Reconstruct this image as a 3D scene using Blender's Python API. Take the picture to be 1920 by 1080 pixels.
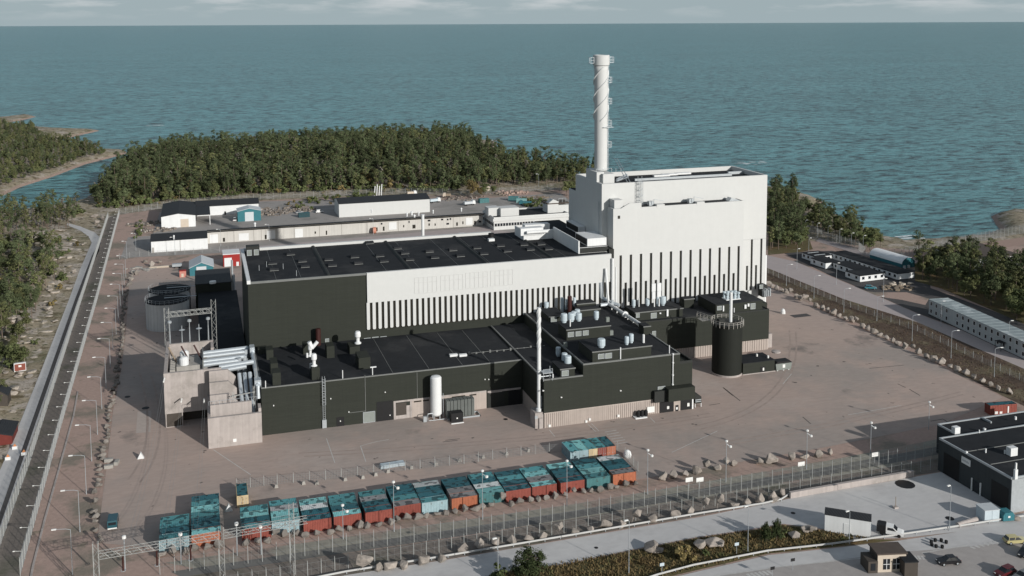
import bpy, bmesh, math, random
import numpy as np
from mathutils import Vector, Matrix
random.seed(7); RNG = np.random.RandomState(5)
S = bpy.context.scene
for o in list(bpy.data.objects): bpy.data.objects.remove(o)
COL = S.collection
# ------------------------------------------------------------------ camera
CF, CCY, CHOR, CPSI, CRHO, CH = 1883.0, 224.0, 44.4, math.radians(17.44), math.radians(0.243), 105.0
_th = math.atan((CCY - CHOR) / CF)
_r = Vector((math.cos(CPSI), -math.sin(CPSI), 0)); _h = Vector((math.sin(CPSI), math.cos(CPSI), 0)); _z = Vector((0, 0, 1))
CFW = _h * math.cos(_th) - _z * math.sin(_th); _up = _h * math.sin(_th) + _z * math.cos(_th)
CR = _r * math.cos(CRHO) - _up * math.sin(CRHO); CU = _up * math.cos(CRHO) + _r * math.sin(CRHO)
cam = bpy.data.cameras.new('camera'); camo = bpy.data.objects.new('camera', cam); COL.objects.link(camo)
b_ = -CFW
camo.matrix_world = Matrix(((CR.x, CU.x, b_.x, 0), (CR.y, CU.y, b_.y, 0), (CR.z, CU.z, b_.z, CH), (0, 0, 0, 1)))
cam.sensor_fit = 'HORIZONTAL'; cam.sensor_width = 36.0; cam.lens = 36.0 * CF / 1920
cam.shift_y = -(540 - CCY) / 1920
cam.clip_start = 1.0; cam.clip_end = 600000
S.camera = camo
# ------------------------------------------------------------------ world + sun
SUN_EL = math.radians(18.5); SUN_DIR = Vector((0.44, -0.90, 0)).normalized()
TOSUN = Vector((SUN_DIR.x * math.cos(SUN_EL), SUN_DIR.y * math.cos(SUN_EL), math.sin(SUN_EL)))
w = bpy.data.worlds.new('World'); S.world = w; w.use_nodes = True
nt = w.node_tree; nt.nodes.clear()
def N(t, **k):
    n = nt.nodes.new(t)
    for a, v in k.items(): setattr(n, a, v)
    return n
out = N('ShaderNodeOutputWorld'); bg = N('ShaderNodeBackground'); sky = N('ShaderNodeTexSky')
sky.sky_type = 'NISHITA'; sky.sun_disc = False; sky.sun_elevation = SUN_EL
sky.sun_rotation = math.atan2(TOSUN.x, TOSUN.y); sky.altitude = 50; sky.air_density = 1.0; sky.dust_density = 1.6; sky.ozone_density = 2.0
SKYS = 0.065
bg.inputs['Strength'].default_value = SKYS
tc = N('ShaderNodeTexCoord'); sep = N('ShaderNodeSeparateXYZ'); nt.links.new(tc.outputs['Generated'], sep.inputs[0])
mp = N('ShaderNodeMapping'); mp.inputs['Scale'].default_value = (5, 5, 34); nt.links.new(tc.outputs['Generated'], mp.inputs[0])
no = N('ShaderNodeTexNoise'); no.inputs['Scale'].default_value = 2.6; no.inputs['Detail'].default_value = 7; no.inputs['Roughness'].default_value = .55
nt.links.new(mp.outputs[0], no.inputs['Vector'])
cr = N('ShaderNodeValToRGB'); cr.color_ramp.elements[0].position = .50; cr.color_ramp.elements[1].position = .68
nt.links.new(no.outputs['Fac'], cr.inputs[0])
hz = N('ShaderNodeMapRange'); hz.inputs['From Min'].default_value = 0.004; hz.inputs['From Max'].default_value = 0.026
nt.links.new(sep.outputs['Z'], hz.inputs[0])
mu = N('ShaderNodeMath', operation='MULTIPLY'); nt.links.new(cr.outputs[0], mu.inputs[0]); nt.links.new(hz.outputs[0], mu.inputs[1])
mu2 = N('ShaderNodeMath', operation='MULTIPLY'); mu2.inputs[1].default_value = .75; nt.links.new(mu.outputs[0], mu2.inputs[0])
# pale grey veil over the blue sky, as in the photograph's hazy air
vl = N('ShaderNodeMixRGB'); vl.inputs[2].default_value = (5.6, 6.9, 7.4, 1)
nt.links.new(sky.outputs[0], vl.inputs[1])
ve = N('ShaderNodeMapRange', interpolation_type='SMOOTHSTEP'); ve.inputs['From Min'].default_value = -.02; ve.inputs['From Max'].default_value = .35; ve.inputs['To Min'].default_value = .94; ve.inputs['To Max'].default_value = .22
nt.links.new(sep.outputs['Z'], ve.inputs[0]); nt.links.new(ve.outputs[0], vl.inputs[0])
mx = N('ShaderNodeMixRGB'); mx.inputs[2].default_value = (10.2, 10.5, 10.7, 1)
nt.links.new(mu2.outputs[0], mx.inputs[0]); nt.links.new(vl.outputs[0], mx.inputs[1])
nt.links.new(mx.outputs[0], bg.inputs[0]); nt.links.new(bg.outputs[0], out.inputs[0])
sl = bpy.data.lights.new('sun', 'SUN'); sl.energy = 4.2; sl.angle = math.radians(.5); sl.color = (1, .968, .915)
so = bpy.data.objects.new('sun', sl); so.rotation_euler = TOSUN.to_track_quat('Z', 'Y').to_euler(); COL.objects.link(so)
S.view_settings.view_transform = 'Standard'; S.view_settings.look = 'None'; S.view_settings.exposure = 0; S.view_settings.gamma = 1
S.view_settings.use_curve_mapping = False
S.render.engine = 'CYCLES'
# ------------------------------------------------------------------ projection helpers (photo pixel -> place in the world)
def ray(x, y): return CR * ((x - 960) / CF) - CU * ((y - CCY) / CF) + CFW
def G(x, y, z=0.0):
    d = ray(x, y); return Vector((0, 0, CH)) + d * ((z - CH) / d.z)
def OY(x, y, Y):
    d = ray(x, y); return Vector((0, 0, CH)) + d * (Y / d.y)
def OX(x, y, X):
    d = ray(x, y); return Vector((0, 0, CH)) + d * (X / d.x)
def pxm(p):                                   # photo pixels per metre at a point
    return CF / max(1, (Vector(p) - Vector((0, 0, CH))).dot(CFW))
# ------------------------------------------------------------------ materials
MATS = {}
def mat(name, col, rough=.75, var=.12, scale=.6, metal=0, col2=None, c2scale=.12, c2pos=(.52, .62), bump=0, bscale=8, spec=.3, objrand=0, stretch=None, wave=None, coords='pos', streak=0, layers=(), island=0):
    m = bpy.data.materials.new(name); m.use_nodes = True; t = m.node_tree; t.nodes.clear()
    L = t.links.new
    def n(ty, **k):
        q = t.nodes.new(ty)
        for a, v in k.items(): setattr(q, a, v)
        return q
    o = n('ShaderNodeOutputMaterial'); p = n('ShaderNodeBsdfPrincipled'); L(p.outputs[0], o.inputs[0])
    p.inputs['Roughness'].default_value = rough; p.inputs['Metallic'].default_value = metal; p.inputs['Specular IOR Level'].default_value = spec
    if coords == 'pos': vec = n('ShaderNodeNewGeometry').outputs['Position']
    else: vec = n('ShaderNodeTexCoord').outputs['Object']
    if stretch:
        mm = n('ShaderNodeMapping'); mm.inputs['Scale'].default_value = stretch; L(vec, mm.inputs[0]); v2 = mm.outputs[0]
    else: v2 = vec
    no = n('ShaderNodeTexNoise'); no.inputs['Scale'].default_value = scale; no.inputs['Detail'].default_value = 6; no.inputs['Roughness'].default_value = .65
    L(v2, no.inputs['Vector'])
    mr = n('ShaderNodeMapRange'); mr.inputs['From Min'].default_value = .25; mr.inputs['From Max'].default_value = .75
    mr.inputs['To Min'].default_value = 1 - var; mr.inputs['To Max'].default_value = 1 + var; L(no.outputs['Fac'], mr.inputs[0])
    base = n('ShaderNodeRGB'); base.outputs[0].default_value = (*col, 1); cur = base.outputs[0]
    lay = list(layers)
    if col2: lay.insert(0, (col2, c2scale, *c2pos))
    for (c2, sc, lo, hi, *dt) in lay:                  # scale 'z' puts the layer by height above the sea instead of by noise
        r2 = n('ShaderNodeMapRange'); r2.inputs['From Min'].default_value = lo; r2.inputs['From Max'].default_value = hi
        if sc == 'z':
            sz = n('ShaderNodeSeparateXYZ'); L(vec, sz.inputs[0]); L(sz.outputs['Z'], r2.inputs[0])
        else:
            n2 = n('ShaderNodeTexNoise'); n2.inputs['Scale'].default_value = sc; n2.inputs['Detail'].default_value = dt[0] if dt else 6; n2.inputs['Roughness'].default_value = .65; L(vec, n2.inputs['Vector']); L(n2.outputs['Fac'], r2.inputs[0])
        m2 = n('ShaderNodeMixRGB'); L(r2.outputs[0], m2.inputs[0]); L(cur, m2.inputs[1]); m2.inputs[2].default_value = (*c2, 1); cur = m2.outputs[0]
    if streak:                                   # rain streaks running down a wall
        ms = n('ShaderNodeMapping'); ms.inputs['Scale'].default_value = (1.6, 1.6, .05); L(vec, ms.inputs[0])
        ns = n('ShaderNodeTexNoise'); ns.inputs['Scale'].default_value = 1.0; ns.inputs['Detail'].default_value = 4; L(ms.outputs[0], ns.inputs['Vector'])
        rs = n('ShaderNodeMapRange'); rs.inputs['From Min'].default_value = .35; rs.inputs['From Max'].default_value = .7
        rs.inputs['To Min'].default_value = 1 + streak * .4; rs.inputs['To Max'].default_value = 1 - streak; L(ns.outputs['Fac'], rs.inputs[0])
        m4 = n('ShaderNodeMixRGB', blend_type='MULTIPLY'); m4.inputs[0].default_value = 1; L(cur, m4.inputs[1]); L(rs.outputs[0], m4.inputs[2]); cur = m4.outputs[0]
    if island:
        gi = n('ShaderNodeNewGeometry'); r5 = n('ShaderNodeMapRange'); r5.inputs['To Min'].default_value = 1 - island; r5.inputs['To Max'].default_value = 1 + island; L(gi.outputs['Random Per Island'], r5.inputs[0])
        m5 = n('ShaderNodeMixRGB', blend_type='MULTIPLY'); m5.inputs[0].default_value = 1; L(cur, m5.inputs[1]); L(r5.outputs[0], m5.inputs[2]); cur = m5.outputs[0]
    if objrand:
        oi = n('ShaderNodeObjectInfo'); r3 = n('ShaderNodeMapRange'); r3.inputs['To Min'].default_value = 1 - objrand; r3.inputs['To Max'].default_value = 1 + objrand; L(oi.outputs['Random'], r3.inputs[0])
        m3 = n('ShaderNodeMixRGB', blend_type='MULTIPLY'); m3.inputs[0].default_value = 1; L(cur, m3.inputs[1]); L(r3.outputs[0], m3.inputs[2]); cur = m3.outputs[0]
    mm = n('ShaderNodeMixRGB', blend_type='MULTIPLY'); mm.inputs[0].default_value = 1; L(cur, mm.inputs[1]); L(mr.outputs[0], mm.inputs[2]); L(mm.outputs[0], p.inputs['Base Color'])
    h = None
    if bump:
        nb = n('ShaderNodeTexNoise'); nb.inputs['Scale'].default_value = bscale; nb.inputs['Detail'].default_value = 5; L(v2, nb.inputs['Vector']); h = nb.outputs['Fac']
    if wave:
        axis, per, dep = wave
        wv = n('ShaderNodeTexWave', bands_direction=axis, wave_profile='SIN'); wv.inputs['Scale'].default_value = .314 / per; L(vec, wv.inputs['Vector']); h = wv.outputs['Fac']; bump = dep
    if h is not None:
        bp = n('ShaderNodeBump'); bp.inputs['Strength'].default_value = min(1, bump); bp.inputs['Distance'].default_value = .12; L(h, bp.inputs['Height']); L(bp.outputs[0], p.inputs['Normal'])
    MATS[name] = m; return m
M_WHITE = mat('white_cladding', (.55, .555, .545), .7, .025, .5, streak=.012)
M_WHITE2 = mat('white_sheet_metal', (.68, .69, .69), .6, .05, .4, streak=.05)
M_WHITEP = mat('white_painted_steel', (.66, .67, .67), .4, .04, .8)
M_FRAMEL = mat('faded_outline_paint', (.50, .50, .49), .8, .1)
M_DARK = mat('dark_green_cladding', (.028, .031, .025), .75, .10, .9, stretch=(.15, .15, 1.6), streak=.05, spec=.2, bump=.35, bscale=3)
M_DARKT = mat('dark_trim', (.024, .026, .024), .7, .1)
M_EDGE = mat('roof_edge_flashing', (.16, .165, .16), .5, .1)
M_ROOF = mat('black_roofing_felt', (.022, .024, .027), .9, .18, .35, col2=(.038, .039, .041), c2scale=.07, spec=.15)
M_ROOF2 = mat('dark_metal_roof', (.026, .028, .031), .7, .12, .3, wave=('X', .5, .4))
M_GRAVELROOF = mat('brown_felt_roof', (.085, .068, .058), .9, .15, .6)
M_SLOT = mat('dark_window_strip', (.020, .018, .013), .35, .1, spec=.4)
M_GLASS = mat('dark_window_glass', (.015, .018, .022), .12, .05, spec=.6)
M_CONC = mat('pinkish_concrete', (.385, .345, .325), .85, .10, .5, col2=(.31, .28, .26), c2scale=.15, streak=.12, bump=.2, bscale=3)
M_CONCG = mat('grey_concrete', (.33, .315, .29), .85, .12, .6, streak=.1)
M_RIB = mat('ribbed_pink_panel', (.40, .345, .31), .8, .08, .5, streak=.1)
M_GALV = mat('galvanised_steel', (.42, .45, .47), .42, .1, 1.5, metal=.35)
M_PIPE = mat('aluminium_pipe_jacket', (.50, .54, .57), .38, .08, 1.2, metal=.4)
M_VENT = mat('pale_blue_grey_vent', (.46, .53, .57), .5, .08, 1.0)
M_POST = mat('grey_fence_post', (.34, .35, .34), .6, .1)
M_WIRE = mat('fence_wire', (.24, .25, .25), .6, .1)
M_LAMPW = mat('white_lamp_housing', (.72, .72, .70), .4, .05)
M_LATT = mat('lattice_steel', (.33, .335, .325), .6, .15)
M_BLACK = mat('black_steel', (.012, .012, .013), .6, .1)
M_RUST = mat('dark_red_steel', (.042, .013, .011), .6, .15)
M_TEAL = mat('teal_steel_wall', (.035, .155, .185), .6, .1, .5, wave=('X', .4, .4))
M_LTEAL = mat('pale_roof_sheet', (.50, .53, .55), .5, .06, .5)
M_REDW = mat('red_wall', (.30, .026, .022), .7, .1)
M_VAPO = mat('vaporiser_grey', (.20, .215, .205), .6, .1)
M_WIRE2 = mat('pale_fence_wire', (.40, .41, .41), .6, .1)
M_GREENC = mat('grey_green_steel', (.19, .21, .195), .6, .12)
M_ROCK = mat('granite_boulder', (.29, .255, .225), .85, .28, 1.3, col2=(.20, .18, .16), c2scale=.6, bump=.6, bscale=2.5, objrand=.18)
M_TRUNK = mat('pine_bark', (.13, .10, .08), .9, .25, 2.0, objrand=.2)
M_WOOD = mat('weathered_wood', (.25, .20, .15), .9, .2, 1.0)
M_TYRE = mat('black_rubber', (.012, .012, .012), .8, .1)
M_PAINT = mat('white_road_paint', (.50, .49, .47), .8, .25, .8)
M_CREAM = mat('cream_wall', (.52, .45, .37), .8, .08)
M_BROWNW = mat('brown_board_wall', (.065, .055, .047), .8, .1)
# leaf materials
def leafmat(name, col, rnd=.35):
    m = mat(name, col, .8, .2, .03, objrand=rnd, spec=.08, island=.35); return m
M_PINE = leafmat('pine_needles', (.082, .100, .050))
M_PINE2 = leafmat('yellowish_pine_needles', (.120, .128, .058))
M_DECID = leafmat('deciduous_leaves', (.108, .125, .055))
M_AUT = leafmat('autumn_leaves', (.165, .130, .058))
M_DEAD = leafmat('bare_grey_twigs', (.17, .155, .13), .15)
M_BUSH = leafmat('dark_bush_leaves', (.038, .050, .022), .1)
M_SHRUB = leafmat('shrub_leaves', (.095, .115, .048))
# ------------------------------------------------------------------ mesh builder
class MB:
    def __init__(s): s.v = []; s.f = []
    def quad(s, a, b, c, d): i = len(s.v); s.v += [tuple(a), tuple(b), tuple(c), tuple(d)]; s.f.append((i, i+1, i+2, i+3)); return s
    def poly(s, pts): i = len(s.v); s.v += [tuple(p) for p in pts]; s.f.append(tuple(range(i, i+len(pts)))); return s
    def box(s, x0, x1, y0, y1, z0, z1, bottom=True):
        i = len(s.v)
        s.v += [(x0,y0,z0),(x1,y0,z0),(x1,y1,z0),(x0,y1,z0),(x0,y0,z1),(x1,y0,z1),(x1,y1,z1),(x0,y1,z1)]
        s.f += [(i,i+1,i+5,i+4),(i+1,i+2,i+6,i+5),(i+2,i+3,i+7,i+6),(i+3,i,i+4,i+7),(i+4,i+5,i+6,i+7)]
        if bottom: s.f.append((i+3,i+2,i+1,i))
        return s
    def prism(s, pts, z0, z1):                     # vertical prism over a ground outline (counter-clockwise)
        n = len(pts); i = len(s.v)
        s.v += [(p[0], p[1], z0) for p in pts] + [(p[0], p[1], z1) for p in pts]
        s.f.append(tuple(range(i+n-1, i-1, -1))); s.f.append(tuple(range(i+n, i+2*n)))
        for k in range(n): j = (k+1) % n; s.f.append((i+k, i+j, i+n+j, i+n+k))
        return s
    def extr(s, pts, d):                           # any planar outline pushed along d
        n = len(pts); i = len(s.v); d = Vector(d)
        s.v += [tuple(p) for p in pts] + [tuple(Vector(p) + d) for p in pts]
        s.f.append(tuple(range(i+n-1, i-1, -1))); s.f.append(tuple(range(i+n, i+2*n)))
        for k in range(n): j = (k+1) % n; s.f.append((i+k, i+j, i+n+j, i+n+k))
        return s
    def tube(s, p, q, r, n=8, r2=None, caps=True):
        p = Vector(p); q = Vector(q); d = q - p
        if d.length < 1e-6: return s
        d.normalize(); a = d.orthogonal().normalized(); b = d.cross(a); r2 = r if r2 is None else r2; i = len(s.v)
        for c, rr in ((p, r), (q, r2)):
            for k in range(n):
                t = 2*math.pi*k/n; s.v.append(tuple(c + a*(rr*math.cos(t)) + b*(rr*math.sin(t))))
        for k in range(n): j = (k+1) % n; s.f.append((i+k, i+j, i+n+j, i+n+k))
        if caps: s.f.append(tuple(range(i+n-1, i-1, -1))); s.f.append(tuple(range(i+n, i+2*n)))
        return s
    def path(s, pts, r, n=8):
        for a, b in zip(pts[:-1], pts[1:]): s.tube(a, b, r, n)
        return s
    def lathe(s, c, prof, n=24):                   # prof: list of (radius, z)
        i = len(s.v); c = Vector(c)
        for r, z in prof:
            for k in range(n): t = 2*math.pi*k/n; s.v.append((c.x + r*math.cos(t), c.y + r*math.sin(t), c.z + z))
        m = len(prof)
        for a in range(m-1):
            for k in range(n): j = (k+1) % n; s.f.append((i+a*n+k, i+a*n+j, i+(a+1)*n+j, i+(a+1)*n+k))
        s.f.append(tuple(range(i+n-1, i-1, -1))); s.f.append(tuple(range(i+(m-1)*n, i+m*n)))
        return s
    def mesh(s, name, m, off=(0,0,0)):
        me = bpy.data.meshes.new(name); ox, oy, oz = off
        me.from_pydata([(a-ox, b-oy, c-oz) for a, b, c in s.v], [], s.f)
        if m: me.materials.append(m)
        me.update(); return me
    def build(s, name, m, parent=None, world=True, smooth=False, kind=None):
        off = parent.get('_o', (0,0,0)) if (parent and world) else (0,0,0)
        me = s.mesh(name, m, off)
        if smooth: me.shade_smooth()
        return link(name, me, parent, kind)
def link(name, me, parent=None, kind=None):
    o = bpy.data.objects.new(name, me); COL.objects.link(o)
    if parent: o.parent = parent
    if kind: o['kind'] = kind
    return o
ORIG = {}
def thing(name, label, cat, loc=(0,0,0), rotz=0, group=None):
    o = bpy.data.objects.new(name, None); COL.objects.link(o); o.empty_display_size = .5
    o.location = loc; o.rotation_euler = (0, 0, rotz); o['label'] = label; o['category'] = cat; o['_o'] = tuple(loc)
    if group: o['group'] = group
    return o
def tag(o, label, cat, group=None):
    o['label'] = label; o['category'] = cat
    if group: o['group'] = group
    return o
def dup(root, loc, rotz=0, label=None, group=None, scale=None, swap=None):
    r = root.copy(); COL.objects.link(r); r.location = loc; r.rotation_euler = (0, 0, rotz)
    if label: r['label'] = label
    if group: r['group'] = group
    if scale: r.scale = scale
    for ch in root.children:
        c = ch.copy(); COL.objects.link(c); c.parent = r
        for g in ch.children:
            d = g.copy(); COL.objects.link(d); d.parent = c
    return r
ORD = 'first second third fourth fifth sixth seventh eighth ninth tenth eleventh twelfth thirteenth fourteenth fifteenth sixteenth seventeenth eighteenth nineteenth twentieth'.split()
TENS = {2: 'twenty', 3: 'thirty', 4: 'forty', 5: 'fifty', 6: 'sixty', 7: 'seventy', 8: 'eighty', 9: 'ninety'}
TENTH = {3: 'thirtieth', 4: 'fortieth', 5: 'fiftieth', 6: 'sixtieth', 7: 'seventieth', 8: 'eightieth', 9: 'ninetieth'}
def nth(i):                                         # i from 1
    if i <= 20: return ORD[i-1]
    if i % 10 == 0: return TENTH[i//10]
    return TENS[i//10] + '-' + ORD[i % 10 - 1]
# ------------------------------------------------------------------ terrain
SEA = -3.0
def W(l, z=0.0): return [G(x, y, z) for x, y in l]
coast = [(-420, 520), (-300, 505)] + [tuple(p)[:2] for p in W([(0, 402), (60, 395), (128, 386), (160, 374), (175, 360), (195, 345), (215, 325), (240, 305), (300, 295), (450, 286), (600, 279), (750, 272), (880, 263), (932, 268), (925, 278), (900, 288), (960, 312), (1010, 322), (1070, 330), (1200, 338), (1440, 350), (1500, 362), (1545, 378), (1530, 390), (1600, 418), (1655, 445), (1700, 453), (1760, 450), (1830, 445), (1875, 432), (1858, 405), (1890, 394), (1935, 396)], SEA)] + [(900, 470), (900, -60), (-420, -60)]
island = [tuple(p)[:2] for p in W([(-200, 388), (0, 370), (35, 352), (100, 331), (160, 308), (200, 298), (238, 288), (235, 283), (185, 281), (150, 270), (88, 264), (130, 258), (188, 245), (110, 242), (50, 238), (-200, 236)], SEA)]
skerry = [tuple(p)[:2] for p in W([(-60, 234), (0, 231), (40, 226), (68, 219), (50, 215), (0, 221), (-60, 226)], SEA)]
def sdist(px_, py_, poly):
    P = np.array(poly); n = len(P); d = np.full(px_.shape, 1e9); ins = np.zeros(px_.shape, bool)
    for i in range(n):
        a = P[i]; b = P[(i+1) % n]; e = b - a
        t = np.clip(((px_-a[0])*e[0] + (py_-a[1])*e[1]) / (e@e), 0, 1)
        d = np.minimum(d, np.hypot(px_-a[0]-t*e[0], py_-a[1]-t*e[1]))
        c = (a[1] > py_) != (b[1] > py_)
        with np.errstate(divide='ignore', invalid='ignore'): xi = (b[0]-a[0])*(py_-a[1])/(b[1]-a[1]) + a[0]
        ins ^= c & (px_ < xi)
    return np.where(ins, d, -d)
_rl = W([(-60, 1010), (19, 838), (75, 700), (130, 560), (150, 500), (172, 450)]); RLY = [p.y for p in _rl] + [2000]; RLX = [p.x for p in _rl] + [_rl[-1].x]
_ff = W([(140, 392), (205, 389), (330, 377), (450, 368), (600, 364), (760, 358), (880, 366), (960, 353), (1060, 350), (1095, 347)]); FFX = [p.x for p in _ff]; FFY = [p.y for p in _ff]
def fbm(x, y, s):
    v = 0; a = 1
    rs = np.random.RandomState(int(s*1000) % 9999)
    for k in range(5):
        for q in range(3):
            an = rs.rand()*6.28; ph = rs.rand()*6.28; v = v + a*np.sin((x*np.cos(an) + y*np.sin(an))*(2*np.pi/(s/1.8**k)) + ph)
        a *= .55
    return v / 3.5
hillc = G(700, 312)
CURVE = [tuple(G(a, b_))[:2] for a, b_ in [(120, 420), (150, 428), (176, 441), (172, 462)]]
def polydist(x, y, P):
    d = np.full(x.shape, 1e9)
    for a, b_ in zip(P[:-1], P[1:]):
        a = np.array(a); e = np.array(b_) - a; t_ = np.clip(((x-a[0])*e[0]+(y-a[1])*e[1])/(e@e), 0, 1); d = np.minimum(d, np.hypot(x-a[0]-t_*e[0], y-a[1]-t_*e[1]))
    return d
def height(x, y):
    x = np.asarray(x, float); y = np.asarray(y, float)
    sd = sdist(x, y, coast)
    jit = fbm(x, y, 22)*1.6
    h = np.where(sd > 0, np.minimum(SEA + (sd + jit*np.clip(sd, 0, 1.5))*.45, -.08), SEA + sd*.45)
    rl = np.interp(y, RLY, RLX); m = np.clip((rl - x - 2)/14, 0, 1)*np.clip(sd/12, 0, 1)*(y < G(150, 392).y)
    m = m*np.clip((polydist(x, y, CURVE) - 5)/9, 0, 1)
    h = h + m*(1.0 + 1.7*fbm(x, y, 47) + .7*fbm(x, y, 15)).clip(-.2, 6)
    ff = np.interp(x, FFX, FFY); m2 = np.clip((y - ff - 2)/60, 0, 1)*np.clip(sd/35, 0, 1)*(x < G(1100, 347).x + 30)*(y > 480)
    h = h + m2*(1.5 + 8.5*np.exp(-(((x-hillc.x)/95)**2 + ((y-hillc.y)/75)**2)) + .8*fbm(x, y, 60))
    for poly, top in ((island, 5.5), (skerry, 1.8)):
        s2 = sdist(x, y, poly); k = np.clip(s2, 0, None)
        hh = np.where(s2 > 0, SEA + np.minimum(k*.5, 1.4 + top*(1-np.exp(-k/40))) + .4*fbm(x, y, 18)*np.clip(k/8, 0, 1), SEA + s2*.45)
        h = np.maximum(h, hh)
    return np.maximum(h, -9)
gx = np.arange(-420, 905, 5.0); gy = np.arange(-60, 1345, 5.0)
GX, GY = np.meshgrid(gx, gy); HZ = height(GX.ravel(), GY.ravel())
verts = np.stack([GX.ravel(), GY.ravel(), HZ], 1); nx = len(gx); ny = len(gy)
idx = np.arange(nx*ny).reshape(ny, nx)
faces = np.stack([idx[:-1, :-1], idx[:-1, 1:], idx[1:, 1:], idx[1:, :-1]], -1).reshape(-1, 4)
me = bpy.data.meshes.new('ground'); me.from_pydata(verts.tolist(), [], faces.tolist()); me.shade_smooth()
M_HEATH = mat('heath_ground', (.30, .255, .185), .95, .4, .8, bump=.9, bscale=1.2,
    layers=[((.12, .12, .06), .045, .50, .60), ((.40, .35, .30), .09, .50, .57), ((.12, .095, .055), .22, .52, .62), ((.09, .095, .045), .5, .58, .64), ((.32, .235, .195), 'z', -1.6, -2.3)])
me.materials.append(M_HEATH)
ground = link('ground', me, kind='structure')
def hz(x, y): return float(height(np.array([x]), np.array([y]))[0])
# sea
M_SEA = bpy.data.materials.new('sea_water'); M_SEA.use_nodes = True; t = M_SEA.node_tree; t.nodes.clear()
def n_(ty, **k):
    q = t.nodes.new(ty)
    for a, v in k.items(): setattr(q, a, v)
    return q
o_ = n_('ShaderNodeOutputMaterial'); p_ = n_('ShaderNodeBsdfPrincipled'); t.links.new(p_.outputs[0], o_.inputs[0])
p_.inputs['Roughness'].default_value = .28; p_.inputs['IOR'].default_value = 1.33; p_.inputs['Specular IOR Level'].default_value = .26
ge = n_('ShaderNodeNewGeometry')
def wavetex(rot, sx, sy, scale, det):
    m_ = n_('ShaderNodeMapping'); m_.inputs['Rotation'].default_value = (0, 0, rot); m_.inputs['Scale'].default_value = (sx, sy, 1); t.links.new(ge.outputs['Position'], m_.inputs[0])
    q = n_('ShaderNodeTexNoise'); q.inputs['Scale'].default_value = scale; q.inputs['Detail'].default_value = det; q.inputs['Roughness'].default_value = .7; q.inputs['Distortion'].default_value = .35
    t.links.new(m_.outputs[0], q.inputs['Vector']); return q
wa = wavetex(math.radians(18), .45, 1.0, .19, 9); wb = wavetex(math.radians(10), .4, 1.0, .05, 5); wc = wavetex(0, .3, 1, .006, 4)
ad = n_('ShaderNodeMath', operation='MULTIPLY_ADD'); ad.inputs[1].default_value = .9; t.links.new(wb.outputs['Fac'], ad.inputs[0]); t.links.new(wa.outputs['Fac'], ad.inputs[2])
bp = n_('ShaderNodeBump'); bp.inputs['Strength'].default_value = .8; bp.inputs['Distance'].default_value = 3.2; t.links.new(ad.outputs[0], bp.inputs['Height']); t.links.new(bp.outputs[0], p_.inputs['Normal'])
rp = n_('ShaderNodeMapRange'); rp.inputs['From Min'].default_value = .39; rp.inputs['From Max'].default_value = .55; t.links.new(wa.outputs['Fac'], rp.inputs[0])
rq = n_('ShaderNodeMapRange'); rq.inputs['From Min'].default_value = .3; rq.inputs['From Max'].default_value = .7; t.links.new(wc.outputs['Fac'], rq.inputs[0])
c1 = n_('ShaderNodeMixRGB'); c1.inputs[1].default_value = (.008, .030, .040, 1); c1.inputs[2].default_value = (.150, .375, .405, 1); t.links.new(rp.outputs[0], c1.inputs[0])  # trough shade and crest brightness of the waves mixed into the base colour
c2 = n_('ShaderNodeMixRGB', blend_type='MULTIPLY'); c2.inputs[0].default_value = .25; t.links.new(c1.outputs[0], c2.inputs[1]); t.links.new(rq.outputs[0], c2.inputs[2])
t.links.new(c2.outputs[0], p_.inputs['Base Color'])
b = MB(); R0 = 300000.0
b.poly([(R0*math.cos(2*math.pi*k/64), R0*math.sin(2*math.pi*k/64), SEA) for k in range(64)])
b.build('sea', M_SEA, kind='structure')
# white water breaking over the sunken rock and along the points
M_FOAM = mat('white_sea_foam', (.75, .78, .79), .8, .15, .8)
def surf(px_, py_, n, wx, wy, label):
    r = random.Random(px_); b = MB(); c = G(px_, py_, SEA)
    for k in range(n):
        cx = c.x + r.uniform(-wx, wx); cy = c.y + r.uniform(-wy, wy); a = r.uniform(1.2, 3.5); s2 = a*r.uniform(.25, .5); an = r.uniform(-.5, .1)
        pts = []
        for q in range(9):
            t_ = 2*math.pi*q/9; rr = r.uniform(.7, 1.2); ux = a*rr*math.cos(t_); uy = s2*rr*math.sin(t_)
            pts.append((cx + ux*math.cos(an) - uy*math.sin(an), cy + ux*math.sin(an) + uy*math.cos(an), SEA + .03 + .012*k))
        b.poly(pts)
    o = b.build('surf', M_FOAM, kind='stuff'); tag(o, label, 'surf')
surf(291, 235, 16, 9, 6, 'white surf breaking on the sunken rock off the island')
surf(922, 264, 14, 9, 8, 'white surf at the rocky point behind the forest')
surf(1415, 306, 16, 16, 10, 'thin white wave crests off the right shore')
surf(1708, 445, 7, 5, 4, 'small white surf by the shore behind the tall fence')
surf(300, 279, 6, 14, 4, 'faint surf beyond the mouth of the channel')
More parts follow.
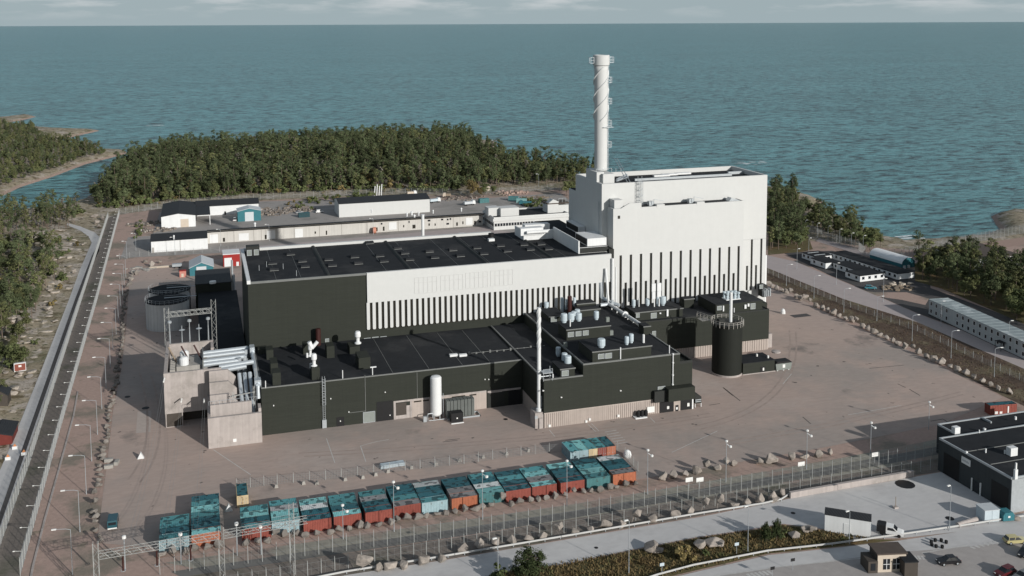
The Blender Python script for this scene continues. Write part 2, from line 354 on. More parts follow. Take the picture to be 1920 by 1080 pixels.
# ------------------------------------------------------------------ ground sheets
M_YARD = mat('pinkish_yard_asphalt', (.395, .312, .272), .95, .10, .9, stretch=(.35, 1, 1), bump=.15, bscale=6, layers=[((.325, .278, .25), .022, .45, .60), ((.425, .328, .282), .05, .53, .68), ((.20, .172, .155), .035, .61, .70), ((.41, .345, .31), .012, .55, .66), ((.12, .10, .09), .3, .70, .74, 2)])
M_PINK = mat('pink_gravel', (.375, .272, .23), .95, .14, 1.0, bump=.4, bscale=4, layers=[((.215, .185, .150), .06, .50, .62), ((.15, .145, .10), .13, .60, .70)])
M_GREYA = mat('grey_road_asphalt', (.49, .48, .475), .95, .08, .7, stretch=(.5, 1, 1), layers=[((.43, .42, .415), .05, .5, .62), ((.53, .52, .51), .03, .52, .64)])
M_GREYB = mat('grey_back_yard_asphalt', (.30, .28, .265), .95, .1, .5, layers=[((.24, .225, .21), .06, .5, .62)])
M_DGRAV = mat('dark_brown_gravel', (.185, .16, .14), .97, .22, 1.2, bump=.5, bscale=5, layers=[((.115, .11, .085), .08, .52, .64)])
M_DASP = mat('dark_asphalt', (.072, .068, .068), .95, .12, .5, layers=[((.095, .088, .085), .04, .5, .62)])
M_LANE = mat('worn_patrol_lane', (.15, .147, .14), .95, .14, .6, stretch=(.12, 1, 1), layers=[((.175, .168, .150), .10, .52, .64)])
M_GREENG = mat('greenish_gravel', (.27, .255, .215), .96, .14, 1.0, layers=[((.27, .21, .18), .07, .52, .62)])
M_BANK = mat('brown_heather_bank', (.090, .062, .045), .97, .3, .8, bump=.6, bscale=2, layers=[((.145, .120, .075), .07, .50, .60)])
M_GRASS = mat('rough_verge_grass', (.105, .090, .040), .97, .3, .8, bump=.7, bscale=2.5, layers=[((.13, .085, .038), .12, .50, .62), ((.17, .14, .09), .3, .60, .68)])
M_ROADP = mat('pale_pink_road', (.39, .34, .33), .95, .08, .6, stretch=(.5, 1, 1))
def sheet(name, pts, z, m, world=False):
    P = pts if world else [G(x, y, z) for x, y in pts]
    b = MB(); b.poly([(p[0], p[1], z) for p in P]); o = b.build(name, m, kind='structure')
    bm = bmesh.new(); bm.from_mesh(o.data); bmesh.ops.recalc_face_normals(bm, faces=bm.faces)
    for f in bm.faces:
        if f.normal.z < 0: f.normal_flip()
    bmesh.ops.triangulate(bm, faces=bm.faces); bm.to_mesh(o.data); bm.free(); return o
INB = [(14, 1180), (38, 1080), (109, 820), (183, 560), (224, 402)]          # foot of the inner left fence
OUB = [(-42, 1180), (-20, 1080), (58, 862), (154, 560), (203, 408)]         # foot of the outer left fence
sheet('gravel_site', INB + [(330, 388), (450, 378), (600, 371), (760, 366), (900, 366), (1060, 354), (1440, 440), (1545, 455), (1700, 468), (1760, 470), (1930, 455), (1990, 700), (1990, 1180)], .01, M_PINK)
sheet('gravel_strip_between_fences', OUB + INB[::-1], .03, M_DGRAV)
sheet('outer_road', [(-130, 1180), (-70, 1040), (19, 838), (75, 700), (130, 560), (150, 505), (172, 455), (166, 443), (150, 432), (125, 422), (127, 418), (152, 425), (178, 436), (189, 447), (186, 470), (165, 515), (150, 560), (47, 862), (-30, 1080), (-60, 1180)], .03, M_GREYA)
sheet('roadside_ditch', [(-75, 1180), (-42, 1080), (34, 862), (141, 560), (172, 480), (187, 452), (190, 455), (178, 482), (147, 560), (43, 862), (-32, 1080), (-60, 1180)], .045, M_DASP)
sheet('yard', [(243, 505), (238, 600), (228, 690), (212, 770), (203, 850), (194, 920), (182, 1018), (300, 1028), (760, 965), (1190, 900), (1530, 842), (1765, 795), (1880, 745), (1710, 660), (1560, 592), (1442, 530), (1436, 480), (1150, 470), (640, 470), (460, 480)], .04, M_YARD)
sheet('back_yard', [(226, 484), (240, 445), (285, 442), (300, 398), (480, 378), (640, 374), (820, 376), (905, 372), (1050, 362), (1100, 400), (1100, 470), (905, 455), (640, 462), (460, 472)], .05, M_GREYB)
sheet('back_road', [(400, 468), (640, 448), (905, 425), (980, 440), (900, 450), (640, 474), (460, 484)], .065, M_ROADP)
sheet('greenish_gravel_strip', [(310, 1055), (1080, 945), (1560, 862), (1765, 822), (1765, 860), (1560, 895), (1080, 973), (400, 1072)], .03, M_GREENG)
sheet('patrol_lane', [(320, 1072), (880, 988), (1080, 957), (1560, 874), (1765, 836), (1765, 851), (1560, 889), (1080, 970), (880, 1003), (340, 1082)], .045, M_LANE)
sheet('gravel_strip_by_front_fence', [(300, 1088), (875, 1005), (1080, 972), (1560, 894), (1765, 858), (1765, 884), (1710, 892), (1480, 932), (1320, 966), (840, 1048), (560, 1092), (400, 1120)], .035, M_DGRAV)
sheet('front_road', [(420, 1130), (650, 1078), (840, 1049), (1320, 968), (1480, 935), (1710, 895), (1770, 884), (1905, 965), (1990, 950), (1990, 975), (1690, 1009), (1600, 1010), (1545, 992), (1469, 982), (1402, 993), (1300, 1008), (1177, 1032), (1060, 1057), (960, 1068), (800, 1110), (700, 1140)], .05, M_GREYA)
sheet('grass_verge', [(700, 1142), (800, 1112), (960, 1070), (1060, 1059), (1177, 1034), (1300, 1010), (1402, 995), (1469, 984), (1545, 994), (1640, 1011), (1690, 1012), (1560, 1026), (1440, 1038), (1233, 1086), (1100, 1130), (1000, 1180), (700, 1180)], .045, M_GRASS)
sheet('lower_road', [(1000, 1185), (1100, 1135), (1233, 1089), (1440, 1041), (1560, 1028), (1690, 1013), (1990, 968), (1990, 1185)], .055, M_GREYA)
sheet('parking_area', [(1180, 1185), (1330, 1082), (1440, 1066), (1700, 1034), (1760, 1030), (1990, 1008), (1990, 1185)], .07, mat('parking_asphalt', (.35, .325, .31), .95, .1, .6))
sheet('heather_bank', [(1438, 500), (1580, 558), (1720, 602), (1935, 696), (1935, 768), (1880, 742), (1710, 652), (1570, 588), (1438, 526)], .05, M_BANK)
sheet('side_road', [(1436, 478), (1490, 490), (1647, 556), (1720, 588), (1935, 668), (1935, 698), (1720, 604), (1580, 560), (1438, 502)], .065, M_ROADP)
sheet('dark_parking_lot', [(1468, 474), (1560, 470), (1740, 512), (1745, 540), (1935, 610), (1935, 667), (1720, 587), (1647, 555), (1560, 518)], .045, M_DASP)
sheet('lot_edge', [(1588, 541), (1640, 548), (1700, 548), (1742, 560), (1735, 572), (1690, 562), (1645, 556)], .055, M_PINK)
sheet('grove_floor', [(1716, 527), (1765, 541), (1850, 577), (1935, 614), (1990, 642), (1990, 540), (1880, 503), (1800, 494), (1715, 496)], .055, M_GRASS)
sheet('wood_edge_floor', [(1440, 478), (1505, 472), (1524, 467), (1514, 440), (1500, 425), (1441, 425)], .05, M_GRASS)
sheet('fence_track', [(1535, 446), (1560, 452), (1640, 478), (1700, 487), (1690, 494), (1600, 474), (1530, 452)], .06, M_ROADP)
sheet('beach_road', [(1690, 470), (1760, 470), (1850, 455), (1935, 442), (1935, 456), (1850, 469), (1760, 480), (1700, 484)], .06, mat('pink_beach_gravel', (.33, .235, .195), .95, .12, .8))
def paintline(pts, wd=.14, z=.075):
    b = MB()
    P = [G(x, y, z) for x, y in pts]
    for a, c in zip(P[:-1], P[1:]):
        d = (c-a).normalized(); n = Vector((-d.y, d.x, 0))*wd; b.quad(a-n, c-n, c+n, a+n)
    return b
b = MB()
for pts in [[(612, 822), (628, 868)], [(729, 824), (706, 828), (676, 836), (686, 866)], [(1484, 701), (1468, 720)], [(1030, 806), (1040, 818)], [(1103, 796), (1117, 809)], [(1109, 794), (1123, 808)], [(1219, 783), (1228, 792)],
            [(1590, 778), (1690, 760)], [(1260, 848), (1345, 808)], [(400, 843), (470, 890)]]:
    q = paintline(pts, .09, .055); i = len(b.v); b.v += q.v; b.f += [tuple(k+i for k in f) for f in q.f]
for k in range(6):
    x = 1134 + k*4; y = 810 + k*4.5; q = paintline([(x, y), (x+22, y-3.5)], .12, .055); i = len(b.v); b.v += q.v; b.f += [tuple(k2+i for k2 in f) for f in q.f]
b.build('yard_marking', M_PAINT, kind='structure')
b = MB()
def addq(q):
    i = len(b.v); b.v.extend(q.v); b.f.extend([tuple(k2+i for k2 in f) for f in q.f])
addq(paintline([(1440, 1065), (1620, 1046)], .12, .085)); addq(paintline([(1728, 1037), (1815, 1022)], .12, .085)); addq(paintline([(1865, 1013), (1935, 1001)], .12, .085)); addq(paintline([(1330, 1082), (1440, 1066)], .12, .085))
for k in range(6): addq(paintline([(1819 + k*8.5, 1025 - k*2), (1829 + k*8.5, 1028.5 - k*2)], .28, .085))
for k in range(5): addq(paintline([(1700 + k*7, 1041 + k*.3), (1705 + k*7, 1048 + k*.3)], .25, .085))
for k in range(6): addq(paintline([(1400 + k*7.5, 1076 - k*1.3), (1411 + k*7.5, 1083 - k*1.3)], .28, .085))
b.build('road_marking', M_PAINT, kind='structure')
# tyre tracks and patched asphalt in the yard
def strip(pts, wd, z):
    b = MB(); P = [G(x, y) for x, y in pts]
    for a, c in zip(P[:-1], P[1:]):
        d = (c-a).normalized(); n = Vector((-d.y, d.x, 0))*wd; b.quad((a-n)[:2]+(z,) if False else Vector((a.x-n.x, a.y-n.y, z)), Vector((c.x-n.x, c.y-n.y, z)), Vector((c.x+n.x, c.y+n.y, z)), Vector((a.x+n.x, a.y+n.y, z)))
    return b
M_TRACK = mat('worn_tyre_track', (.335, .268, .236), .95, .18, .5)
M_SEAL = mat('dark_sealed_joint', (.11, .095, .088), .95, .2, .5)
def arc(p0, p1, p2, n=10): return [((1-t)**2*p0[0]+2*t*(1-t)*p1[0]+t*t*p2[0], (1-t)**2*p0[1]+2*t*(1-t)*p1[1]+t*t*p2[1]) for t in [k/n for k in range(n+1)]]
b = MB()
for q in [arc((560, 850), (1000, 830), (1330, 775)), arc((570, 856), (1005, 836), (1340, 780)), arc((1300, 800), (1500, 760), (1480, 620)), arc((1310, 806), (1512, 764), (1492, 622)), arc((1350, 830), (1600, 790), (1800, 735)), arc((1356, 836), (1606, 796), (1806, 740)), arc((240, 900), (300, 830), (262, 700)), arc((262, 905), (325, 832), (284, 705))]:
    s_ = strip(q, .28, .052); i = len(b.v); b.v += s_.v; b.f += [tuple(k+i for k in f) for f in s_.f]
b.build('tyre_track', M_TRACK, kind='structure')
b = MB()
for q in [[(1374, 742), (1356, 727), (1388, 752)], [(1330, 760), (1350, 757)], [(1630, 691), (1695, 685)], [(1683, 720), (1698, 727)], [(1705, 730), (1725, 742)], [(862, 823), (835, 826)], [(858, 826), (830, 829)], [(1505, 782), (1520, 795)], [(1745, 790), (1768, 786), (1776, 791)]]:
    s_ = strip(q, .16, .056); i = len(b.v); b.v += s_.v; b.f += [tuple(k+i for k in f) for f in s_.f]
b.build('sealed_joint', M_SEAL, kind='structure')
sheet('pale_asphalt_patch', [(258, 772), (284, 770), (282, 810), (255, 812)], .05, mat('pale_asphalt_patch', (.42, .36, .325), .95, .1, .8))
# round drain lids and dark oil stains on the asphalt
def lid(x, y, r, nm='drain_lid'):
    b = MB(); c = G(x, y, .06); n = 12; b.prism([(c.x+r*math.cos(6.283*k/n), c.y+r*math.sin(6.283*k/n)) for k in range(n)], .05, .09); return b.build(nm, M_BLACK)
for i, (x, y, r, wh) in enumerate([(1697, 908, 2.2, 'by the retaining wall'), (1781, 972, .9, 'beside the tall lamp near the skips'), (1118, 1027, .4, 'in the front road'), (239, 744, .8, 'left of the concrete transformer bay'), (273, 765, 1.0, 'nearer the concrete transformer bay'), (948, 786, .6, 'in front of the thin tall stack'), (1487, 962, .5, 'in the shadow of the white shed')]):
    tag(lid(x, y, r), 'dark round drain lid set in the asphalt ' + wh, 'drain lid', 'drain lids')
# ------------------------------------------------------------------ helpers for axis-aligned pieces read off the photograph
def bpx(x, y, frx, top, depth=None, back=None, z0=0.0):
    """front-left foot pixel, right-end pixel column, top pixel row -> (X0, X1, Y0, Y1, z0, z1)"""
    P = G(x, y, z0); Q = OY(frx, y, P.y); T = OY(x, top, P.y)
    Y1 = P.y + depth if depth is not None else G(back[0], back[1], T.z).y
    return [P.x, Q.x, P.y, Y1, z0, T.z]
def face(px0, py0, px1, py1, Y):
    a = OY(px0, py0, Y); c = OY(px1, py1, Y); return min(a.x, c.x), max(a.x, c.x), min(a.z, c.z), max(a.z, c.z)
def panel(parent, name, Y, px0, py0, px1, py1, m, proud=.12, kind=None):
    x0, x1, z0, z1 = face(px0, py0, px1, py1, Y); return MB().box(x0, x1, Y - proud, Y + .02, z0, z1).build(name, m, parent, kind=kind)
def louver(parent, Y, px0, py0, px1, py1, fm=None, pm=None, name='louver'):
    x0, x1, z0, z1 = face(px0, py0, px1, py1, Y); e = .13
    b = MB(); b.box(x0, x1, Y-.14, Y+.02, z0, z0+e); b.box(x0, x1, Y-.14, Y+.02, z1-e, z1); b.box(x0, x0+e, Y-.14, Y+.02, z0+e, z1-e); b.box(x1-e, x1, Y-.14, Y+.02, z0+e, z1-e)
    o = b.build(name, fm or M_GALV, parent)
    s = MB(); k = max(3, int((z1-z0-2*e)/.28)); h = (z1-z0-2*e)/k
    for i in range(k):
        za = z0+e+i*h; s.quad((x0+e, Y-.10, za), (x1-e, Y-.10, za), (x1-e, Y-.02, za+h), (x0+e, Y-.02, za+h))
    sp = s.build('slat_panel', pm or M_GREENC, o, world=False)
    sp.location = Vector((0, 0, 0)) - Vector(parent.get('_o', (0, 0, 0))); return o
def vent(parent, x, y, top, r, z0, m=None, name='vent', kind='barrel'):
    P = G(x, y, z0); z1 = OY(x, top, P.y).z; h = z1 - z0; b = MB()
    if kind == 'barrel': prof = [(r*.7, 0), (r*.7, h*.12), (r*.97, h*.18), (r, h*.3), (r, h*.9), (r*.86, h), (r*.3, h*1.01)]
    elif kind == 'bottle': prof = [(r*1.1, 0), (r*1.1, h*.08), (r*.6, h*.16), (r*.6, h*.45), (r, h*.58), (r, h*.86), (r*.7, h)]
    else: prof = [(r, 0), (r, h*.97), (r*.85, h*.97), (r*.85, h)]
    b.lathe(P, prof, 14); return b.build(name, m or M_VENT, parent, smooth=False)
def roofedge(b, x0, x1, y0, y1, z, w=.35, h=.35, sides='flbr'):
    if 'f' in sides: b.box(x0, x1, y0-.02, y0+w, z, z+h)
    if 'b' in sides: b.box(x0, x1, y1-w, y1+.02, z, z+h)
    if 'l' in sides: b.box(x0-.02, x0+w, y0+w, y1-w, z, z+h)
    if 'r' in sides: b.box(x1-w, x1+.02, y0+w, y1-w, z, z+h)
    return b
# ================================================================== TURBINE HALL
HX0, HX1, HY0, HY1, HZ_ = 12.0, 123.4, 289.0, 331.5, 32.2
LZ = 12.7
hall = thing('turbine_hall', 'long hall with flat black roof and white upper front over striped dark walls', 'building', (67, 310, 0))
MB().box(HX0, HX1, HY0, HY1, 0, HZ_-.5, bottom=False).build('wall', M_DARK, hall)
MB().box(HX0+.3, HX1-.1, HY0+.3, HY1-.3, HZ_-.49, HZ_-.1).build('roof', M_ROOF, hall)
b = MB(); b.box(HX0-.25, HX0+.75, HY0-.2, HY1, HZ_-.5, HZ_+.55); b.build('parapet', M_WHITE2, hall)
XB = 45.8
MB().box(HX0+.75, XB, HY0-.22, HY0+.3, HZ_-.5, HZ_+.12).build('parapet', M_EDGE, hall)
MB().box(HX0+.75, 96.0, HY1-1.3, HY1+.15, HZ_-.5, HZ_+.75).build('parapet', M_WHITE, hall)
zt, zb = 23.4, 15.3
MB().box(XB, HX1, HY0-.55, HY0+.3, zt, HZ_+.15).build('facade_panel', M_WHITE, hall)
MB().box(XB+.02, HX1, HY0-.08, HY0+.01, zb-.3, zt).build('window_strip', M_SLOT, hall)
pitch = (121.3-46.9)/43; finw = .92
fm = None
for k in range(45):
    xc = 46.9 - pitch/2 + k*pitch
    if fm is None:
        b = MB(); hw = finw/2
        pts = [(-hw, 0, .25), (-hw*.6, 0, 0), (hw*.6, 0, 0), (hw, 0, .25), (hw, 0, zt-zb), (-hw, 0, zt-zb)]
        b.extr(pts, (0, .47, 0)); fm = b.mesh('fin', M_WHITE)
    o = link('fin', fm, hall); o.location = Vector((xc, HY0-.53, zb)) - Vector(hall['_o'])
# faint outlines of the former sign boards on the white front
for (xa, ya, xb_, yb) in [(777, 521, 819, 551), (826, 517, 868, 546), (873, 512, 914, 542), (920, 508, 961, 537)]:
    x0, x1, z0, z1 = face(xa, ya, xb_, yb, HY0-.55); b = MB(); Yf = HY0-.55
    z0 = z1 - (z1-z0)*.88
    zm = z0 + (z1-z0)*.68
    for z in (z0, zm, z1): b.box(x0, x1, Yf-.06, Yf+.01, z-.055, z+.055)
    for q in range(6):
        xx = x0 + (x1-x0)*q/5; b.box(xx-.05, xx+.05, Yf-.061, Yf+.011, z0+.06, zm-.06); b.box(xx-.04, xx+.04, Yf-.061, Yf+.011, zm+.06, z1-.06)
    b.build('sign_board_outline', M_FRAMEL, hall)
# roof ridges (expansion joints)
for (xa, ya, xb_, yb) in [(585.5, 459.4, 614.4, 514), (723, 451.9, 765.5, 502), (851.8, 442.5, 906.9, 489.5), (985, 449, 1030, 482)]:
    p = G(xa, ya, HZ_); q = G(xb_, yb, HZ_); x = (p.x+q.x)/2
    MB().extr([(x-.7, HY0+.4, HZ_-.1), (x+.7, HY0+.4, HZ_-.1), (x+.25, HY0+.4, HZ_+.35), (x-.25, HY0+.4, HZ_+.35)], (0, min(q.y, HY1-1.5) - HY0 if q.y > p.y else min(p.y, HY1-1.4)-HY0-.4, 0)).build('roof_ridge', M_DARKT, hall)
# hatches of smoke vents on the roof
hv = [(545, 477), (511, 494), (514, 506), (567, 490), (572, 500), (616, 487), (623, 498), (665, 482), (672, 494), (712, 480), (720, 490), (759, 475), (768, 487), (805, 472), (815, 483), (849, 469), (863, 480), (894, 465), (907, 476), (938, 461), (951, 471), (982, 459), (994, 468), (1014, 458), (1028, 467), (693, 456), (874, 441), (745, 466)]
hm = MB().extr([(-1.3, -.9, 0), (1.3, -.9, 0), (1.3, -.7, .7), (-1.3, -.7, .7)], (0, 1.8, 0)).mesh('roof_hatch', M_ROOF)
he = MB().box(-1.3, 1.3, -.95, -.85, .0, .16).mesh('hatch_sill', M_EDGE)
for x, y in hv:
    p = G(x, y, HZ_); o = link('roof_hatch', hm, hall); o.location = p - Vector(hall['_o']) + Vector((0, 0, -.1)); s = link('hatch_sill', he, o)
b = MB()
for X in [20, 27, 35, 52, 62, 74, 84, 92, 101, 109]:
    b.box(X-.04, X+.04, HY0+.5, HY1-1.5, HZ_-.1, HZ_-.06)
b.build('roof_seam', M_EDGE, hall)
x0, x1, y0, y1, z0, z1 = bpx(462, 480, 487, 463, depth=3, z0=HZ_)
o = MB().box(x0, x1, y0, y1, HZ_-.1, z1).build('plant_box', M_DARKT, hall)
louver(hall, y0, 463, 469, 472, 479); louver(hall, y0, 476, 468, 485, 478)
for x, y in [(866, 441), (921, 451)]:
    p = G(x, y, HZ_); MB().box(p.x-1, p.x+1, p.y-.8, p.y+.8, HZ_-.1, HZ_+.7).build('roof_box', M_WHITE2, hall)
vent(hall, 921, 447, 437, 1.0, HZ_, M_BLACK, kind='pipe')
b = MB()
for x, y in [(486, 507), (531, 504), (556, 517), (500, 500)]: p = G(x, y, HZ_); b.box(p.x-.05, p.x+.05, p.y-.05, p.y+.05, HZ_-.1, HZ_+1.6)
b.build('roof_rod', M_GALV, hall)
# wall louvers, lamps and drain pipes
for q in [(682.5, 634, 695, 644), (697.5, 632, 710, 643), (713, 631, 725, 641)]: louver(hall, HY0, *q)
louver(hall, HY0, 609.5, 635, 617, 642)
# ================================================================== LINK BLOCK between hall and reactor building
lk = thing('link_block', 'low white parapet block between the black hall roof and tall white building', 'building', (115, 310, 0))
pL = G(1037, 447, HZ_); LX0, LY1 = pL.x, pL.y
MB().box(LX0, 123.9, 293, 338, 0, 34.0, bottom=False).build('wall', M_WHITE2, lk)
MB().box(LX0+.5, 123.85, 292.9, 292.995, HZ_, 33.9).build('recess_shade_panel', M_DARKT, lk)  # shade of the open recess painted as a dark panel on the wall
b = MB(); b.box(LX0, LX0+.4, 293, LY1, 34.0, 36.2); b.box(LX0-10.5, LX0-.002, LY1, LY1+.4, HZ_, 35.4); b.box(LX0-10.5, LX0-10.1, LY1+.41, LY1+10, HZ_, 35.4); b.build('parapet', M_WHITE2, lk)
MB().box(LX0-10.0, LX0-.01, LY1+.42, LY1+10, HZ_, 33.8).build('roof_base', M_WHITE2, lk)
MB().box(LX0+.42, 123.88, 293.2, 337.8, 34.0, 34.12).build('roof', M_ROOF, lk)
MB().box(LX0-10.05, LX0-.02, LY1+.45, LY1+9.9, 33.8, 33.95).build('roof', M_ROOF, lk)
for (xa, ya, xb_, yb, xc_) in [(1056, 414, 1085, 439, 1101), (1079, 450, 1110, 467, 1128)]:
    A = G(xb_, yb, 34.1); X0 = A.x; Y0 = max(A.y, 293.6); B = OX(xa, ya, X0)
    Y1 = min(B.y, Y0+12)
    o = MB().box(X0, 123.85, Y0, Y1, 34.1, 36.6).build('air_intake', M_WHITE2, lk)
    MB().box(X0-.12, X0+.01, Y0+.5, Y1-.5, 34.5, 36.4).build('intake_grille', M_BLACK, o, world=False).location = -Vector(lk['_o'])
for (x, y, w_) in [(995, 437, 4.0), (1005, 430, 4.5)]:
    p = G(x, y, 34.4); MB().box(p.x-w_, p.x+w_, p.y-1.5, p.y+1.5, 34.0, 36.4).build('plant_box', M_WHITE2, lk)
MB().tube((LX0-10, LY1-1.6, 35.2), (LX0-2.5, LY1-1.6, 35.2), .55, 10).build('exhaust_duct', M_WHITE2, lk)
# ================================================================== REACTOR BUILDING
rb = thing('reactor_building', 'tall windowless white block with slotted lower front and grey shaded side', 'building', (154, 308, 0))
TX0, TX1, TZ = 124.0, 185.0, 53.2
MB().box(TX0, TX1, 298, 321.5, 31.2, TZ-1.6, bottom=False).build('wall', M_WHITE, rb)
MB().box(TX0, TX1, 298.5, 321.5, 0, 31.2, bottom=False).build('wall', M_WHITE, rb)
MB().box(TX0, TX1, 321.5, 328, 0, 47.2, bottom=False).build('wall', M_WHITE, rb)
b = roofedge(MB(), TX0, TX1, 298, 321.5, TZ-1.6, .8, 1.6); b.build('parapet', M_WHITE, rb)
MB().box(TX0+.81, TX1-.81, 298.81, 320.69, TZ-1.6, TZ-1.5).build('roof', M_ROOF, rb)
MB().box(TX0+.3, TX1-.3, 321.6, 327.8, 47.2, 47.3).build('roof', M_ROOF, rb)
# setback strip on the right: slots 179.5 and 183.2 long, 177.8 and 181.3 short
def slotted(x0, x1, Y, thick, longs, shorts, zl, zs, zbot, sw):
    """white strips standing in front of dark window strips; each strip is a piece of its own"""
    MB().box(x0+.02, x1-.02, Y+thick-.06, Y+thick+.02, zbot, zl).build('window_strip', M_SLOT, rb)
    cuts = sorted([(x, 'l') for x in longs] + [(x, 's') for x in shorts])
    edges = [x0] + sum([[c-sw/2, c+sw/2] for c, _ in cuts], []) + [x1]
    lo = sorted(longs); le = [x0] + sum([[c-sw/2, c+sw/2] for c in lo], []) + [x1]
    for a, c in zip(le[0::2], le[1::2]): MB().box(a, c, Y, Y+thick, zs, zl).build('facade_panel', M_WHITE, rb)
    for a, c in zip(edges[0::2], edges[1::2]): MB().box(a, c, Y, Y+thick, zbot, zs).build('fin', M_WHITE, rb)
slotted(173.5, TX1, 298.0, .5, [179.5, 183.2], [177.8, 181.3], 31.15, 22.1, 13.5, .8)
# front volume
FX0, FX1, FY, FZ = 125.9, 173.3, 293.0, 45.8
MB().box(FX0, FX1, FY, 298-.01, 30.5, FZ-1.2).build('front_volume', M_WHITE, rb)
MB().box(FX0, FX1, FY+.5, 298-.01, 0, 30.49, bottom=False).build('front_volume', M_WHITE, rb)
b = MB(); b.box(FX0, FX1, FY, FY+.5, FZ-1.2, FZ); b.box(FX0, FX0+.5, FY+.51, 298-.02, FZ-1.2, FZ); b.build('parapet', M_WHITE, rb)
MB().box(FX0+.55, FX1, FY+.55, 298-.02, FZ-1.19, FZ-.12).build('roof', M_ROOF, rb)
longs = [128.6 + k*3.575 for k in range(13)]; shorts = [130.4 + k*3.575 for k in range(12)]
slotted(FX0, FX1, FY, .5, longs, shorts, 30.5, 21.4, 12.5, .85)
# pieces on the ledge
b = MB(); Y = FY+.4
x0, x1, z0, z1 = face(1152, 372, 1168, 391, FY+1); b.box(x0, x1, FY+1, 297.9, FZ-1, FZ+2.6); b.build('stair_hood', M_WHITE, rb)
a = OY(1165, 391, FY); c = OY(1203, 379, FY)
MB().extr([(a.x, FY+.05, FZ), (c.x, FY+.05, FZ), (c.x, FY+.05, FZ+1.5), (a.x+2.8, FY+.05, FZ+1.5)], (0, .5, 0)).build('raised_parapet', M_WHITE, rb)
for px_ in (1239, 1314):
    a = OY(px_, 381, FY); MB().box(a.x-1.4, a.x+1.4, FY-.05, FY+1.8, FZ-.8, FZ+.55).build('davit_base', M_WHITE, rb)
    b = MB(); b.box(a.x-3.2, a.x-1.6, FY+1.9, FY+3.5, FZ-1, FZ+1.3); b.build('ledge_box', M_GALV, rb)
    b = MB(); b.path([(a.x-2, FY+1, FZ+.5), (a.x-2, FY+1, FZ+2.2), (a.x+1.5, FY+1, FZ+1.4)], .09, 5); b.build('davit_arm', M_GALV, rb)
a = OY(1385, 376, FY); MB().extr([(a.x-3, FY+1.2, FZ-.3), (a.x+2.0, FY+1.2, FZ-.3), (a.x-2, FY+1.2, FZ+1.0)], (0, 2.5, 0)).build('ledge_ramp', M_GALV, rb)
# ladder tower between ledge and roof
a = OY(1199, 378, 297.6)
b = MB()
for dx in (-.7, .7): b.tube((a.x+dx, 297.4, FZ-1), (a.x+dx, 297.4, TZ+2.0), .09, 5); b.tube((a.x+dx, 296.5, FZ-1), (a.x+dx, 296.5, TZ+1.2), .07, 5)
for k in range(9):
    z = FZ - .6 + k*1.05; b.tube((a.x-.7, 297.4, z), (a.x+.7, 297.4, z), .06, 4); b.tube((a.x-.7, 296.5, z), (a.x+.7, 296.5, z+.9 if k % 2 else z-.6), .07, 4)
b.build('ladder', M_GALV, rb)
b = MB()
for (xa, ya, xb_, yb) in [(1156, 341, 1177, 335), (1157, 338, 1175, 331)]:
    p = G(xa, ya, TZ); q = G(xb_, yb, TZ); b.tube((p.x, p.y, TZ+.3), (q.x, q.y, TZ+.6), .35, 8)
p = G(1152, 318, TZ); q = G(1176, 342, TZ); b.tube((p.x, p.y, TZ+4.0), (q.x, q.y, TZ+.2), .12, 5); b.tube((p.x+1, p.y, TZ+4.0), (q.x+1, q.y, TZ+.2), .12, 5)
b.build('roof_stair', M_GALV, rb)
p = G(1180, 333, TZ-1); q = G(1400, 325, TZ-1); MB().box(p.x, q.x-6, 309.0, 309.7, TZ-1.5, TZ-.75).build('roof_rail', M_GALV, rb)
MB().box(TX1-7, TX1-1.2, 312, 313, TZ-1.5, TZ-.6).build('roof_duct', M_GALV, rb)
for x, y in [(1255, 326), (1280, 324), (1240, 328)]:
    p = G(x, y, TZ-1); MB().box(p.x-3, p.x+3, p.y-.7, p.y+.7, TZ-1.5, TZ-.9).build('skylight', M_WHITE2, rb)
panel(rb, 'small_window', FY, 1158.5, 404.5, 1162.5, 410, M_SLOT, .1)
MB().tube((TX1+.55, 299.2, 6), (TX1+.55, 299.2, 25), .55, 10).build('drain_pipe', M_WHITE2, rb)
MB().tube((123.6, 288.0, 13), (123.6, 288.0, 31), .42, 10).tube((124.9, 288.2, 13), (124.9, 288.2, 28), .25, 8).build('drain_pipe', M_WHITE2, rb)
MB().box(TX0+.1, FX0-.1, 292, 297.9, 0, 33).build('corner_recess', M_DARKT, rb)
b = MB()
for dy in (0, .5): b.tube((TX0-.35, 299.5+dy, 34), (TX0-.35, 299.5+dy, TZ-6), .06, 4)
for k in range(22): z = 34.3 + k*.6; b.tube((TX0-.35, 299.5, z), (TX0-.35, 300.0, z), .04, 4)
b.build('wall_ladder', M_GALV, rb)
# pedestal + chimney
chim = thing('chimney_stack', 'tall white cylindrical chimney with spiral strakes on the tall building roof', 'chimney')
pc = OY(1126.5, 318, 307.0); CX, CYc = pc.x, 307.0
chim.location = (CX, CYc, TZ-1.5); chim['_o'] = (CX, CYc, TZ-1.5)
x0, x1, za, zb_ = face(1112.5, 319, 1128, 341, 303); xa, xb_, _, _ = face(1131, 322, 1152, 343, 301)
MB().box(TX0+.05, x1+.6, 302.5, 312, TZ-1.49, 56.4).build('pedestal', M_WHITE, chim)
MB().box(xa, xb_, 301, 309.8, TZ-1.49, 55.9).build('pedestal', M_WHITE, chim)
zb0 = 56.3; zt0 = OY(1126.5, 103, CYc).z
MB().lathe((CX, CYc, 0), [(2.15, zb0), (2.18, zb0+.5), (2.12, zb0+1), (2.25, zt0-5), (2.32, zt0-3.6)], 40).build('flue_shell', M_WHITE, chim, smooth=True)
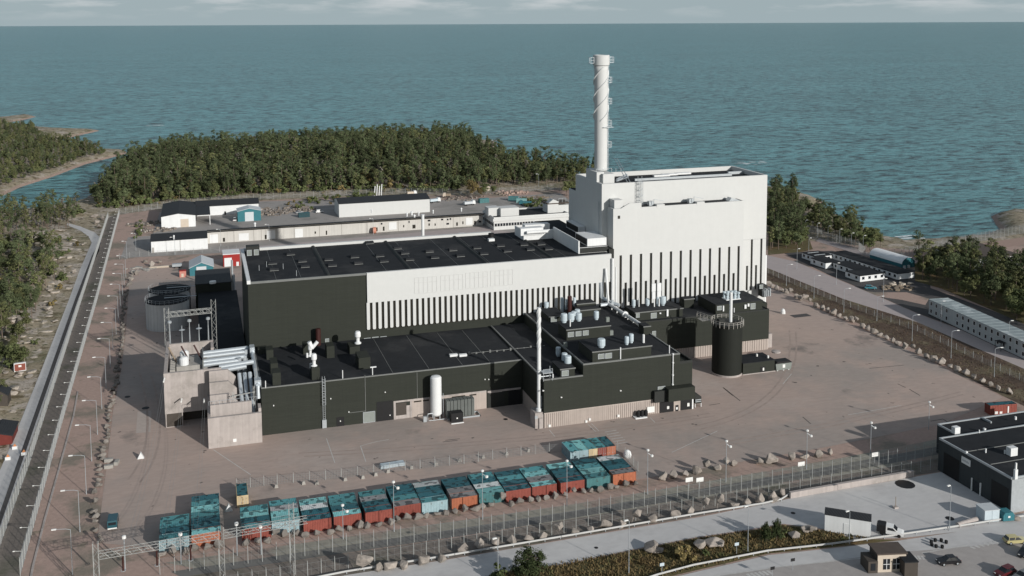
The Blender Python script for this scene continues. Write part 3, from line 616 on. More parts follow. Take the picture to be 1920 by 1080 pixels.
MB().lathe((CX, CYc, 0), [(2.32, zt0-3.6), (2.72, zt0-3.3), (2.72, zt0-.15), (2.55, zt0), (2.2, zt0), (2.2, zt0-.8)], 40).build('cap_ring', M_WHITE, chim)
MB().lathe((CX, CYc, 0), [(2.0, zt0-.9), (2.0, zt0-.55)], 24).build('flue_mouth', M_RUST, chim)
b = MB(); zs0 = OY(1126, 226, CYc).z; H_ = zt0-4-zs0
for s in range(3):
    last = None; nseg = 60
    for k in range(nseg+1):
        t_ = k/nseg; an = 2*math.pi*(t_*1.05 + s/3) + 2.2; z = zs0 + H_*t_
        rr = 2.26; p1 = Vector((CX + rr*math.cos(an), CYc + rr*math.sin(an), z)); p2 = Vector((CX + (rr+.34)*math.cos(an), CYc + (rr+.34)*math.sin(an), z))
        if last: b.quad(last[0], p1, p2, last[1]); b.quad(last[0]+Vector((0,0,.12)), last[1]+Vector((0,0,.12)), p2+Vector((0,0,.12)), p1+Vector((0,0,.12))); b.quad(last[1], p2, p2+Vector((0,0,.12)), last[1]+Vector((0,0,.12)))
        last = (p1, p2)
b.build('spiral_strake', M_WHITE2, chim)
def cage(x, y, z, s=1.2):
    b = MB()
    b.box(x, x+s, y-s/2, y+s/2, z, z+.12)
    for dx in (.06, s):
        for dy in (-s/2, s/2): b.tube((x+dx, y+dy, z), (x+dx, y+dy, z+1.9), .07, 4)
    for zz in (z+.9, z+1.9):
        b.tube((x, y-s/2, zz), (x+s, y-s/2, zz), .06, 4); b.tube((x+s, y-s/2, zz), (x+s, y+s/2, zz), .06, 4); b.tube((x, y+s/2, zz), (x+s, y+s/2, zz), .06, 4)
    return b
for yy in (155, 195, 236, 276): cage(CX+2.35, CYc, OY(1140, yy, CYc).z).build('rest_platform', M_GALV, chim)
cage(CX+2.75, CYc, zt0-2.6, 1.4).build('rest_platform', M_GALV, chim)
q = cage(0, 0, 0, 1.2); 
for f in range(len(q.v)): q.v[f] = (CX-2.75-q.v[f][0], CYc-q.v[f][1], zt0-2.7+q.v[f][2])
q.build('rest_platform', M_GALV, chim)
b = MB()
for dy in (-.28, .28): b.tube((CX+2.55, CYc+dy, zb0), (CX+2.55, CYc+dy, zt0-1), .06, 4)
for k in range(int((zt0-zb0)/1.2)): b.tube((CX+2.55, CYc-.28, zb0+k*1.2), (CX+2.55, CYc+.28, zb0+k*1.2), .05, 4)
for k in range(12):
    z = zb0 + 2 + k*3.1; b.tube((CX+3.0, CYc-.3, z), (CX+3.0, CYc+.3, z), .05, 4); b.tube((CX+2.55, CYc-.28, z), (CX+3.0, CYc-.3, z), .05, 4)
b.build('ladder', M_GALV, chim)
b = MB(); z = OY(1126, 238, CYc).z; b.box(CX-.2, CX+3.4, CYc-2.75, CYc-2.1, z, z+.15); b.build('bracket', M_GALV, chim)
b = MB()
for (dx, dy) in [(-3.2, -4), (-3.2, 4), (2.2, -4), (3.2, -5.2), (5, -5.2), (-1, -4.3)]: b.tube((CX+dx, CYc+dy, 56.3), (CX+dx, CYc+dy, 57.5), .06, 4)
b.tube((CX-3.2, CYc-4, 57.4), (CX+2.2, CYc-4, 57.4), .05, 4); b.tube((CX-3.2, CYc-4, 57.4), (CX-3.2, CYc+4, 57.4), .05, 4)
b.build('guard_rail', M_GALV, chim)
# ================================================================== LOW FRONT ANNEX
an = thing('front_annex', 'low dark annex with black roof in front of the long hall', 'building', (48, 272, 0))
AX0, AX1, AY = 13.2, 83.3, 256.7
MB().box(AX0, AX1, AY, HY0-.02, 0, LZ-.3, bottom=False).build('wall', M_DARK, an)
MB().box(AX0+.2, AX1-.05, AY+.2, HY0-.04, LZ-.3, LZ-.15).build('roof', M_ROOF, an)
roofedge(MB(), AX0, AX1, AY, HY0-.05, LZ-.3, .25, .3, 'fl').build('roof_edge', M_EDGE, an)
b = MB()
for (xa, ya, xb_, yb) in [(712, 655, 729, 694), (770, 640, 806, 688), (825, 630, 870, 682), (872, 625, 912, 660)]:
    p = G(xa, ya, LZ); b.box(p.x-.05, p.x+.05, AY+1, HY0-1, LZ-.15, LZ-.1)
b.build('roof_seam', M_EDGE, an)
def ab(name, x, y, frx, top, depth, m=None, par=None, z0=None):
    v = bpx(x, y, frx, top, depth=depth, z0=LZ if z0 is None else z0); return MB().box(*v[:4], v[4]-.2, v[5]).build(name, m or M_DARK, par or an), v
for q in [(508, 700, 521.5, 682, 5), (511.5, 722, 527, 700, 4), (585, 712, 600, 690, 5), (613, 671, 627.5, 650, 4), (673, 692, 695, 672, 6), (656, 663, 675, 651, 5), (500, 674, 513, 657, 4), (569, 664, 581, 646, 3), (484, 664, 500, 655, 3)]:
    ab('roof_box', *q)
vent(an, 597, 647, 616, .75, LZ, M_RUST, 'red_flue', 'pipe')
vent(an, 589, 687, 663, .75, LZ+3, M_WHITE2, 'white_vent', 'bottle')
vent(an, 582, 668, 645, .6, LZ+1, M_WHITE2, 'white_vent', 'bottle')
vent(an, 671, 644, 621, .85, LZ+2, M_WHITE2, 'white_vent', 'bottle')
p = G(585, 668, LZ+1); p.z = OY(584, 653, p.y).z
MB().tube(p, p+Vector((-.7, 0, 1.9)), .6, 10).tube(p, p+Vector((1.6, 0, 1.7)), .5, 10).build('forked_vent', M_WHITE2, an)
for x, y, tp in [(576, 670, 662), (583, 690, 681)]: vent(an, x, y, tp, .3, LZ+2, M_WHITE2, 'white_vent', 'pipe')
b = MB()
for x, y, tp in [(498, 726, 714), (642.5, 709, 694), (698.5, 702, 688)]: p = G(x, y, LZ); z = OY(x, tp, p.y).z; b.tube((p.x, p.y, LZ-.2), (p.x, p.y, z), .12, 6)
p = G(698.5, 702, LZ); b.box(p.x-.6, p.x+1.0, p.y-.3, p.y+.1, LZ+1.9, LZ+2.15)
b.build('roof_mast', M_WHITE2, an)
for xa, xb_ in [(843, 857.5), (861, 875)]:
    p = G((xa+xb_)/2, 667, LZ); hw = .5*(OY(xb_, 667, p.y).x - OY(xa, 667, p.y).x); MB().box(p.x-hw, p.x+hw, p.y-.5, p.y+.5, LZ-.1, LZ+.5).build('white_roof_unit', M_WHITE2, an)
b = MB(); p = G(880, 664, LZ); q = G(1020, 650, LZ)
for k in range(12):
    t_ = k/11; pp = p.lerp(q, t_); b.box(pp.x-.25, pp.x+.25, pp.y-.2, pp.y+.2, LZ-.1, LZ+.35+.3*(k % 3 == 0)); 
b.tube((p.x, p.y, LZ+.25), (q.x, q.y, LZ+.25), .07, 5); b.build('roof_pipe_run', M_EDGE, an)
# ground floor openings on the front
panel(an, 'roller_door', AY, 706, 754, 736.5, 789.5, M_BLACK, .06)
b = MB(); x0, x1, z0, z1 = face(738, 749, 912, 784, AY); zt_ = OY(740, 752, AY).z
xs = [OY(v, 770, AY).x for v in (738, 742, 769, 772, 800, 912)]
b.box(xs[0], xs[5], AY-.15, AY+.02, zt_-.45, zt_); b.box(xs[0], xs[1], AY-.15, AY+.02, 0, zt_-.45); b.box(xs[2], xs[3], AY-.15, AY+.02, 0, zt_-.45); b.build('pink_lintel', M_CONC, an)
b = MB(); b.box(xs[1], xs[2], AY-.03, AY+.02, 0, zt_-1.6); b.build('open_bay_wall', M_CONC, an)
MB().box(xs[1]+.05, xs[2]-1, AY-.05, AY+.0, 1.0, zt_-.7).build('bay_opening', M_BROWNW, an)
MB().box(xs[3]+.05, xs[4], AY-.12, AY+.02, 0, zt_-.46).build('pale_gate', M_RIB, an)
MB().box(xs[4]+.01, xs[5], AY-.14, AY+.02, 0, zt_-.46).build('pink_wall_panel', M_RIB, an)
for xa, xb_ in [(776, 790), (793, 804), (847, 872), (880, 893)]: x0, x1, _, _ = face(xa, 750, xb_, 752, AY); MB().box(x0, x1, AY-.2, AY-.1, zt_-.95, zt_-.6).build('vent_slot', M_SLOT, an)
panel(an, 'steel_gate', AY, 914, 731, 946, 766, M_DARKT, .1); panel(an, 'dark_door', AY, 953, 728, 976, 760, M_BLACK, .08)
b = MB(); x0, x1, z0, z1 = face(914, 724, 976, 731, AY); b.box(x0, x1, AY-.16, AY+.02, z0+.3, z0+.8); x0, x1, z0, z1 = face(917, 733, 941, 734, AY); b.box(x0, x1, AY-.2, AY-.1, z0, z0+.25); b.build('pale_lintel', M_CONC, an)
panel(an, 'dark_door', AY, 631, 783, 645.5, 798, M_BLACK, .06); louver(an, AY, 680.5, 773, 703.5, 790.5)
b = MB()
for x, y in [(638, 789), (731, 778), (513, 760), (620, 747), (654, 772), (722, 735), (909, 711), (916, 711)]: p = OY(x, y, AY); b.box(p.x-.13, p.x+.13, AY-.3, AY+.02, p.z-.12, p.z+.14)
b.build('wall_lamp', M_LAMPW, an)
x0, x1, z0, z1 = face(684, 703, 685, 772, AY); b = MB(); b.box(x0, x0+.12, AY-.15, AY+.02, z0, z1); x2 = OY(655, 773, AY).x; b.box(x2, x0, AY-.15, AY+.02, z0+.2, z0+.3); b.box(x0+14.0-.05, x0+14.05, AY-.1, AY+.02, 3, LZ-.4); b.build('cable_duct', M_EDGE, an)
x0 = OY(607, 750, AY).x; z1 = OY(607, 703, AY).z; zc0 = OY(607, 757, AY).z
b = MB()
for dx in (-.3, .3): b.tube((x0+dx, AY-.25, .3), (x0+dx, AY-.25, LZ+1.3), .06, 5)
for k in range(24): b.tube((x0-.3, AY-.25, .6+k*.52), (x0+.3, AY-.25, .6+k*.52), .045, 4)
for k in range(10):
    z = zc0 + k*.75; b.path([(x0-.35, AY-.25, z), (x0-.4, AY-.9, z), (x0+.4, AY-.9, z), (x0+.35, AY-.25, z)], .06, 4)
for dx in (-.4, .4): b.tube((x0+dx, AY-.9, zc0), (x0+dx, AY-.9, LZ+1.0), .06, 4)
b.box(x0-.55, x0+.55, AY-.5, AY-.02, .2, 2.4)
b.build('caged_ladder', M_GALV, an)
# ducts down the left end
b = MB(); P = [OY(475, 667, 285), OY(478, 690, 272), OY(487, 722, 260)]
b.path([(AX0-.7, 285, LZ+.6), (AX0-.7, 272, LZ+.4), (AX0-.7, 258, LZ+.2), (AX0-.7, 257.5, LZ-3)], .55, 10); b.box(AX0-1.4, AX0-.1, 283.5, 286.5, LZ-.5, LZ+2.2); b.box(AX0-1.5, AX0+.1, 258.5, 261, LZ-.4, LZ+1.4)
b.build('side_duct', M_PIPE, an)
# nitrogen tank, vaporiser, black box in front
q = G(820, 788); tk = thing('gas_tank', 'white upright cylindrical tank standing against the dark annex wall', 'tank', (q.x, q.y+1.3, 0))
h = OY(820, 704, q.y+1.3).z
MB().lathe((q.x, q.y+1.3, 0), [(.5, .9), (1.2, 1.0), (1.5, 1.4), (1.5, h*.77), (1.53, h*.77), (1.53, h*.785), (1.5, h*.785), (1.5, h-.5), (1.2, h-.15), (.5, h)], 28).build('vessel', M_WHITEP, tk)
for k in range(4):
    t_ = .78 + k*math.pi/2; MB().tube((q.x+1.15*math.cos(t_), q.y+1.3+1.15*math.sin(t_), 0), (q.x+1.15*math.cos(t_), q.y+1.3+1.15*math.sin(t_), 1.4), .16, 6).build('leg', M_GALV, tk)
b = MB(); b.path([(q.x+1.8, q.y+.6, 0), (q.x+1.8, q.y+.6, 7)], .07, 5); b.path([(q.x-2.6, q.y, 0), (q.x-2.6, q.y, 2), (q.x-1.2, q.y+.3, 2), (q.x-1.2, q.y+.3, .8)], .1, 5); b.box(q.x-3.8, q.x-2.9, q.y-.3, q.y+.3, 0, 1.5); b.build('pipework', M_GALV, tk)
b = MB()
for y in (-.9, 2.8): b.tube((q.x-2.5, q.y+y, .5), (q.x+2.4, q.y+y, .5), .07, 5)
b.build('skid_rail', M_GALV, tk)
q2 = G(872, 783); vp = thing('air_vaporiser', 'bank of grey finned vaporiser panels right of the white tank', 'vaporiser', (q2.x, q2.y+1, 0))
x0, x1, z0, z1 = face(838, 751, 890, 783, q2.y)
vm = MB()
for k in range(3): vm.box(-.36+k*.28, -.2+k*.28, -1.2, 1.2, 0, 4.6)
vm.box(-.34, .34, -.12, .12, .1, 4.5)
vmm = vm.mesh('fin_panel', M_VAPO)
for k in range(8): o = link('fin_panel', vmm, vp); o.location = (x0 + .4 + (x1-x0-.8)*k/7 - q2.x, .2, .4)
b = MB(); b.box(x0, x1+1.5, q2.y-.7, q2.y-.5, .1, .5); b.box(x0, x1+1.5, q2.y+2.3, q2.y+2.5, .1, .5); b.box(x1+1.3, x1+1.5, q2.y-.7, q2.y+2.5, .1, .5); b.build('base_frame', M_GALV, vp)
v = bpx(846.5, 795, 868.5, 776, depth=2.2); bx_ = thing('skip_box', 'black cabinet on pale pallet beside the white tank', 'cabinet', (v[0], v[2], 0))
MB().box(*v[:4], .3, v[5]).build('cabinet', M_BLACK, bx_); MB().box(v[0]-.1, v[1]+.1, v[2]-.4, v[2]-.1, .02, .25).build('pallet', M_WHITE2, bx_)
MB().box(v[0]+1.4, v[0]+1.75, v[2]-.03, v[2]+.01, 1.2, 1.55).build('notice', M_LAMPW, bx_)
# ================================================================== CENTRAL BLOCK
cb = thing('service_block', 'stepped dark block with pink ribbed base and rooftop plant boxes', 'building', (105, 260, 0))
BX0, BXm, BX1, BY, BZl, BZh = 83.4, 94.3, 122.4, 238.8, 13.05, 16.0
zbase = 4.1
MB().box(BX0, BXm-.01, BY, HY0-.6, zbase, BZl-.3).build('wall', M_DARK, cb)
MB().box(BXm, BX1, BY, HY0-.6, zbase, BZh-.3).build('wall', M_DARK, cb)
MB().box(BX0+.25, BXm-.02, BY+.2, HY0-.7, BZl-.3, BZl-.15).build('roof', M_ROOF, cb)
MB().box(BXm+.25, BX1-.2, BY+.2, HY0-.7, BZh-.3, BZh-.15).build('roof', M_ROOF, cb)
roofedge(MB(), BX0, BXm-.03, BY, HY0-.6, BZl-.3, .35, .35, 'fl').build('roof_edge', M_EDGE, cb)
roofedge(MB(), BXm, BX1, BY, HY0-.6, BZh-.3, .35, .4, 'flr').build('roof_edge', M_EDGE, cb)
MB().box(BX1+.01, 126.2, BY+.1, BY+9, zbase, BZh-3.0).build('side_wing', M_DARK, cb)
roofedge(MB(), BX1+.01, 126.2, BY+.1, BY+9, BZh-3.0, .3, .7, 'flbr').build('roof_edge', M_DARKT, cb)
# ribbed pink base
bm0 = MB(); bm0.box(BX0+.1, BX1, BY+.15, HY0-1, 0, zbase-.01)
bm0.build('base_wall', M_RIB, cb)
x1p = OY(1236, 751, BY).x; nr = 58
rm = MB().box(-.2, .2, -.12, .02, 0, zbase-.02).mesh('rib', M_RIB)
for k in range(nr):
    o = link('rib', rm, cb); o.location = Vector((BX0+.35 + (x1p-BX0-.6)*k/(nr-1), BY+.14, .01)) - Vector(cb['_o'])
MB().box(BX0, x1p, BY-.02, BY+.13, zbase-.25, zbase-.002).build('base_trim', M_RIB, cb)
# doors right
panel(cb, 'dark_door', BY, 1237.5, 751, 1262.5, 775, M_BLACK, .05); panel(cb, 'dark_door', BY, 1275.5, 748, 1297, 770, M_BLACK, .05)
panel(cb, 'pale_pier', BY, 1263, 749, 1275, 773, M_RIB, .14); panel(cb, 'narrow_door', BY, 1266, 759.5, 1271.5, 772, M_BLACK, .2); panel(cb, 'pale_pier', BY, 1297.3, 746, 1299.5, 770, M_WHITE2, .14)
for (xa, ya, xb_, yb) in [(1250, 761.5, 1254, 766), (1288, 755.5, 1292, 761), (1267, 763, 1270, 767)]: panel(cb, 'door_notice', BY, xa, ya, xb_, yb, M_LAMPW, .25)
x0, x1, z0, z1 = face(1254, 724, 1303, 750, BY-2.5)
MB().box(x0, x1, BY-2.5, BY-.02, zbase-.3, z1-1).build('canopy', M_DARK, cb)
louver(cb, BY, 1233, 725, 1247, 743)
MB().box(x0-3.5, x0-.02, BY-1.2, BY-.02, zbase-.6, zbase+2.5).build('canopy_side', M_DARKT, cb)
for (xa, ya, xb_, yb) in [(1097, 788, 1100.5, 791.5), (1103.5, 784, 1107, 787.5), (1028, 796, 1032, 800), (1157, 777.5, 1161, 781)]: panel(cb, 'wall_box', BY, xa, ya, xb_, yb, M_LAMPW, .3)
panel(cb, 'white_board', BY, 1213, 763, 1226.5, 772, M_LAMPW, .25)
b = MB(); v = bpx(1191, 786, 1213, 773, depth=2)
b.box(v[0], v[1], v[2]-.3, v[3]-.4, 0, .3); b.build('plinth', M_WHITE2, cb)
b = MB()
for k in range(3): b.lathe((v[0]+1.2+k*1.1, v[2]+.7, 0), [(.5, .3), (.55, .6), (.55, 1.6), (.3, 1.9)], 10)
b.build('pump', M_BLACK, cb)
b = MB()
for x, y in [(1018, 732), (1052, 744.5), (1163, 732)]: p = OY(x, y, BY); b.box(p.x-.2, p.x+.2, BY-.4, BY+.02, p.z-.1, p.z+.12)
b.build('wall_lamp', M_LAMPW, cb)
b = MB(); p1 = OY(1261, 663, BY); p2 = OY(1261, 720, BY)
b.tube((p1.x, BY-.3, p2.z), (p1.x, BY-.3, p1.z), .16, 8); 
for z in (p1.z, (p1.z+p2.z)/2+1.8, (p1.z+p2.z)/2-1.6, p2.z): b.tube((p1.x, BY-.3, z-.15), (p1.x, BY-.3, z+.15), .3, 8)
p3 = OY(1255, 656, BY+1); b.tube((p3.x, BY+1, BZh-.2), (p3.x, BY+1, BZh+2.2), .14, 6); p3 = OY(1037, 705, BY+1); b.tube((p3.x, BY+1, BZl-.2), (p3.x, BY+1, BZl+.9), .14, 6)
b.build('white_pipe', M_WHITE2, cb)
def rbx(par, name, fl, frx, top, back=None, depth=None, z0=BZh, m=None, rm_=None, edge=True):
    v = bpx(fl[0], fl[1], frx, top, depth=depth, back=back, z0=z0); b = MB().box(v[0], v[1], v[2], v[3], z0-.2, v[5]-.2); o = b.build(name, m or M_DARK, par)
    q = MB().box(v[0]-.15, v[1]+.15, v[2]-.15, v[3]+.15, v[5]-.2, v[5]); r = q.build('roof', rm_ or M_ROOF, o, world=False); r.location = -Vector(par['_o'])
    if edge:
        e = MB().box(v[0]-.2, v[1]+.2, v[2]-.22, v[2]-.151, v[5]-.25, v[5]+.05).build('edge_trim', M_EDGE, o, world=False); e.location = -Vector(par['_o'])
    return v
v1 = rbx(cb, 'plant_room', (1111, 679), 1221, 659.4, back=(1085, 638))
for q in [(1121, 664, 1133, 672), (1134.5, 662.5, 1147, 671)]: louver(cb, v1[2], *q)
v2 = rbx(cb, 'plant_room', (1062.5, 637.8), 1144, 618, back=(1047.5, 605))
for q in [(1064.5, 623, 1076, 631), (1079, 621.5, 1090, 629.5), (1092.5, 620, 1103.5, 628)]: louver(cb, v2[2], *q)
v3 = rbx(cb, 'plant_room', (1030, 603), 1060, 594, depth=9); louver(cb, v3[2], 1032.5, 595, 1043.5, 603)
v4 = rbx(cb, 'plant_room', (1086, 594), 1125, 582, depth=10); v4b = rbx(cb, 'plant_room', (1082, 575), 1116, 570, depth=4, z0=v4[5])
v5 = rbx(cb, 'plant_room', (1051, 707), 1077.5, 692, depth=6.5, z0=BZl); louver(cb, v5[2], 1053, 695, 1066, 704)
rbx(cb, 'plant_box', (1207, 627), 1219, 612, depth=3.5)
for x, y, tp, r in [(1127.5, 651, 635, 1.05), (1175, 646, 631, .6), (1183.5, 642.5, 626, .65)]: vent(cb, x, y, tp, r, v1[5])
for x, y, tp, r in [(1206.5, 642.5, 627, .32)]: vent(cb, x, y, tp, r, v1[5], M_WHITE2, kind='pipe')
for x, y, tp, r in [(1057.5, 604.5, 588, .95), (1071, 602.5, 587, .95), (1085, 601.5, 587, .9), (1076, 592, 584, .8), (1082.5, 588, 580, .8), (1118, 599, 583.5, .75)]: vent(cb, x, y, tp, r, v2[5])
vent(cb, 1069, 612, 599, .18, v2[5], M_WHITE2, kind='pipe')
vent(cb, 1024.5, 577, 566.5, .75, v3[5])
for x, y, tp, r, m in [(1054, 584, 558, .55, M_VENT), (1061.5, 580, 561, .4, M_VENT), (1068, 588, 555, .7, M_RUST), (1077, 584, 558, .5, M_VENT)]: vent(cb, x, y, tp, r, BZh, m, 'flue_pipe', 'pipe')
for x, y, tp, r in [(1047, 667.5, 651, .75), (1058.5, 679, 662, .8), (1064.5, 684, 667, .95)]: vent(cb, x, y, tp, r, BZl+ (1.6 if x > 1050 else 0))
b = MB(); P = [G(1131, 572, BZh), G(1131, 583, BZh), G(1139, 588, BZh), G(1146, 590, BZh)]
p = P[0]; b.path([Vector((p.x-1, p.y, 23.5)), Vector((p.x-.6, p.y, 18.5)), Vector((p.x+1.8, p.y-2, 17.2)), Vector((p.x+3.6, p.y-4.5, 16.8))], .6, 10); b.tube((p.x-2.2, p.y-3, 17), (p.x+1.5, p.y-3, 17), .6, 10); b.tube((p.x+1.5, p.y-3.6, 16), (p.x+1.5, p.y-3.6, 18.4), .5, 10)
b.build('bent_duct', M_PIPE, cb)
b = MB(); p = G(1141, 576, BZh); q = G(1205, 616, BZh)
b.tube((p.x, p.y, BZh+1.1), (q.x, q.y, BZh+.9), .5, 10); mid = p.lerp(q, .5); d = (q-p).normalized(); c_ = mid + Vector((0, 0, 1.0)); b.tube(c_ - d*.35, c_ + d*.35, .95, 12); b.tube((p.x, p.y, BZh+1.1), (p.x-.2, p.y+2, 28), .38, 10)
for k in range(6): r_ = p.lerp(q, .1+.16*k); b.box(r_.x-.15, r_.x+.15, r_.y-.15, r_.y+.15, BZh-.2, BZh+.7)
b.build('roof_pipe', M_WHITEP, cb)
for x, y in [(1060, 650), (1139, 602), (1146, 627)]: p = G(x, y, BZh); MB().box(p.x-.5, p.x+.5, p.y-.4, p.y+.4, BZh-.2, BZh+1.2).build('roof_unit', M_GREENC, cb)
p = G(1163.7, 674, BZh); MB().tube((p.x, v1[2]-.2, BZh-.2), (p.x, v1[2]-.2, v1[5]+.4), .18, 6).build('white_pipe', M_WHITE2, cb)
b = MB(); p = G(1021, 716, BZl); q = G(1012, 680, BZl); b.box(p.x-.1, p.x+2.6, p.y+.8, p.y+3.0, BZl+1.8, BZl+2.0)
for dx, dy in ((0, .9), (2.5, .9), (0, 2.9), (2.5, 2.9)): b.tube((p.x+dx, p.y+dy, BZl-.2), (p.x+dx, p.y+dy, BZl+3.0), .07, 4)
b.tube((p.x, p.y+.9, BZl+2.9), (p.x+2.5, p.y+.9, BZl+2.9), .06, 4); b.build('platform', M_GALV, cb)
# thin stack in front of the service block
q = G(1006.5, 805); st = thing('exhaust_stack', 'thin tall pale exhaust pipe on a pink plinth at service block corner', 'stack', (q.x+1.2, q.y+1.6, 0))
sx, sy = q.x+1.2, q.y+1.7
zt_ = OY(1006.5, 577, sy).z
MB().box(sx-1.5, BX0-.03, sy-1.3, sy+2.6, 0, 4.2).build('plinth', M_CONC, st)
MB().box(sx-.5, sx+.5, sy-1.7, sy-1.31, 0, 2.8).build('duct_cover', M_CONC, st)
x0, x1, z0, z1 = face(1003, 780, 1008, 785, sy-1.3); MB().box(x0, x1, sy-1.36, sy-1.29, z0, z1).build('grille', M_GALV, st)
MB().lathe((sx, sy, 0), [(.8, 4.2), (.8, 4.9), (.52, 5.1), (.50, zt_-5), (.48, zt_), (.35, zt_)], 16).build('pipe', M_WHITEP, st, smooth=False)
b = MB()
for s in range(3):
    last = None
    for k in range(41):
        t_ = k/40; an_ = 2*math.pi*(t_*1.3+s/3); z = zt_-11+10.6*t_; p1 = Vector((sx+.46*math.cos(an_), sy+.46*math.sin(an_), z)); p2 = Vector((sx+.6*math.cos(an_), sy+.6*math.sin(an_), z))
        if last: b.quad(last[0], p1, p2, last[1])
        last = (p1, p2)
b.build('spiral_strake', M_WHITEP, st)
b = MB(); b.box(sx+.4, BX0-.05, sy-.3, sy+.3, 5.2, 8.2); b.tube((sx, sy, 13.3), (sx+3.5, sy, 13.3), .12, 5); b.build('bracket', M_GALV, st)
# ================================================================== RIGHT ANNEX + SILO
ra = thing('right_annex', 'dark block with pink ribbed base below the tall white building', 'building', (150, 284, 0))
RX0, RX1, RY, RZ = 122.5, 173.2, 276.3, 13.3
MB().box(RX0, RX1, RY, FY-.02, 3.6, RZ-.3, bottom=False).build('wall', M_DARK, ra)
MB().box(173.3, RX1+4, 284, 297.9, 3.6, RZ-.3, bottom=False).build('wall', M_DARK, ra)
MB().box(RX0+.2, RX1-.2, RY+.2, FY-.04, RZ-.3, RZ-.15).build('roof', M_ROOF, ra)
roofedge(MB(), RX0, RX1, RY, FY-.03, RZ-.3, .3, .38, 'flr').build('roof_edge', M_DARKT, ra)
MB().box(RX0+.1, RX1-.1, RY+.2, FY-.05, 0, 3.59).build('base_wall', M_RIB, ra)
for k in range(60):
    o = link('rib', rm, ra); o.location = Vector((RX0+.6 + (RX1-RX0-1.2)*k/59, RY+.19, .01)) - Vector(ra['_o']); o.scale = (1, 1, .87)
MB().box(RX1-.6, RX1+2.2, RY+1.5, RY+5, 0, 4.6).build('pink_pier', M_CONC, ra)
p5 = rbx(ra, 'plant_room', (1191, 601), 1280, 586, back=(1174, 573), z0=RZ)
for q in [(1192.5, 587, 1199, 595), (1220, 587, 1231, 596)]: louver(ra, p5[2], *q)
b = MB(); x0, x1, z0, z1 = face(1249, 580, 1252, 592, p5[2]); b.box(x0, x1, p5[2]-.5, p5[2], z0, z1); x0, x1, z0, z1 = face(1236, 586, 1239, 588, p5[2]); b.box(x0, x1, p5[2]-.3, p5[2], z0, z1); b.build('wall_unit', M_WHITE2, ra)
for x, y, tp, r in [(1188, 576, 562, .6), (1214, 573, 560, .65), (1233, 573, 556, .5), (1243, 572, 556, .95)]: vent(ra, x, y, tp, r, p5[5])
vent(ra, 1198, 575, 559, .16, p5[5], M_WHITE2, kind='pipe')
p = G(1222, 592, p5[5]); b = MB()
for x in (1227, 1236): a = OY(x, 560, p5[2]+4); b.box(a.x-.15, a.x+.15, a.y-.1, a.y+.1, p5[5]-.3, a.z)
b.build('panel_post', M_WHITE2, ra)
for q in [(1222, 532, 1229, 546), (1232, 531, 1239.5, 545), (1222.5, 547, 1228.5, 560), (1232, 546, 1239, 556)]:
    x0, x1, z0, z1 = face(*q, p5[2]+4); MB().box(x0, x1, p5[2]+3.8, p5[2]+4.2, z0, z1).build('white_panel', M_WHITE2, ra)
p6 = rbx(ra, 'plant_room', (1342, 589), 1429, 571, back=(1309, 553), z0=RZ, edge=False)
louver(ra, p6[2], 1344.5, 574, 1353, 581); louver(ra, p6[2], 1407, 569, 1416, 579)
b = MB()
for (xa, ya, xb_, yb) in [(1354.5, 573, 1356.5, 583), (1395, 571, 1398.5, 578), (1401, 569, 1404, 574), (1375, 577, 1376, 585)]: x0, x1, z0, z1 = face(xa, ya, xb_, yb, p6[2]); b.box(x0, x1, p6[2]-.4, p6[2]-.02, z0, z1)
b.build('wall_unit', M_WHITE2, ra)
rbx(ra, 'plant_box', (1283, 577), 1301, 561, depth=3, z0=RZ)
c = G(1371, 560, p6[5]); b = MB(); hub = Vector((c.x, c.y, p6[5]))
b.box(c.x-2.6, c.x+2.6, c.y-1.6, c.y+1.6, p6[5]-.1, p6[5]+.25)
b.build('cooler_base', M_WHITE2, ra)
for dx in (-2.0, -.7, .7, 2.0):
    for dy in (-1, 1): MB().lathe((c.x+dx, c.y+dy, 0), [(.42, p6[5]+.2), (.42, p6[5]+1.2), (.3, p6[5]+1.3), (.3, p6[5]+1.6), (.55, p6[5]+1.8), (.55, p6[5]+2.3)], 10).build('fan_cowl', M_VENT, ra)
x0, x1, z0, z1 = face(1423, 532, 1431, 553, 297); MB().box(x0, x1, 294.5, 297.4, z0, z1).build('wall_box', M_DARKT, ra); louver(ra, 294.5, 1424, 534, 1430.5, 541)
b = MB(); a = OY(1432, 575, 292)
for k in range(4): b.box(a.x-1+k*.7, a.x-.7+k*.7, 290, 291.5, RZ-.1, RZ+2+.5*(k % 2))
b.build('roof_unit', M_GALV, ra)
louver(ra, RY, 1222.5, 621, 1229.5, 632)
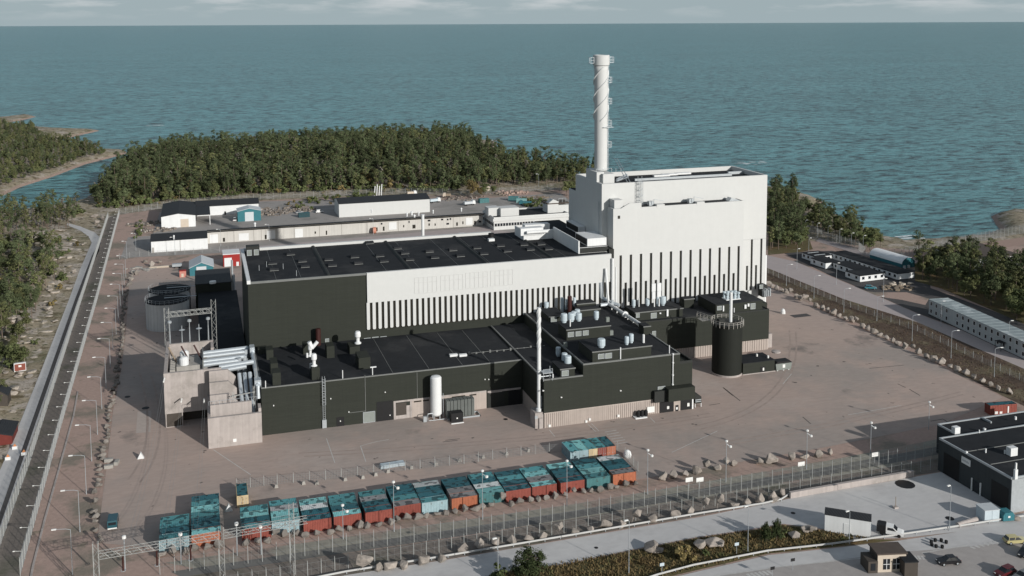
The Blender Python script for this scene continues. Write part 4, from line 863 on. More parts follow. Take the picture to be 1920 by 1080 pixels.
# silo
q = G(1378, 708); sil = thing('round_silo', 'dark round silo with railed top and a white pipe', 'silo', (q.x-.3, q.y+4.4, 0))
scx, scy, sr = q.x-.3, q.y+4.4, 4.45; sz = OY(1378, 612, scy-sr).z
M_SILO = mat('dark_silo_cladding', (.016, .018, .015), .72, .1, .3, streak=.08, spec=.2)
MB().lathe((scx, scy, 0), [(sr+.15, 0), (sr+.15, .6)], 48).build('plinth_ring', M_CONC, sil)
MB().lathe((scx, scy, 0), [(sr, .6), (sr, sz-.3)], 48).build('shell', M_SILO, sil, smooth=False)
MB().lathe((scx, scy, 0), [(sr+.05, sz-.29), (sr+.05, sz-.05), (sr-.2, sz), (.3, sz+.15)], 48).build('top', M_DARKT, sil)
def ringrail(par, cx, cy, r, z, n, h=1.1, m=None, off=(0, 0, 0), pr=.06):
    b = MB(); pts = [Vector((cx+r*math.cos(2*math.pi*k/n), cy+r*math.sin(2*math.pi*k/n), z)) for k in range(n)]
    for k in range(n):
        p = pts[k]; q = pts[(k+1) % n]; b.tube(p-Vector((0, 0, .7)), p+Vector((0, 0, h)), pr, 4)
        for hh in (h*.5, h): b.tube(p+Vector((0, 0, hh)), q+Vector((0, 0, hh)), pr*.8, 4)
    return b.build('guard_rail', m or M_GALV, par)
ringrail(sil, scx, scy, sr+.3, sz, 22, 1.1, M_CONCG, pr=.09)
MB().lathe((scx+.9, scy-.3, 0), [(.48, sz), (.48, OY(1387, 546, scy).z-.3), (.38, OY(1387, 546, scy).z)], 16).build('white_pipe', M_WHITEP, sil)
MB().box(scx-3, scx-1.2, scy-.5, scy+1, sz, sz+1.2).build('hatch_box', M_DARKT, sil); MB().box(scx+1.6, scx+3, scy-1.8, scy-.8, sz, sz+.5).build('hatch_box', M_DARKT, sil)
b = MB()
for x in (0, 1.4):
    b.tube((scx-4.2+x*.6, scy+2.5+x, sz), (scx-6.6+x*.6, scy+6.8+x, sz+.4), .07, 4); b.tube((scx-4.2+x*.6, scy+2.5+x, sz+1.1), (scx-6.6+x*.6, scy+6.8+x, sz+1.5), .07, 4)
    for k in range(5): t_ = k/4; b.tube((scx-4.2+x*.6-2.4*t_, scy+2.5+x+4.3*t_, sz+.4*t_), (scx-4.2+x*.6-2.4*t_, scy+2.5+x+4.3*t_, sz+1.1+.4*t_), .07, 4)
b.box(scx-6.6, scx-3.6, scy+3.4, scy+6.5, sz-.1, sz); b.build('catwalk', M_CONCG, sil)
# hut by the silo and the green container
v = bpx(1404, 702, 1452, 680, depth=7); hut = thing('plant_hut', 'low flat dark hut attached right of the round silo', 'hut', (v[0], v[2], 0))
MB().box(v[0]-2, v[1], v[2], v[3], .25, v[5]-.15).build('wall', M_DARK, hut); MB().box(v[0]-2.1, v[1]+.1, v[2]-.1, v[3]+.1, v[5]-.15, v[5]).build('roof', M_ROOF, hut)
MB().box(v[0]-2.2, v[1]+.2, v[2]-.25, v[3], 0, .25).build('plinth', M_CONC, hut)
panel(hut, 'door', v[2], 1425.5, 688, 1434, 699, M_BLACK, .05); panel(hut, 'door_notice', v[2], 1430, 689.5, 1432.5, 694.5, M_LAMPW, .1)
for x, y in [(1419, 668), (1440, 671)]: vent(hut, x, y, y-4.5, .3, v[5], M_LAMPW, 'roof_vent', 'pipe')
b = MB(); p = G(1452, 676); b.lathe((p.x+.5, p.y, 0), [(1.4, 2.6), (1.4, 3.0), (.4, 3.2)], 16); b.build('pale_lid', M_CONC, hut)
v = bpx(1456, 696, 1483, 679, depth=3); gc = thing('waste_skip', 'grey green skip container with black lid beside the silo hut', 'skip', (v[0], v[2], 0))
MB().extr([(v[0], v[2], .2), (v[1], v[2], .2), (v[1]+.3, v[2], v[5]-.6), (v[0]-.3, v[2], v[5]-.6)], (0, 2.6, 0)).build('body', M_GREENC, gc)
MB().extr([(v[0]-.4, v[2]-.1, v[5]-.59), (v[1]+.4, v[2]-.1, v[5]-.59), (v[1]-.3, v[2]-.1, v[5]), (v[0]+.3, v[2]-.1, v[5])], (0, 2.8, 0)).build('lid', M_BLACK, gc)
panel(gc, 'notice', v[2], 1467.5, 683.5, 1472, 689, M_LAMPW, .05)
b = MB()
for dx in (.1, 2.2, 4.0): b.box(v[0]+dx, v[0]+dx+.4, v[2]-.1, v[2]+2.5, 0, .2)
b.build('skid', M_WHITE2, gc)
v = bpx(1303, 765, 1315, 745, depth=6); gs = thing('green_shelter', 'small dark green lean-to at the right end of service block', 'shelter', (v[0], v[2], 0))
MB().extr([(v[0], v[2], 1.2), (v[1], v[2], 1.2), (v[1], v[2], 3), (v[0], v[2], 4)], (0, 5, 0)).build('wall', M_DARKT, gs)
b = MB()
for dx in (0.2, 2.0):
    for dy in (.3, 4.5): b.tube((v[0]+dx, v[2]+dy, 0), (v[0]+dx, v[2]+dy, 1.2), .12, 5)
b.build('leg', M_WHITE2, gs)
for zz in (1.6, 2.1): MB().box(v[0]+.1, v[1]-.1, v[2]-.05, v[2], zz, zz+.25).build('slat', M_GALV, gs)
# ================================================================== CONCRETE TRANSFORMER BAYS
tb = thing('transformer_bay', 'pinkish concrete transformer enclosure with open top and grey ducts', 'building', (0, 270, 0))
cA = G(309, 803); CXa, CYa = -10.7, 269.6; CZt = OY(305.5, 701, CYa).z
xr = OY(415, 690, CYa).x; zlow = OY(309, 777, CYa).z
MB().box(CXa, xr, CYa, CYa+.8, zlow, CZt).build('front_wall', M_CONC, tb)
MB().box(CXa, CXa+.8, CYa+.81, CYa+28, 0, CZt).build('side_wall', M_CONC, tb)
zbk = OY(330, 645, CYa+28).z; xbk = OY(400, 640, CYa+28).x
MB().box(CXa, xbk, CYa+28.01, CYa+28.9, 0, zbk).build('back_wall', M_CONC, tb)
MB().box(xbk-.8, xbk, CYa+22, CYa+28, 0, zbk-.2).build('side_wall', M_CONC, tb)
MB().box(CXa+.8, xr+1, CYa+4, CYa+4.6, 0, zlow-.1).build('undercroft_wall', M_BROWNW, tb)
MB().box(CXa+.8, xbk-.81, CYa+4.7, CYa+28, 0, CZt-5).build('floor_slab', M_CONC, tb)
b = MB(); b.box(CXa+.1, CXa+.35, CYa+.1, CYa+.35, 0, zlow); b.box(CXa+4.2, CXa+4.4, CYa+.1, CYa+.3, 0, zlow); b.box(CXa+.1, CXa+4.4, CYa+.05, CYa+.35, 0, .2); b.build('gate_frame', M_CONC, tb)
MB().box(CXa+.4, CXa+4.15, CYa+.15, CYa+.25, .2, zlow).build('mesh_gate', M_BROWNW, tb)
# transformer inside
b = MB(); yy = CYa+9
b.box(CXa+3, CXa+11, yy, yy+9, CZt-5, CZt-1.5); b.build('transformer_tank', M_CONCG, tb)
b = MB()
for k in range(2):
    b.lathe((CXa+5.0, yy+1.5+k*5.4, 0), [(1.2, CZt-1.5), (1.25, CZt+.2), (.7, CZt+.7)], 14)
b.build('expansion_vessel', M_WHITE2, tb)
for k in range(3):
    MB().tube((CXa+3+k*3.3, yy+4, CZt-1.5), (CXa+1+k*3.3, yy+5, CZt+2.6), .22, 8).build('bushing', M_RUST if k else M_WOOD, tb)
b = MB()
for k in range(9): b.box(CXa+1.4, CXa+2.7, yy-3+k*1.4, yy-2.2+k*1.4, CZt-5, CZt-1.2)
b.build('radiator', M_CONCG, tb)
# big ducts leaving to the right
xa = OY(378, 670, CYa+14).x
for k, (dy, dz, ln) in enumerate([(17.5, -1.2, 12.5), (15.6, -1.6, 12.0), (10.5, -1.3, 11.5), (8.8, -1.7, 10.0)]):
    MB().tube((xa+.3, CYa+dy, CZt+dz), (xa+ln, CYa+dy, CZt+dz+.3), .66, 14).build('busbar_duct', M_PIPE, tb)
for k, (dy, dz) in enumerate([(3.6, -.4), (2.0, -.9)]):
    MB().tube((xr-.5, CYa+dy, CZt+dz-.6), (xr+8.5-k*2, CYa+dy, CZt+dz), .66, 14).build('busbar_duct', M_PIPE, tb)
b = MB()
for k, (dx, dy) in enumerate([(12.3, 17.5), (11.8, 15.6), (11.3, 10.5), (9.8, 8.8)]): b.tube((xa+dx, CYa+dy, CZt-.6), (xa+dx, CYa+dy, CZt-9), .66, 12)
b.build('duct_drop', M_PIPE, tb)
b = MB(); b.box(xa+.2, xa+.5, CYa+7.5, CYa+19, CZt-4, CZt+.2); b.box(xa+7, xa+7.3, CYa+8, CYa+19, CZt-5, CZt-2.3); b.build('duct_support', M_EDGE, tb)
# front bay
fb = thing('front_transformer_bay', 'lower stepped concrete bay with sloping grey pipes beside annex corner', 'building', (6, 255, 0))
FBX0, FBX1, FBY, FBZ = -.1, 12.9, 252.5, 7.8
MB().box(FBX0, FBX1, FBY, FBY+.8, 0, FBZ).build('front_wall', M_CONC, fb)
MB().box(FBX0, FBX0+.7, FBY+.81, CYa-.05, 0, FBZ-.2).build('side_wall', M_CONC, fb)
MB().box(FBX1-.7, FBX1, FBY+.81, AY-.05, 0, FBZ+.9).build('side_wall', M_CONC, fb)
MB().box(FBX0+.71, FBX1-2.2, FBY+3.2, FBY+4.0, 0, FBZ+2.1).build('inner_wall', M_CONC, fb)
MB().box(FBX0+.71, FBX1-.8, FBY+.81, CYa-.05, 0, 2.5).build('floor_slab', M_CONCG, fb)
for k, (dy, zt_) in enumerate([(7.2, 11.0), (11.0, 13.0), (14.6, CZt+.2)]):
    MB().extr([(FBX0+.72, FBY+dy, 0), (FBX0+7.5, FBY+dy, 0), (FBX0+7.5, FBY+dy, zt_-2.2), (FBX0+5.4, FBY+dy, zt_), (FBX0+.72, FBY+dy, zt_)], (0, .8, 0)).build('partition_wall', M_CONC, fb)
for k in range(3):
    x = FBX0+8.3+k*1.35; MB().tube((x, FBY+14.5, CZt-1.2), (x+.5, FBY+5.2, 5.4), .52, 10).build('sloping_pipe', M_PIPE, fb); 
    MB().tube((x+.5, FBY+5.2, 5.4), (x+.5, FBY+5.0, 2.5), .6, 10).build('pipe_foot', M_PIPE, fb)
b = MB()
for (x, y, h) in [(FBX0+6.4, FBY+4.6, 6.5), (FBX0+11.5, FBY+4.6, 7.5), (FBX0+12.2, FBY+8.5, 10.8)]:
    for dx in (-.25, .25): b.tube((x+dx, y, 2), (x+dx*.7, y, FBZ+h-2), .07, 4)
    for k in range(8): z = 3 + k*(FBZ+h-6)/7; b.tube((x-.25, y, z), (x+.25, y, z+.9), .05, 4)
b.tube((FBX0+5.6, FBY+6, 10.6), (FBX0+12, FBY+6, 11.2), .14, 5); b.build('support_frame', M_LATT, fb)
panel(fb, 'notice', FBY, 437, 823, 443.5, 828, M_LAMPW, .06)
b = MB()
for k in range(10): b.tube((FBX0+.4+k*1.3, FBY+3.3, FBZ+2.1), (FBX0+.4+k*1.3, FBY+3.3, FBZ+3.1), .05, 4)
b.tube((FBX0+.4, FBY+3.3, FBZ+3.1), (FBX0+12, FBY+3.3, FBZ+3.1), .05, 4); b.build('guard_rail', M_GALV, fb)
# dark block and ground between the bays and the hall
dk = thing('dark_side_building', 'black flat building in the shade left of the long hall', 'building', (-5, 330, 0))
v = [None]; P = G(449, 560, 0)
zr_ = 11.0; a = G(366, 533, zr_); c = G(366, 507, zr_); d = G(449, 500, zr_)
MB().box(a.x, HX0-2.2, a.y, c.y, 0, zr_-.3).build('wall', M_DARK, dk); MB().box(a.x-.1, HX0-2.1, a.y-.1, c.y+.1, zr_-.3, zr_).build('roof', M_ROOF2, dk)
MB().box(a.x+1, HX0-.5, 300, a.y-.05, 0, 7.5).build('lower_wing', M_DARK, dk)
MB().box(a.x+.9, HX0-.4, 299.9, a.y-.15, 7.5, 7.7).build('roof', M_ROOF, dk)
vent(dk, 399, 531, 527, 1.2, zr_, M_LAMPW, 'roof_cowl', 'pipe')
MB().tube((HX0-1.2, a.y+2, 2), (HX0-1.2, a.y+2, 13), .4, 8).tube((HX0-1.2, c.y, 2), (HX0-1.2, c.y, 14), .4, 8).build('drain_pipe', M_GALV, dk)
# the two round tanks
M_TANK = mat('grey_tank_wall', (.52, .52, .51), .7, .08, .5, streak=.16)
tr = None
for i, (xl, xr_, yf, yt, lab) in enumerate([(275, 354, 622, 575, 'grey round tank with railed dark roof, nearer the lattice gantry'), (277, 355, 590, 552, 'grey round tank with railed dark roof, farther of the two')]):
    if i == 0: q = G(314.5, yf); s_ = pxm(q); r = (xr_-xl)/2/s_; cx, cy = q.x, q.y + r; zt_ = OY(315, 571, cy-r).z; first = (cx, cy, r, zt_)
    else: cx, cy, r, zt_ = first[0]+.4, first[1]+2*first[2]+1.2, first[2], first[3]-.4
    t_ = thing('storage_tank', lab, 'tank', (cx, cy, 0), group='round storage tanks')
    MB().lathe((cx, cy, 0), [(r, 0), (r, zt_-.2)], 48).build('shell', M_TANK, t_)
    MB().lathe((cx, cy, 0), [(r+.1, zt_-.19), (r+.1, zt_), (r-.2, zt_+.02), (.4, zt_+.4)], 48).build('roof', M_ROOF, t_)
    ringrail(t_, cx, cy, r+.12, zt_, 30, 1.3, M_GALV, pr=.045)
    b = MB(); b.box(cx-1, cx+r+2.5, cy-.5, cy+.1, zt_+.5, zt_+.6); b.tube((cx-1, cy-.6, zt_+1.4), (cx+r+2.5, cy-.6, zt_+1.4), .05, 4); b.build('roof_walkway', M_GALV, t_)
# ================================================================== BACK YARD BUILDINGS
def gable(name, label, cat, foot, wl, dl, eave, ridge, wm, rm_, axis='y', group=None, over=.3):
    """gabled shed: foot=(x,y) of front-left corner, wl width along X, dl depth along Y; ridge runs along axis"""
    x, y = foot; t_ = thing(name, label, cat, (x+wl/2, y+dl/2, 0), group=group)
    if axis == 'y':
        pts = [(x, y, 0), (x+wl, y, 0), (x+wl, y, eave), (x+wl/2, y, ridge), (x, y, eave)]
        MB().extr(pts, (0, dl, 0)).build('wall', wm, t_)
        b = MB(); th = .18
        for s in (0, 1):
            xe = x-over if s == 0 else x+wl+over; ze = eave - (ridge-eave)*over/(wl/2)
            b.extr([(xe, y-over, ze+.02), (x+wl/2, y-over, ridge+.02), (x+wl/2, y-over, ridge+.02+th), (xe, y-over, ze+.02+th)], (0, dl+2*over, 0)).build('roof', rm_, t_); b = MB()
    else:
        pts = [(x, y, 0), (x, y, eave), (x, y+dl/2, ridge), (x, y+dl, eave), (x, y+dl, 0)]
        MB().extr(pts, (wl, 0, 0)).build('wall', wm, t_)
        for s in (0, 1):
            ye = y-over if s == 0 else y+dl+over; ze = eave - (ridge-eave)*over/(dl/2); th = .18
            MB().extr([(x-over, ye, ze+.02), (x-over, y+dl/2, ridge+.02), (x-over, y+dl/2, ridge+.02+th), (x-over, ye, ze+.02+th)], (wl+2*over, 0, 0)).build('roof', rm_, t_)
    return t_
# long row of stores: white end, then long pale wall, black shallow roof
p = G(284, 474); q = OY(390, 468, p.y); e = OY(284, 453, p.y).z
rowx1 = OY(905, 425, G(905, 424).y).x
ls = thing('store_row', 'very long low pale store building with black roof and many doors', 'building', (60, 480, 0))
X0, X1 = p.x, q.x; Y0 = p.y
rdg = G(420, 432, e+1.6); depth = 17
b = MB(); b.extr([(X0, Y0, 0), (X0, Y0, e), (X0, Y0+depth/2, e+1.5), (X0, Y0+depth, e), (X0, Y0+depth, 0)], (X1-X0, 0, 0)); b.build('white_end_wall', M_WHITE2, ls)
pb = G(391, 457); Y2 = pb.y; e2 = OY(391, 436, Y2).z; X2 = G(905, 408).x; X2 = OY(905, 408, Y2).x
M_STORE = mat('pale_store_wall', (.50, .485, .455), .75, .06, .3, streak=.08)
b = MB(); b.extr([(X1+.01, Y2, 0), (X1+.01, Y2, e2), (X1+.01, Y0+depth/2, e+1.5), (X1+.01, Y0+depth, e2), (X1+.01, Y0+depth, 0)], (X2-X1, 0, 0)); b.build('long_wall', M_STORE, ls)
b = MB(); th = .2; b.extr([(X0-.4, Y0-.4, e+.0), (X0-.4, Y0+depth/2, e+1.55), (X0-.4, Y0+depth+.4, e), (X0-.4, Y0+depth+.4, e+th), (X0-.4, Y0+depth/2, e+1.55+th), (X0-.4, Y0-.4, e+th)], (X1-X0+.38, 0, 0)); b.build('roof', M_ROOF2, ls)
b = MB(); b.extr([(X1, Y2-.4, e2+.02), (X1, Y0+depth/2, e+1.55), (X1, Y0+depth+.4, e2), (X1, Y0+depth+.4, e2+th), (X1, Y0+depth/2, e+1.55+th), (X1, Y2-.4, e2+.02+th)], (X2-X1+.3, 0, 0)); b.build('roof', M_ROOF2, ls)
def ladd(px0, py0, px1, py1, m, nm, proud=.12): panel(ls, nm, Y2, px0, py0, px1, py1, m, proud)
for q in [(393, 440, 409, 455), (447.5, 438, 466.5, 450), (500.5, 432.5, 516, 447), (553, 429.5, 568, 444.5), (729, 417, 743.5, 430), (873.5, 408.5, 886, 421)]: ladd(*q, M_WHITEP, 'roller_door')
for q in [(418, 446, 422, 453), (496.5, 440.5, 500, 448), (590, 434, 592.5, 438), (611, 432.5, 613.5, 440), (705, 426.5, 708, 433.5), (718, 425, 721, 432.5), (773.5, 421.5, 779, 428), (855.5, 417, 858.5, 423), (889, 414, 892, 421), (867, 415, 869, 420), (803.5, 419, 806, 423), (815, 419, 817, 423), (756, 422, 758, 426)]: ladd(*q, M_SLOT, 'door', .15)
for q in [(802, 412, 807, 415), (827, 410, 831, 413), (838, 410, 841, 413), (843, 409, 846, 412), (766, 414, 768, 418), (837, 418, 842, 421), (897, 414, 902, 417), (714, 418, 717, 421)]: ladd(*q, M_GLASS, 'window', .1)
b = MB()
for px_ in (438.5, 476, 490, 519, 552, 599, 641, 687, 747, 850): x = OY(px_, 440, Y2).x; b.box(x-.12, x+.12, Y2-.1, Y2+.02, 0, e2)
b.build('wall_joint', M_CONCG, ls)
for x, y in [(338, 464.5)]: pass
b = MB(); x = OY(338, 465, Y0).x; b.box(x-.12, x+.12, Y0-.08, Y0+.02, 0, e); b.box(X0+.3, X0+1.2, Y0-.12, Y0+.02, 0, 2.4); b.build('wall_joint', M_CONCG, ls)
for x, y, s in [(772, 399, .9), (777, 405, .8), (763, 402, .6), (785, 400, .6), (478, 420, .7), (326, 444, .5), (865, 392, .6), (812, 396, .5), (697, 395, .5)]:
    pp = G(x, y+2, e2+1); MB().lathe((pp.x, pp.y, e2+.3), [(s*.6, 0), (s*.6, 1.3), (s, 1.4), (s*.5, 2.0)], 8).build('roof_cowl', M_WHITE2, ls)
pp = OY(701, 434, Y2-2)
tag(MB().tube((pp.x-.5, Y2-2, 1.7), (pp.x+1.0, Y2-2, 1.7), 1.6, 18).build('cable_drum', mat('salmon_drum', (.50, .22, .15), .7, .1)), 'salmon cable drum standing on edge against the store row wall', 'cable drum')
# L-shaped white building far left
p = G(303, 428.5); Yb = p.y; q = OY(367, 424, Yb)
e3 = OY(303, 407, Yb).z; rz = OY(335, 400.5, Yb).z
gl = gable('gabled_store', 'white gabled building with black roof at the back left corner', 'building', (p.x, Yb), q.x-p.x, 40, e3, rz, M_WHITE2, M_ROOF2)
gl['_o'] = tuple(gl.location); panel(gl, 'gate', Yb, 338.5, 411, 354, 426, M_CREAM, .1)
wy = G(388, 404.5).y; xw1 = OY(485, 399, wy).x; ew = OY(388, 387, wy).z
wing = thing('white_wing', 'long low white wing with black roof behind the teal shed', 'building', (xw1-15, wy+5, 0))
MB().extr([(q.x+.05, wy, 0), (q.x+.05, wy, ew), (q.x+.05, wy+7, ew+2), (q.x+.05, wy+14, ew), (q.x+.05, wy+14, 0)], (xw1-q.x, 0, 0)).build('wall', M_WHITE2, wing)
MB().extr([(q.x+.02, wy-.4, ew), (q.x+.02, wy+7, ew+2.05), (q.x+.02, wy+14.4, ew), (q.x+.02, wy+14.4, ew+.2), (q.x+.02, wy+7, ew+2.25), (q.x+.02, wy-.4, ew+.2)], (xw1-q.x+.4, 0, 0)).build('roof', M_ROOF2, wing)
panel(wing, 'door', wy, 420.5, 396.5, 424, 403, M_BLACK, .1)
b = MB(); MB().box(q.x+.05, q.x+7.5, Yb+2, wy-1, e3-.6, e3-.35).build('canopy', M_ROOF2, wing)
for dy in (2.3, 9): b.box(q.x+7.1, q.x+7.4, Yb+dy, Yb+dy+.3, 0, e3-.6)
b.build('canopy_post', M_WHITE2, wing)
# teal sheds (three gabled ones) and red shed
def tealshed(px0, py0, px1, ridge_y, eave_y, depth, label, door=None, teal=M_TEAL, roof=M_LTEAL):
    P = G(px0, py0); Q = OY(px1, py0, P.y); ev = OY(px0, eave_y, P.y).z; rd = OY((px0+px1)/2, ridge_y, P.y).z
    s = gable('teal_shed', label, 'shed', (P.x, P.y), Q.x-P.x, depth, ev, rd, teal, roof); s['_o'] = tuple(s.location)
    if door: panel(s, 'door', P.y, *door, M_LTEAL, .1)
    return s, P, ev
tealshed(446, 416, 489.5, 391, 397, 10, 'teal gabled shed with grey door in front of the white wing', (459, 398, 476, 416))
tealshed(356, 518, 400.5, 492.5, 503, 14, 'teal gabled shed with white roof behind the round tanks', (368, 500.5, 387, 507))
P = G(419, 500.5); Q = OY(450, 498, P.y); ht = OY(419, 478, P.y).z
rs = thing('red_shed', 'red flat roofed shed with a white door behind the hall corner', 'shed', (P.x, P.y, 0)); rs['_o'] = tuple(rs.location)
MB().box(P.x, Q.x, P.y, P.y+9, 0, ht).build('wall', M_REDW, rs); MB().box(P.x-.15, Q.x+.1, P.y-.15, P.y+9.2, ht, ht+.3).build('roof', M_WHITE2, rs)
panel(rs, 'door', P.y, 420.5, 484, 435, 500, M_WHITEP, .1); panel(rs, 'small_door', P.y, 443, 491, 448, 499, M_WHITEP, .1)
# long white hall
P = G(636, 408); Yl = P.y; xl1 = OY(806, 395, Yl).x; el = OY(636, 383, Yl).z
wh = thing('white_warehouse', 'long tall white warehouse with shallow black roof in the back yard', 'building', ((P.x+xl1)/2, Yl+8, 0)); wh['_o'] = tuple(wh.location)
bk = G(628, 377, el); dp = 19
MB().extr([(P.x, Yl, 0), (P.x, Yl, el), (P.x, Yl+dp/2, el+1.7), (P.x, Yl+dp, el), (P.x, Yl+dp, 0)], (xl1-P.x, 0, 0)).build('wall', M_WHITE, wh)
MB().extr([(P.x-.2, Yl-.2, el), (P.x-.2, Yl+dp/2, el+1.75), (P.x-.2, Yl+dp+.2, el), (P.x-.2, Yl+dp+.2, el+.25), (P.x-.2, Yl+dp/2, el+2.0), (P.x-.2, Yl-.2, el+.25)], (xl1-P.x+.4, 0, 0)).build('roof', M_ROOF2, wh)
# office building
of = thing('office_building', 'white flat roofed office with ribbon windows behind the hall', 'building', (0, 0, 0))
Yo = G(926, 432).y
Pa = OY(926, 432, Yo); xo1 = OY(1066, 420, Yo).x; zo = OY(927, 409.5, Yo).z
of.location = (Pa.x, Yo, 0); of['_o'] = (Pa.x, Yo, 0)
YoB = G(906, 396, zo).y
MB().box(Pa.x, xo1, Yo, YoB, 0, zo-.3, bottom=False).build('wall', M_WHITE, of)
MB().box(Pa.x+.5, xo1-.1, Yo+.5, YoB-.5, zo-.29, zo-.2).build('roof', M_ROOF, of)
roofedge(MB(), Pa.x, xo1, Yo, YoB, zo-.3, .4, .8).build('parapet', M_WHITE, of)
x0, x1, za, zb_ = face(927, 419.5, 1000, 423, Yo); nwin = 14
for k in range(nwin): w_ = (x1-x0)/nwin; MB().box(x0+k*w_+.15, x0+(k+1)*w_-.15, Yo-.03, Yo+.02, zb_-1.5, zb_).build('window', M_GLASS, of)
for zz in (zb_-1.5, zb_-5.0):
    for k in range(6): w_ = (YoB-Yo)/6; MB().box(Pa.x-.03, Pa.x+.02, Yo+k*w_+.3, Yo+(k+1)*w_-.3, zz, zz+1.5).build('window', M_GLASS, of)
b = MB(); b.box(Pa.x-.5, xo1, Yo-.5, Yo+.1, zo-1.6, zo-.3); b.build('fascia', M_WHITE, of)
for q in [(916, 405, 937, 390.5), (939, 405.5, 973, 391)]:
    v = bpx(q[0], q[1], q[2], q[3], depth=7, z0=zo); MB().box(v[0], v[1], v[2], v[3], zo-.3, v[5]).build('roof_plant', M_WHITE, of)
v = bpx(1027, 399, 1066, 386, depth=8, z0=zo); MB().box(v[0], v[1], v[2], v[3], zo-.3, v[5]).build('roof_plant', M_WHITE, of)
MB().box(v[0]-.3, v[1]+.3, v[2]-.3, v[3]+.3, v[5]+.8, v[5]+1.3).build('roof_slab', M_GRAVELROOF, of)
MB().extr([(v[0], v[2], v[5]), (v[0]+6, v[2], v[5]), (v[0]+6, v[2], v[5]+2.0), (v[0]+3, v[2], v[5]+3.2), (v[0], v[2], v[5]+1)], (0, 4, 0)).build('stair_head', M_WHITE, of)
b = MB()
for dx in (6.5, 8.5, 10.5): b.tube((v[0]+dx, v[2]+1, v[5]+1.3), (v[0]+dx, v[2]+1, v[5]+3.4), .08, 4)
b.tube((v[0]+6.5, v[2]+1, v[5]+3.4), (v[0]+10.5, v[2]+1, v[5]+3.4), .08, 4); b.build('roof_rail', M_GALV, of)
# vent stack standing behind the hall
q = G(793, 452, 0); pz = OY(793, 402, 345).z; sx_ = OY(793, 440, 345).x
vs = thing('vent_stack', 'short white vent stack rising behind the black hall roof', 'stack', (sx_, 345, 0))
MB().lathe((sx_, 345, 0), [(.8, 0), (.8, 3), (.55, 3.2), (.55, pz-.3), (.65, pz-.3), (.65, pz)], 14).build('pipe', M_WHITEP, vs); MB().box(sx_-1, sx_+1, 344, 346, 0, 2.9).build('plinth', M_CONCG, vs)
# ================================================================== RIGHT SIDE: cabins, arched hall, two-storey module block
def rotbox(name, m, par, x0, x1, y0, y1, z0, z1): return MB().box(x0, x1, y0, y1, z0, z1).build(name, m, par, world=False)
def cabin(label, x, y, wdt, L, winf, wins, group, h=2.9):
    t_ = thing('site_cabin', label, 'cabin', (x, y, 0), math.radians(4), group)
    rotbox('wall', M_WHITE2, t_, 0, wdt, 0, L, .3, h-.25); rotbox('roof', M_ROOF, t_, -.1, wdt+.1, -.1, L+.1, h-.25, h)
    rotbox('underside', M_BLACK, t_, .2, wdt-.2, .2, L-.2, 0, .3)
    wm = MB().box(-.6, .6, -.04, .04, 0, 1.0).mesh('window', M_GLASS); fm_ = MB().box(-.75, .75, -.03, .03, -.12, 0).box(-.75, .75, -.03, .03, 1, 1.12).mesh('frame', M_GALV)
    for k in range(winf): o = link('window', wm, t_); o.location = (wdt*(k+.5)/winf, -.02, 1.2); f = link('frame', fm_, o)
    for k in range(wins): o = link('window', wm, t_); o.location = (-.02, L*(k+.5)/wins, 1.2); o.rotation_euler = (0, 0, math.pi/2); f = link('frame', fm_, o)
    for k in range(int(L/4) if L < 10 and winf == 3 else 0): rotbox('roof_strip', M_LTEAL, t_, wdt*.15, wdt*.8, L*(k+.5)/int(L/4)-.3, L*(k+.5)/int(L/4)+.3, h+.003, h+.06)
    return t_
cabin('white cabin block with roof strips, farthest back of the left cabin row', 255.8, 372.5, 9, 9, 3, 3, 'white site cabins')
cabin('white cabin with two windows, second from the back of the left row', 253.5, 361.3, 7.5, 10, 1, 2, 'white site cabins')
cabin('long low white cabin joining the left cabins to the front one', 258.1, 347.1, 7.5, 14, 0, 4, 'white site cabins')
cabin('wide white cabin with black roof nearest the road in the cabin row', 253.6, 338.0, 12.6, 8.9, 4, 2, 'white site cabins')
cabin('very long white cabin with pale end nearest the teal arched hall', 270.1, 336.1, 8.7, 42, 0, 14, 'white site cabins')
A = Vector((285.1, 352.5, 0)); ang = math.radians(5); wd = 7.4; Lh = 19
ah = thing('arched_hall', 'teal arched hall with white curved roof beside the white cabins', 'hall', A, ang)
n = 12; arc = [(wd/2 - wd/2*math.cos(math.pi*k/n), 1.9 + 2.5*math.sin(math.pi*k/n)) for k in range(n+1)]
MB().extr([(0, 0, 0), (wd, 0, 0)] + [(x, 0, z) for x, z in arc[::-1]], (0, Lh, 0)).build('wall', M_TEAL, ah, world=False)
b = MB()
for (xa, za), (xb_, zb_) in zip(arc[:-1], arc[1:]): b.extr([(xa, -.3, za+.03), (xb_, -.3, zb_+.03), (xb_, -.3, zb_+.2), (xa, -.3, za+.2)], (0, Lh+.6, 0))
b.build('curved_roof', mat('white_arched_sheet', (.78, .79, .79), .5, .05), ah, world=False)
for x in (.8, 3.2): MB().box(x, x+.9, -.8, -.05, 0, 1.2).build('white_crate', M_WHITE2, ah, world=False)
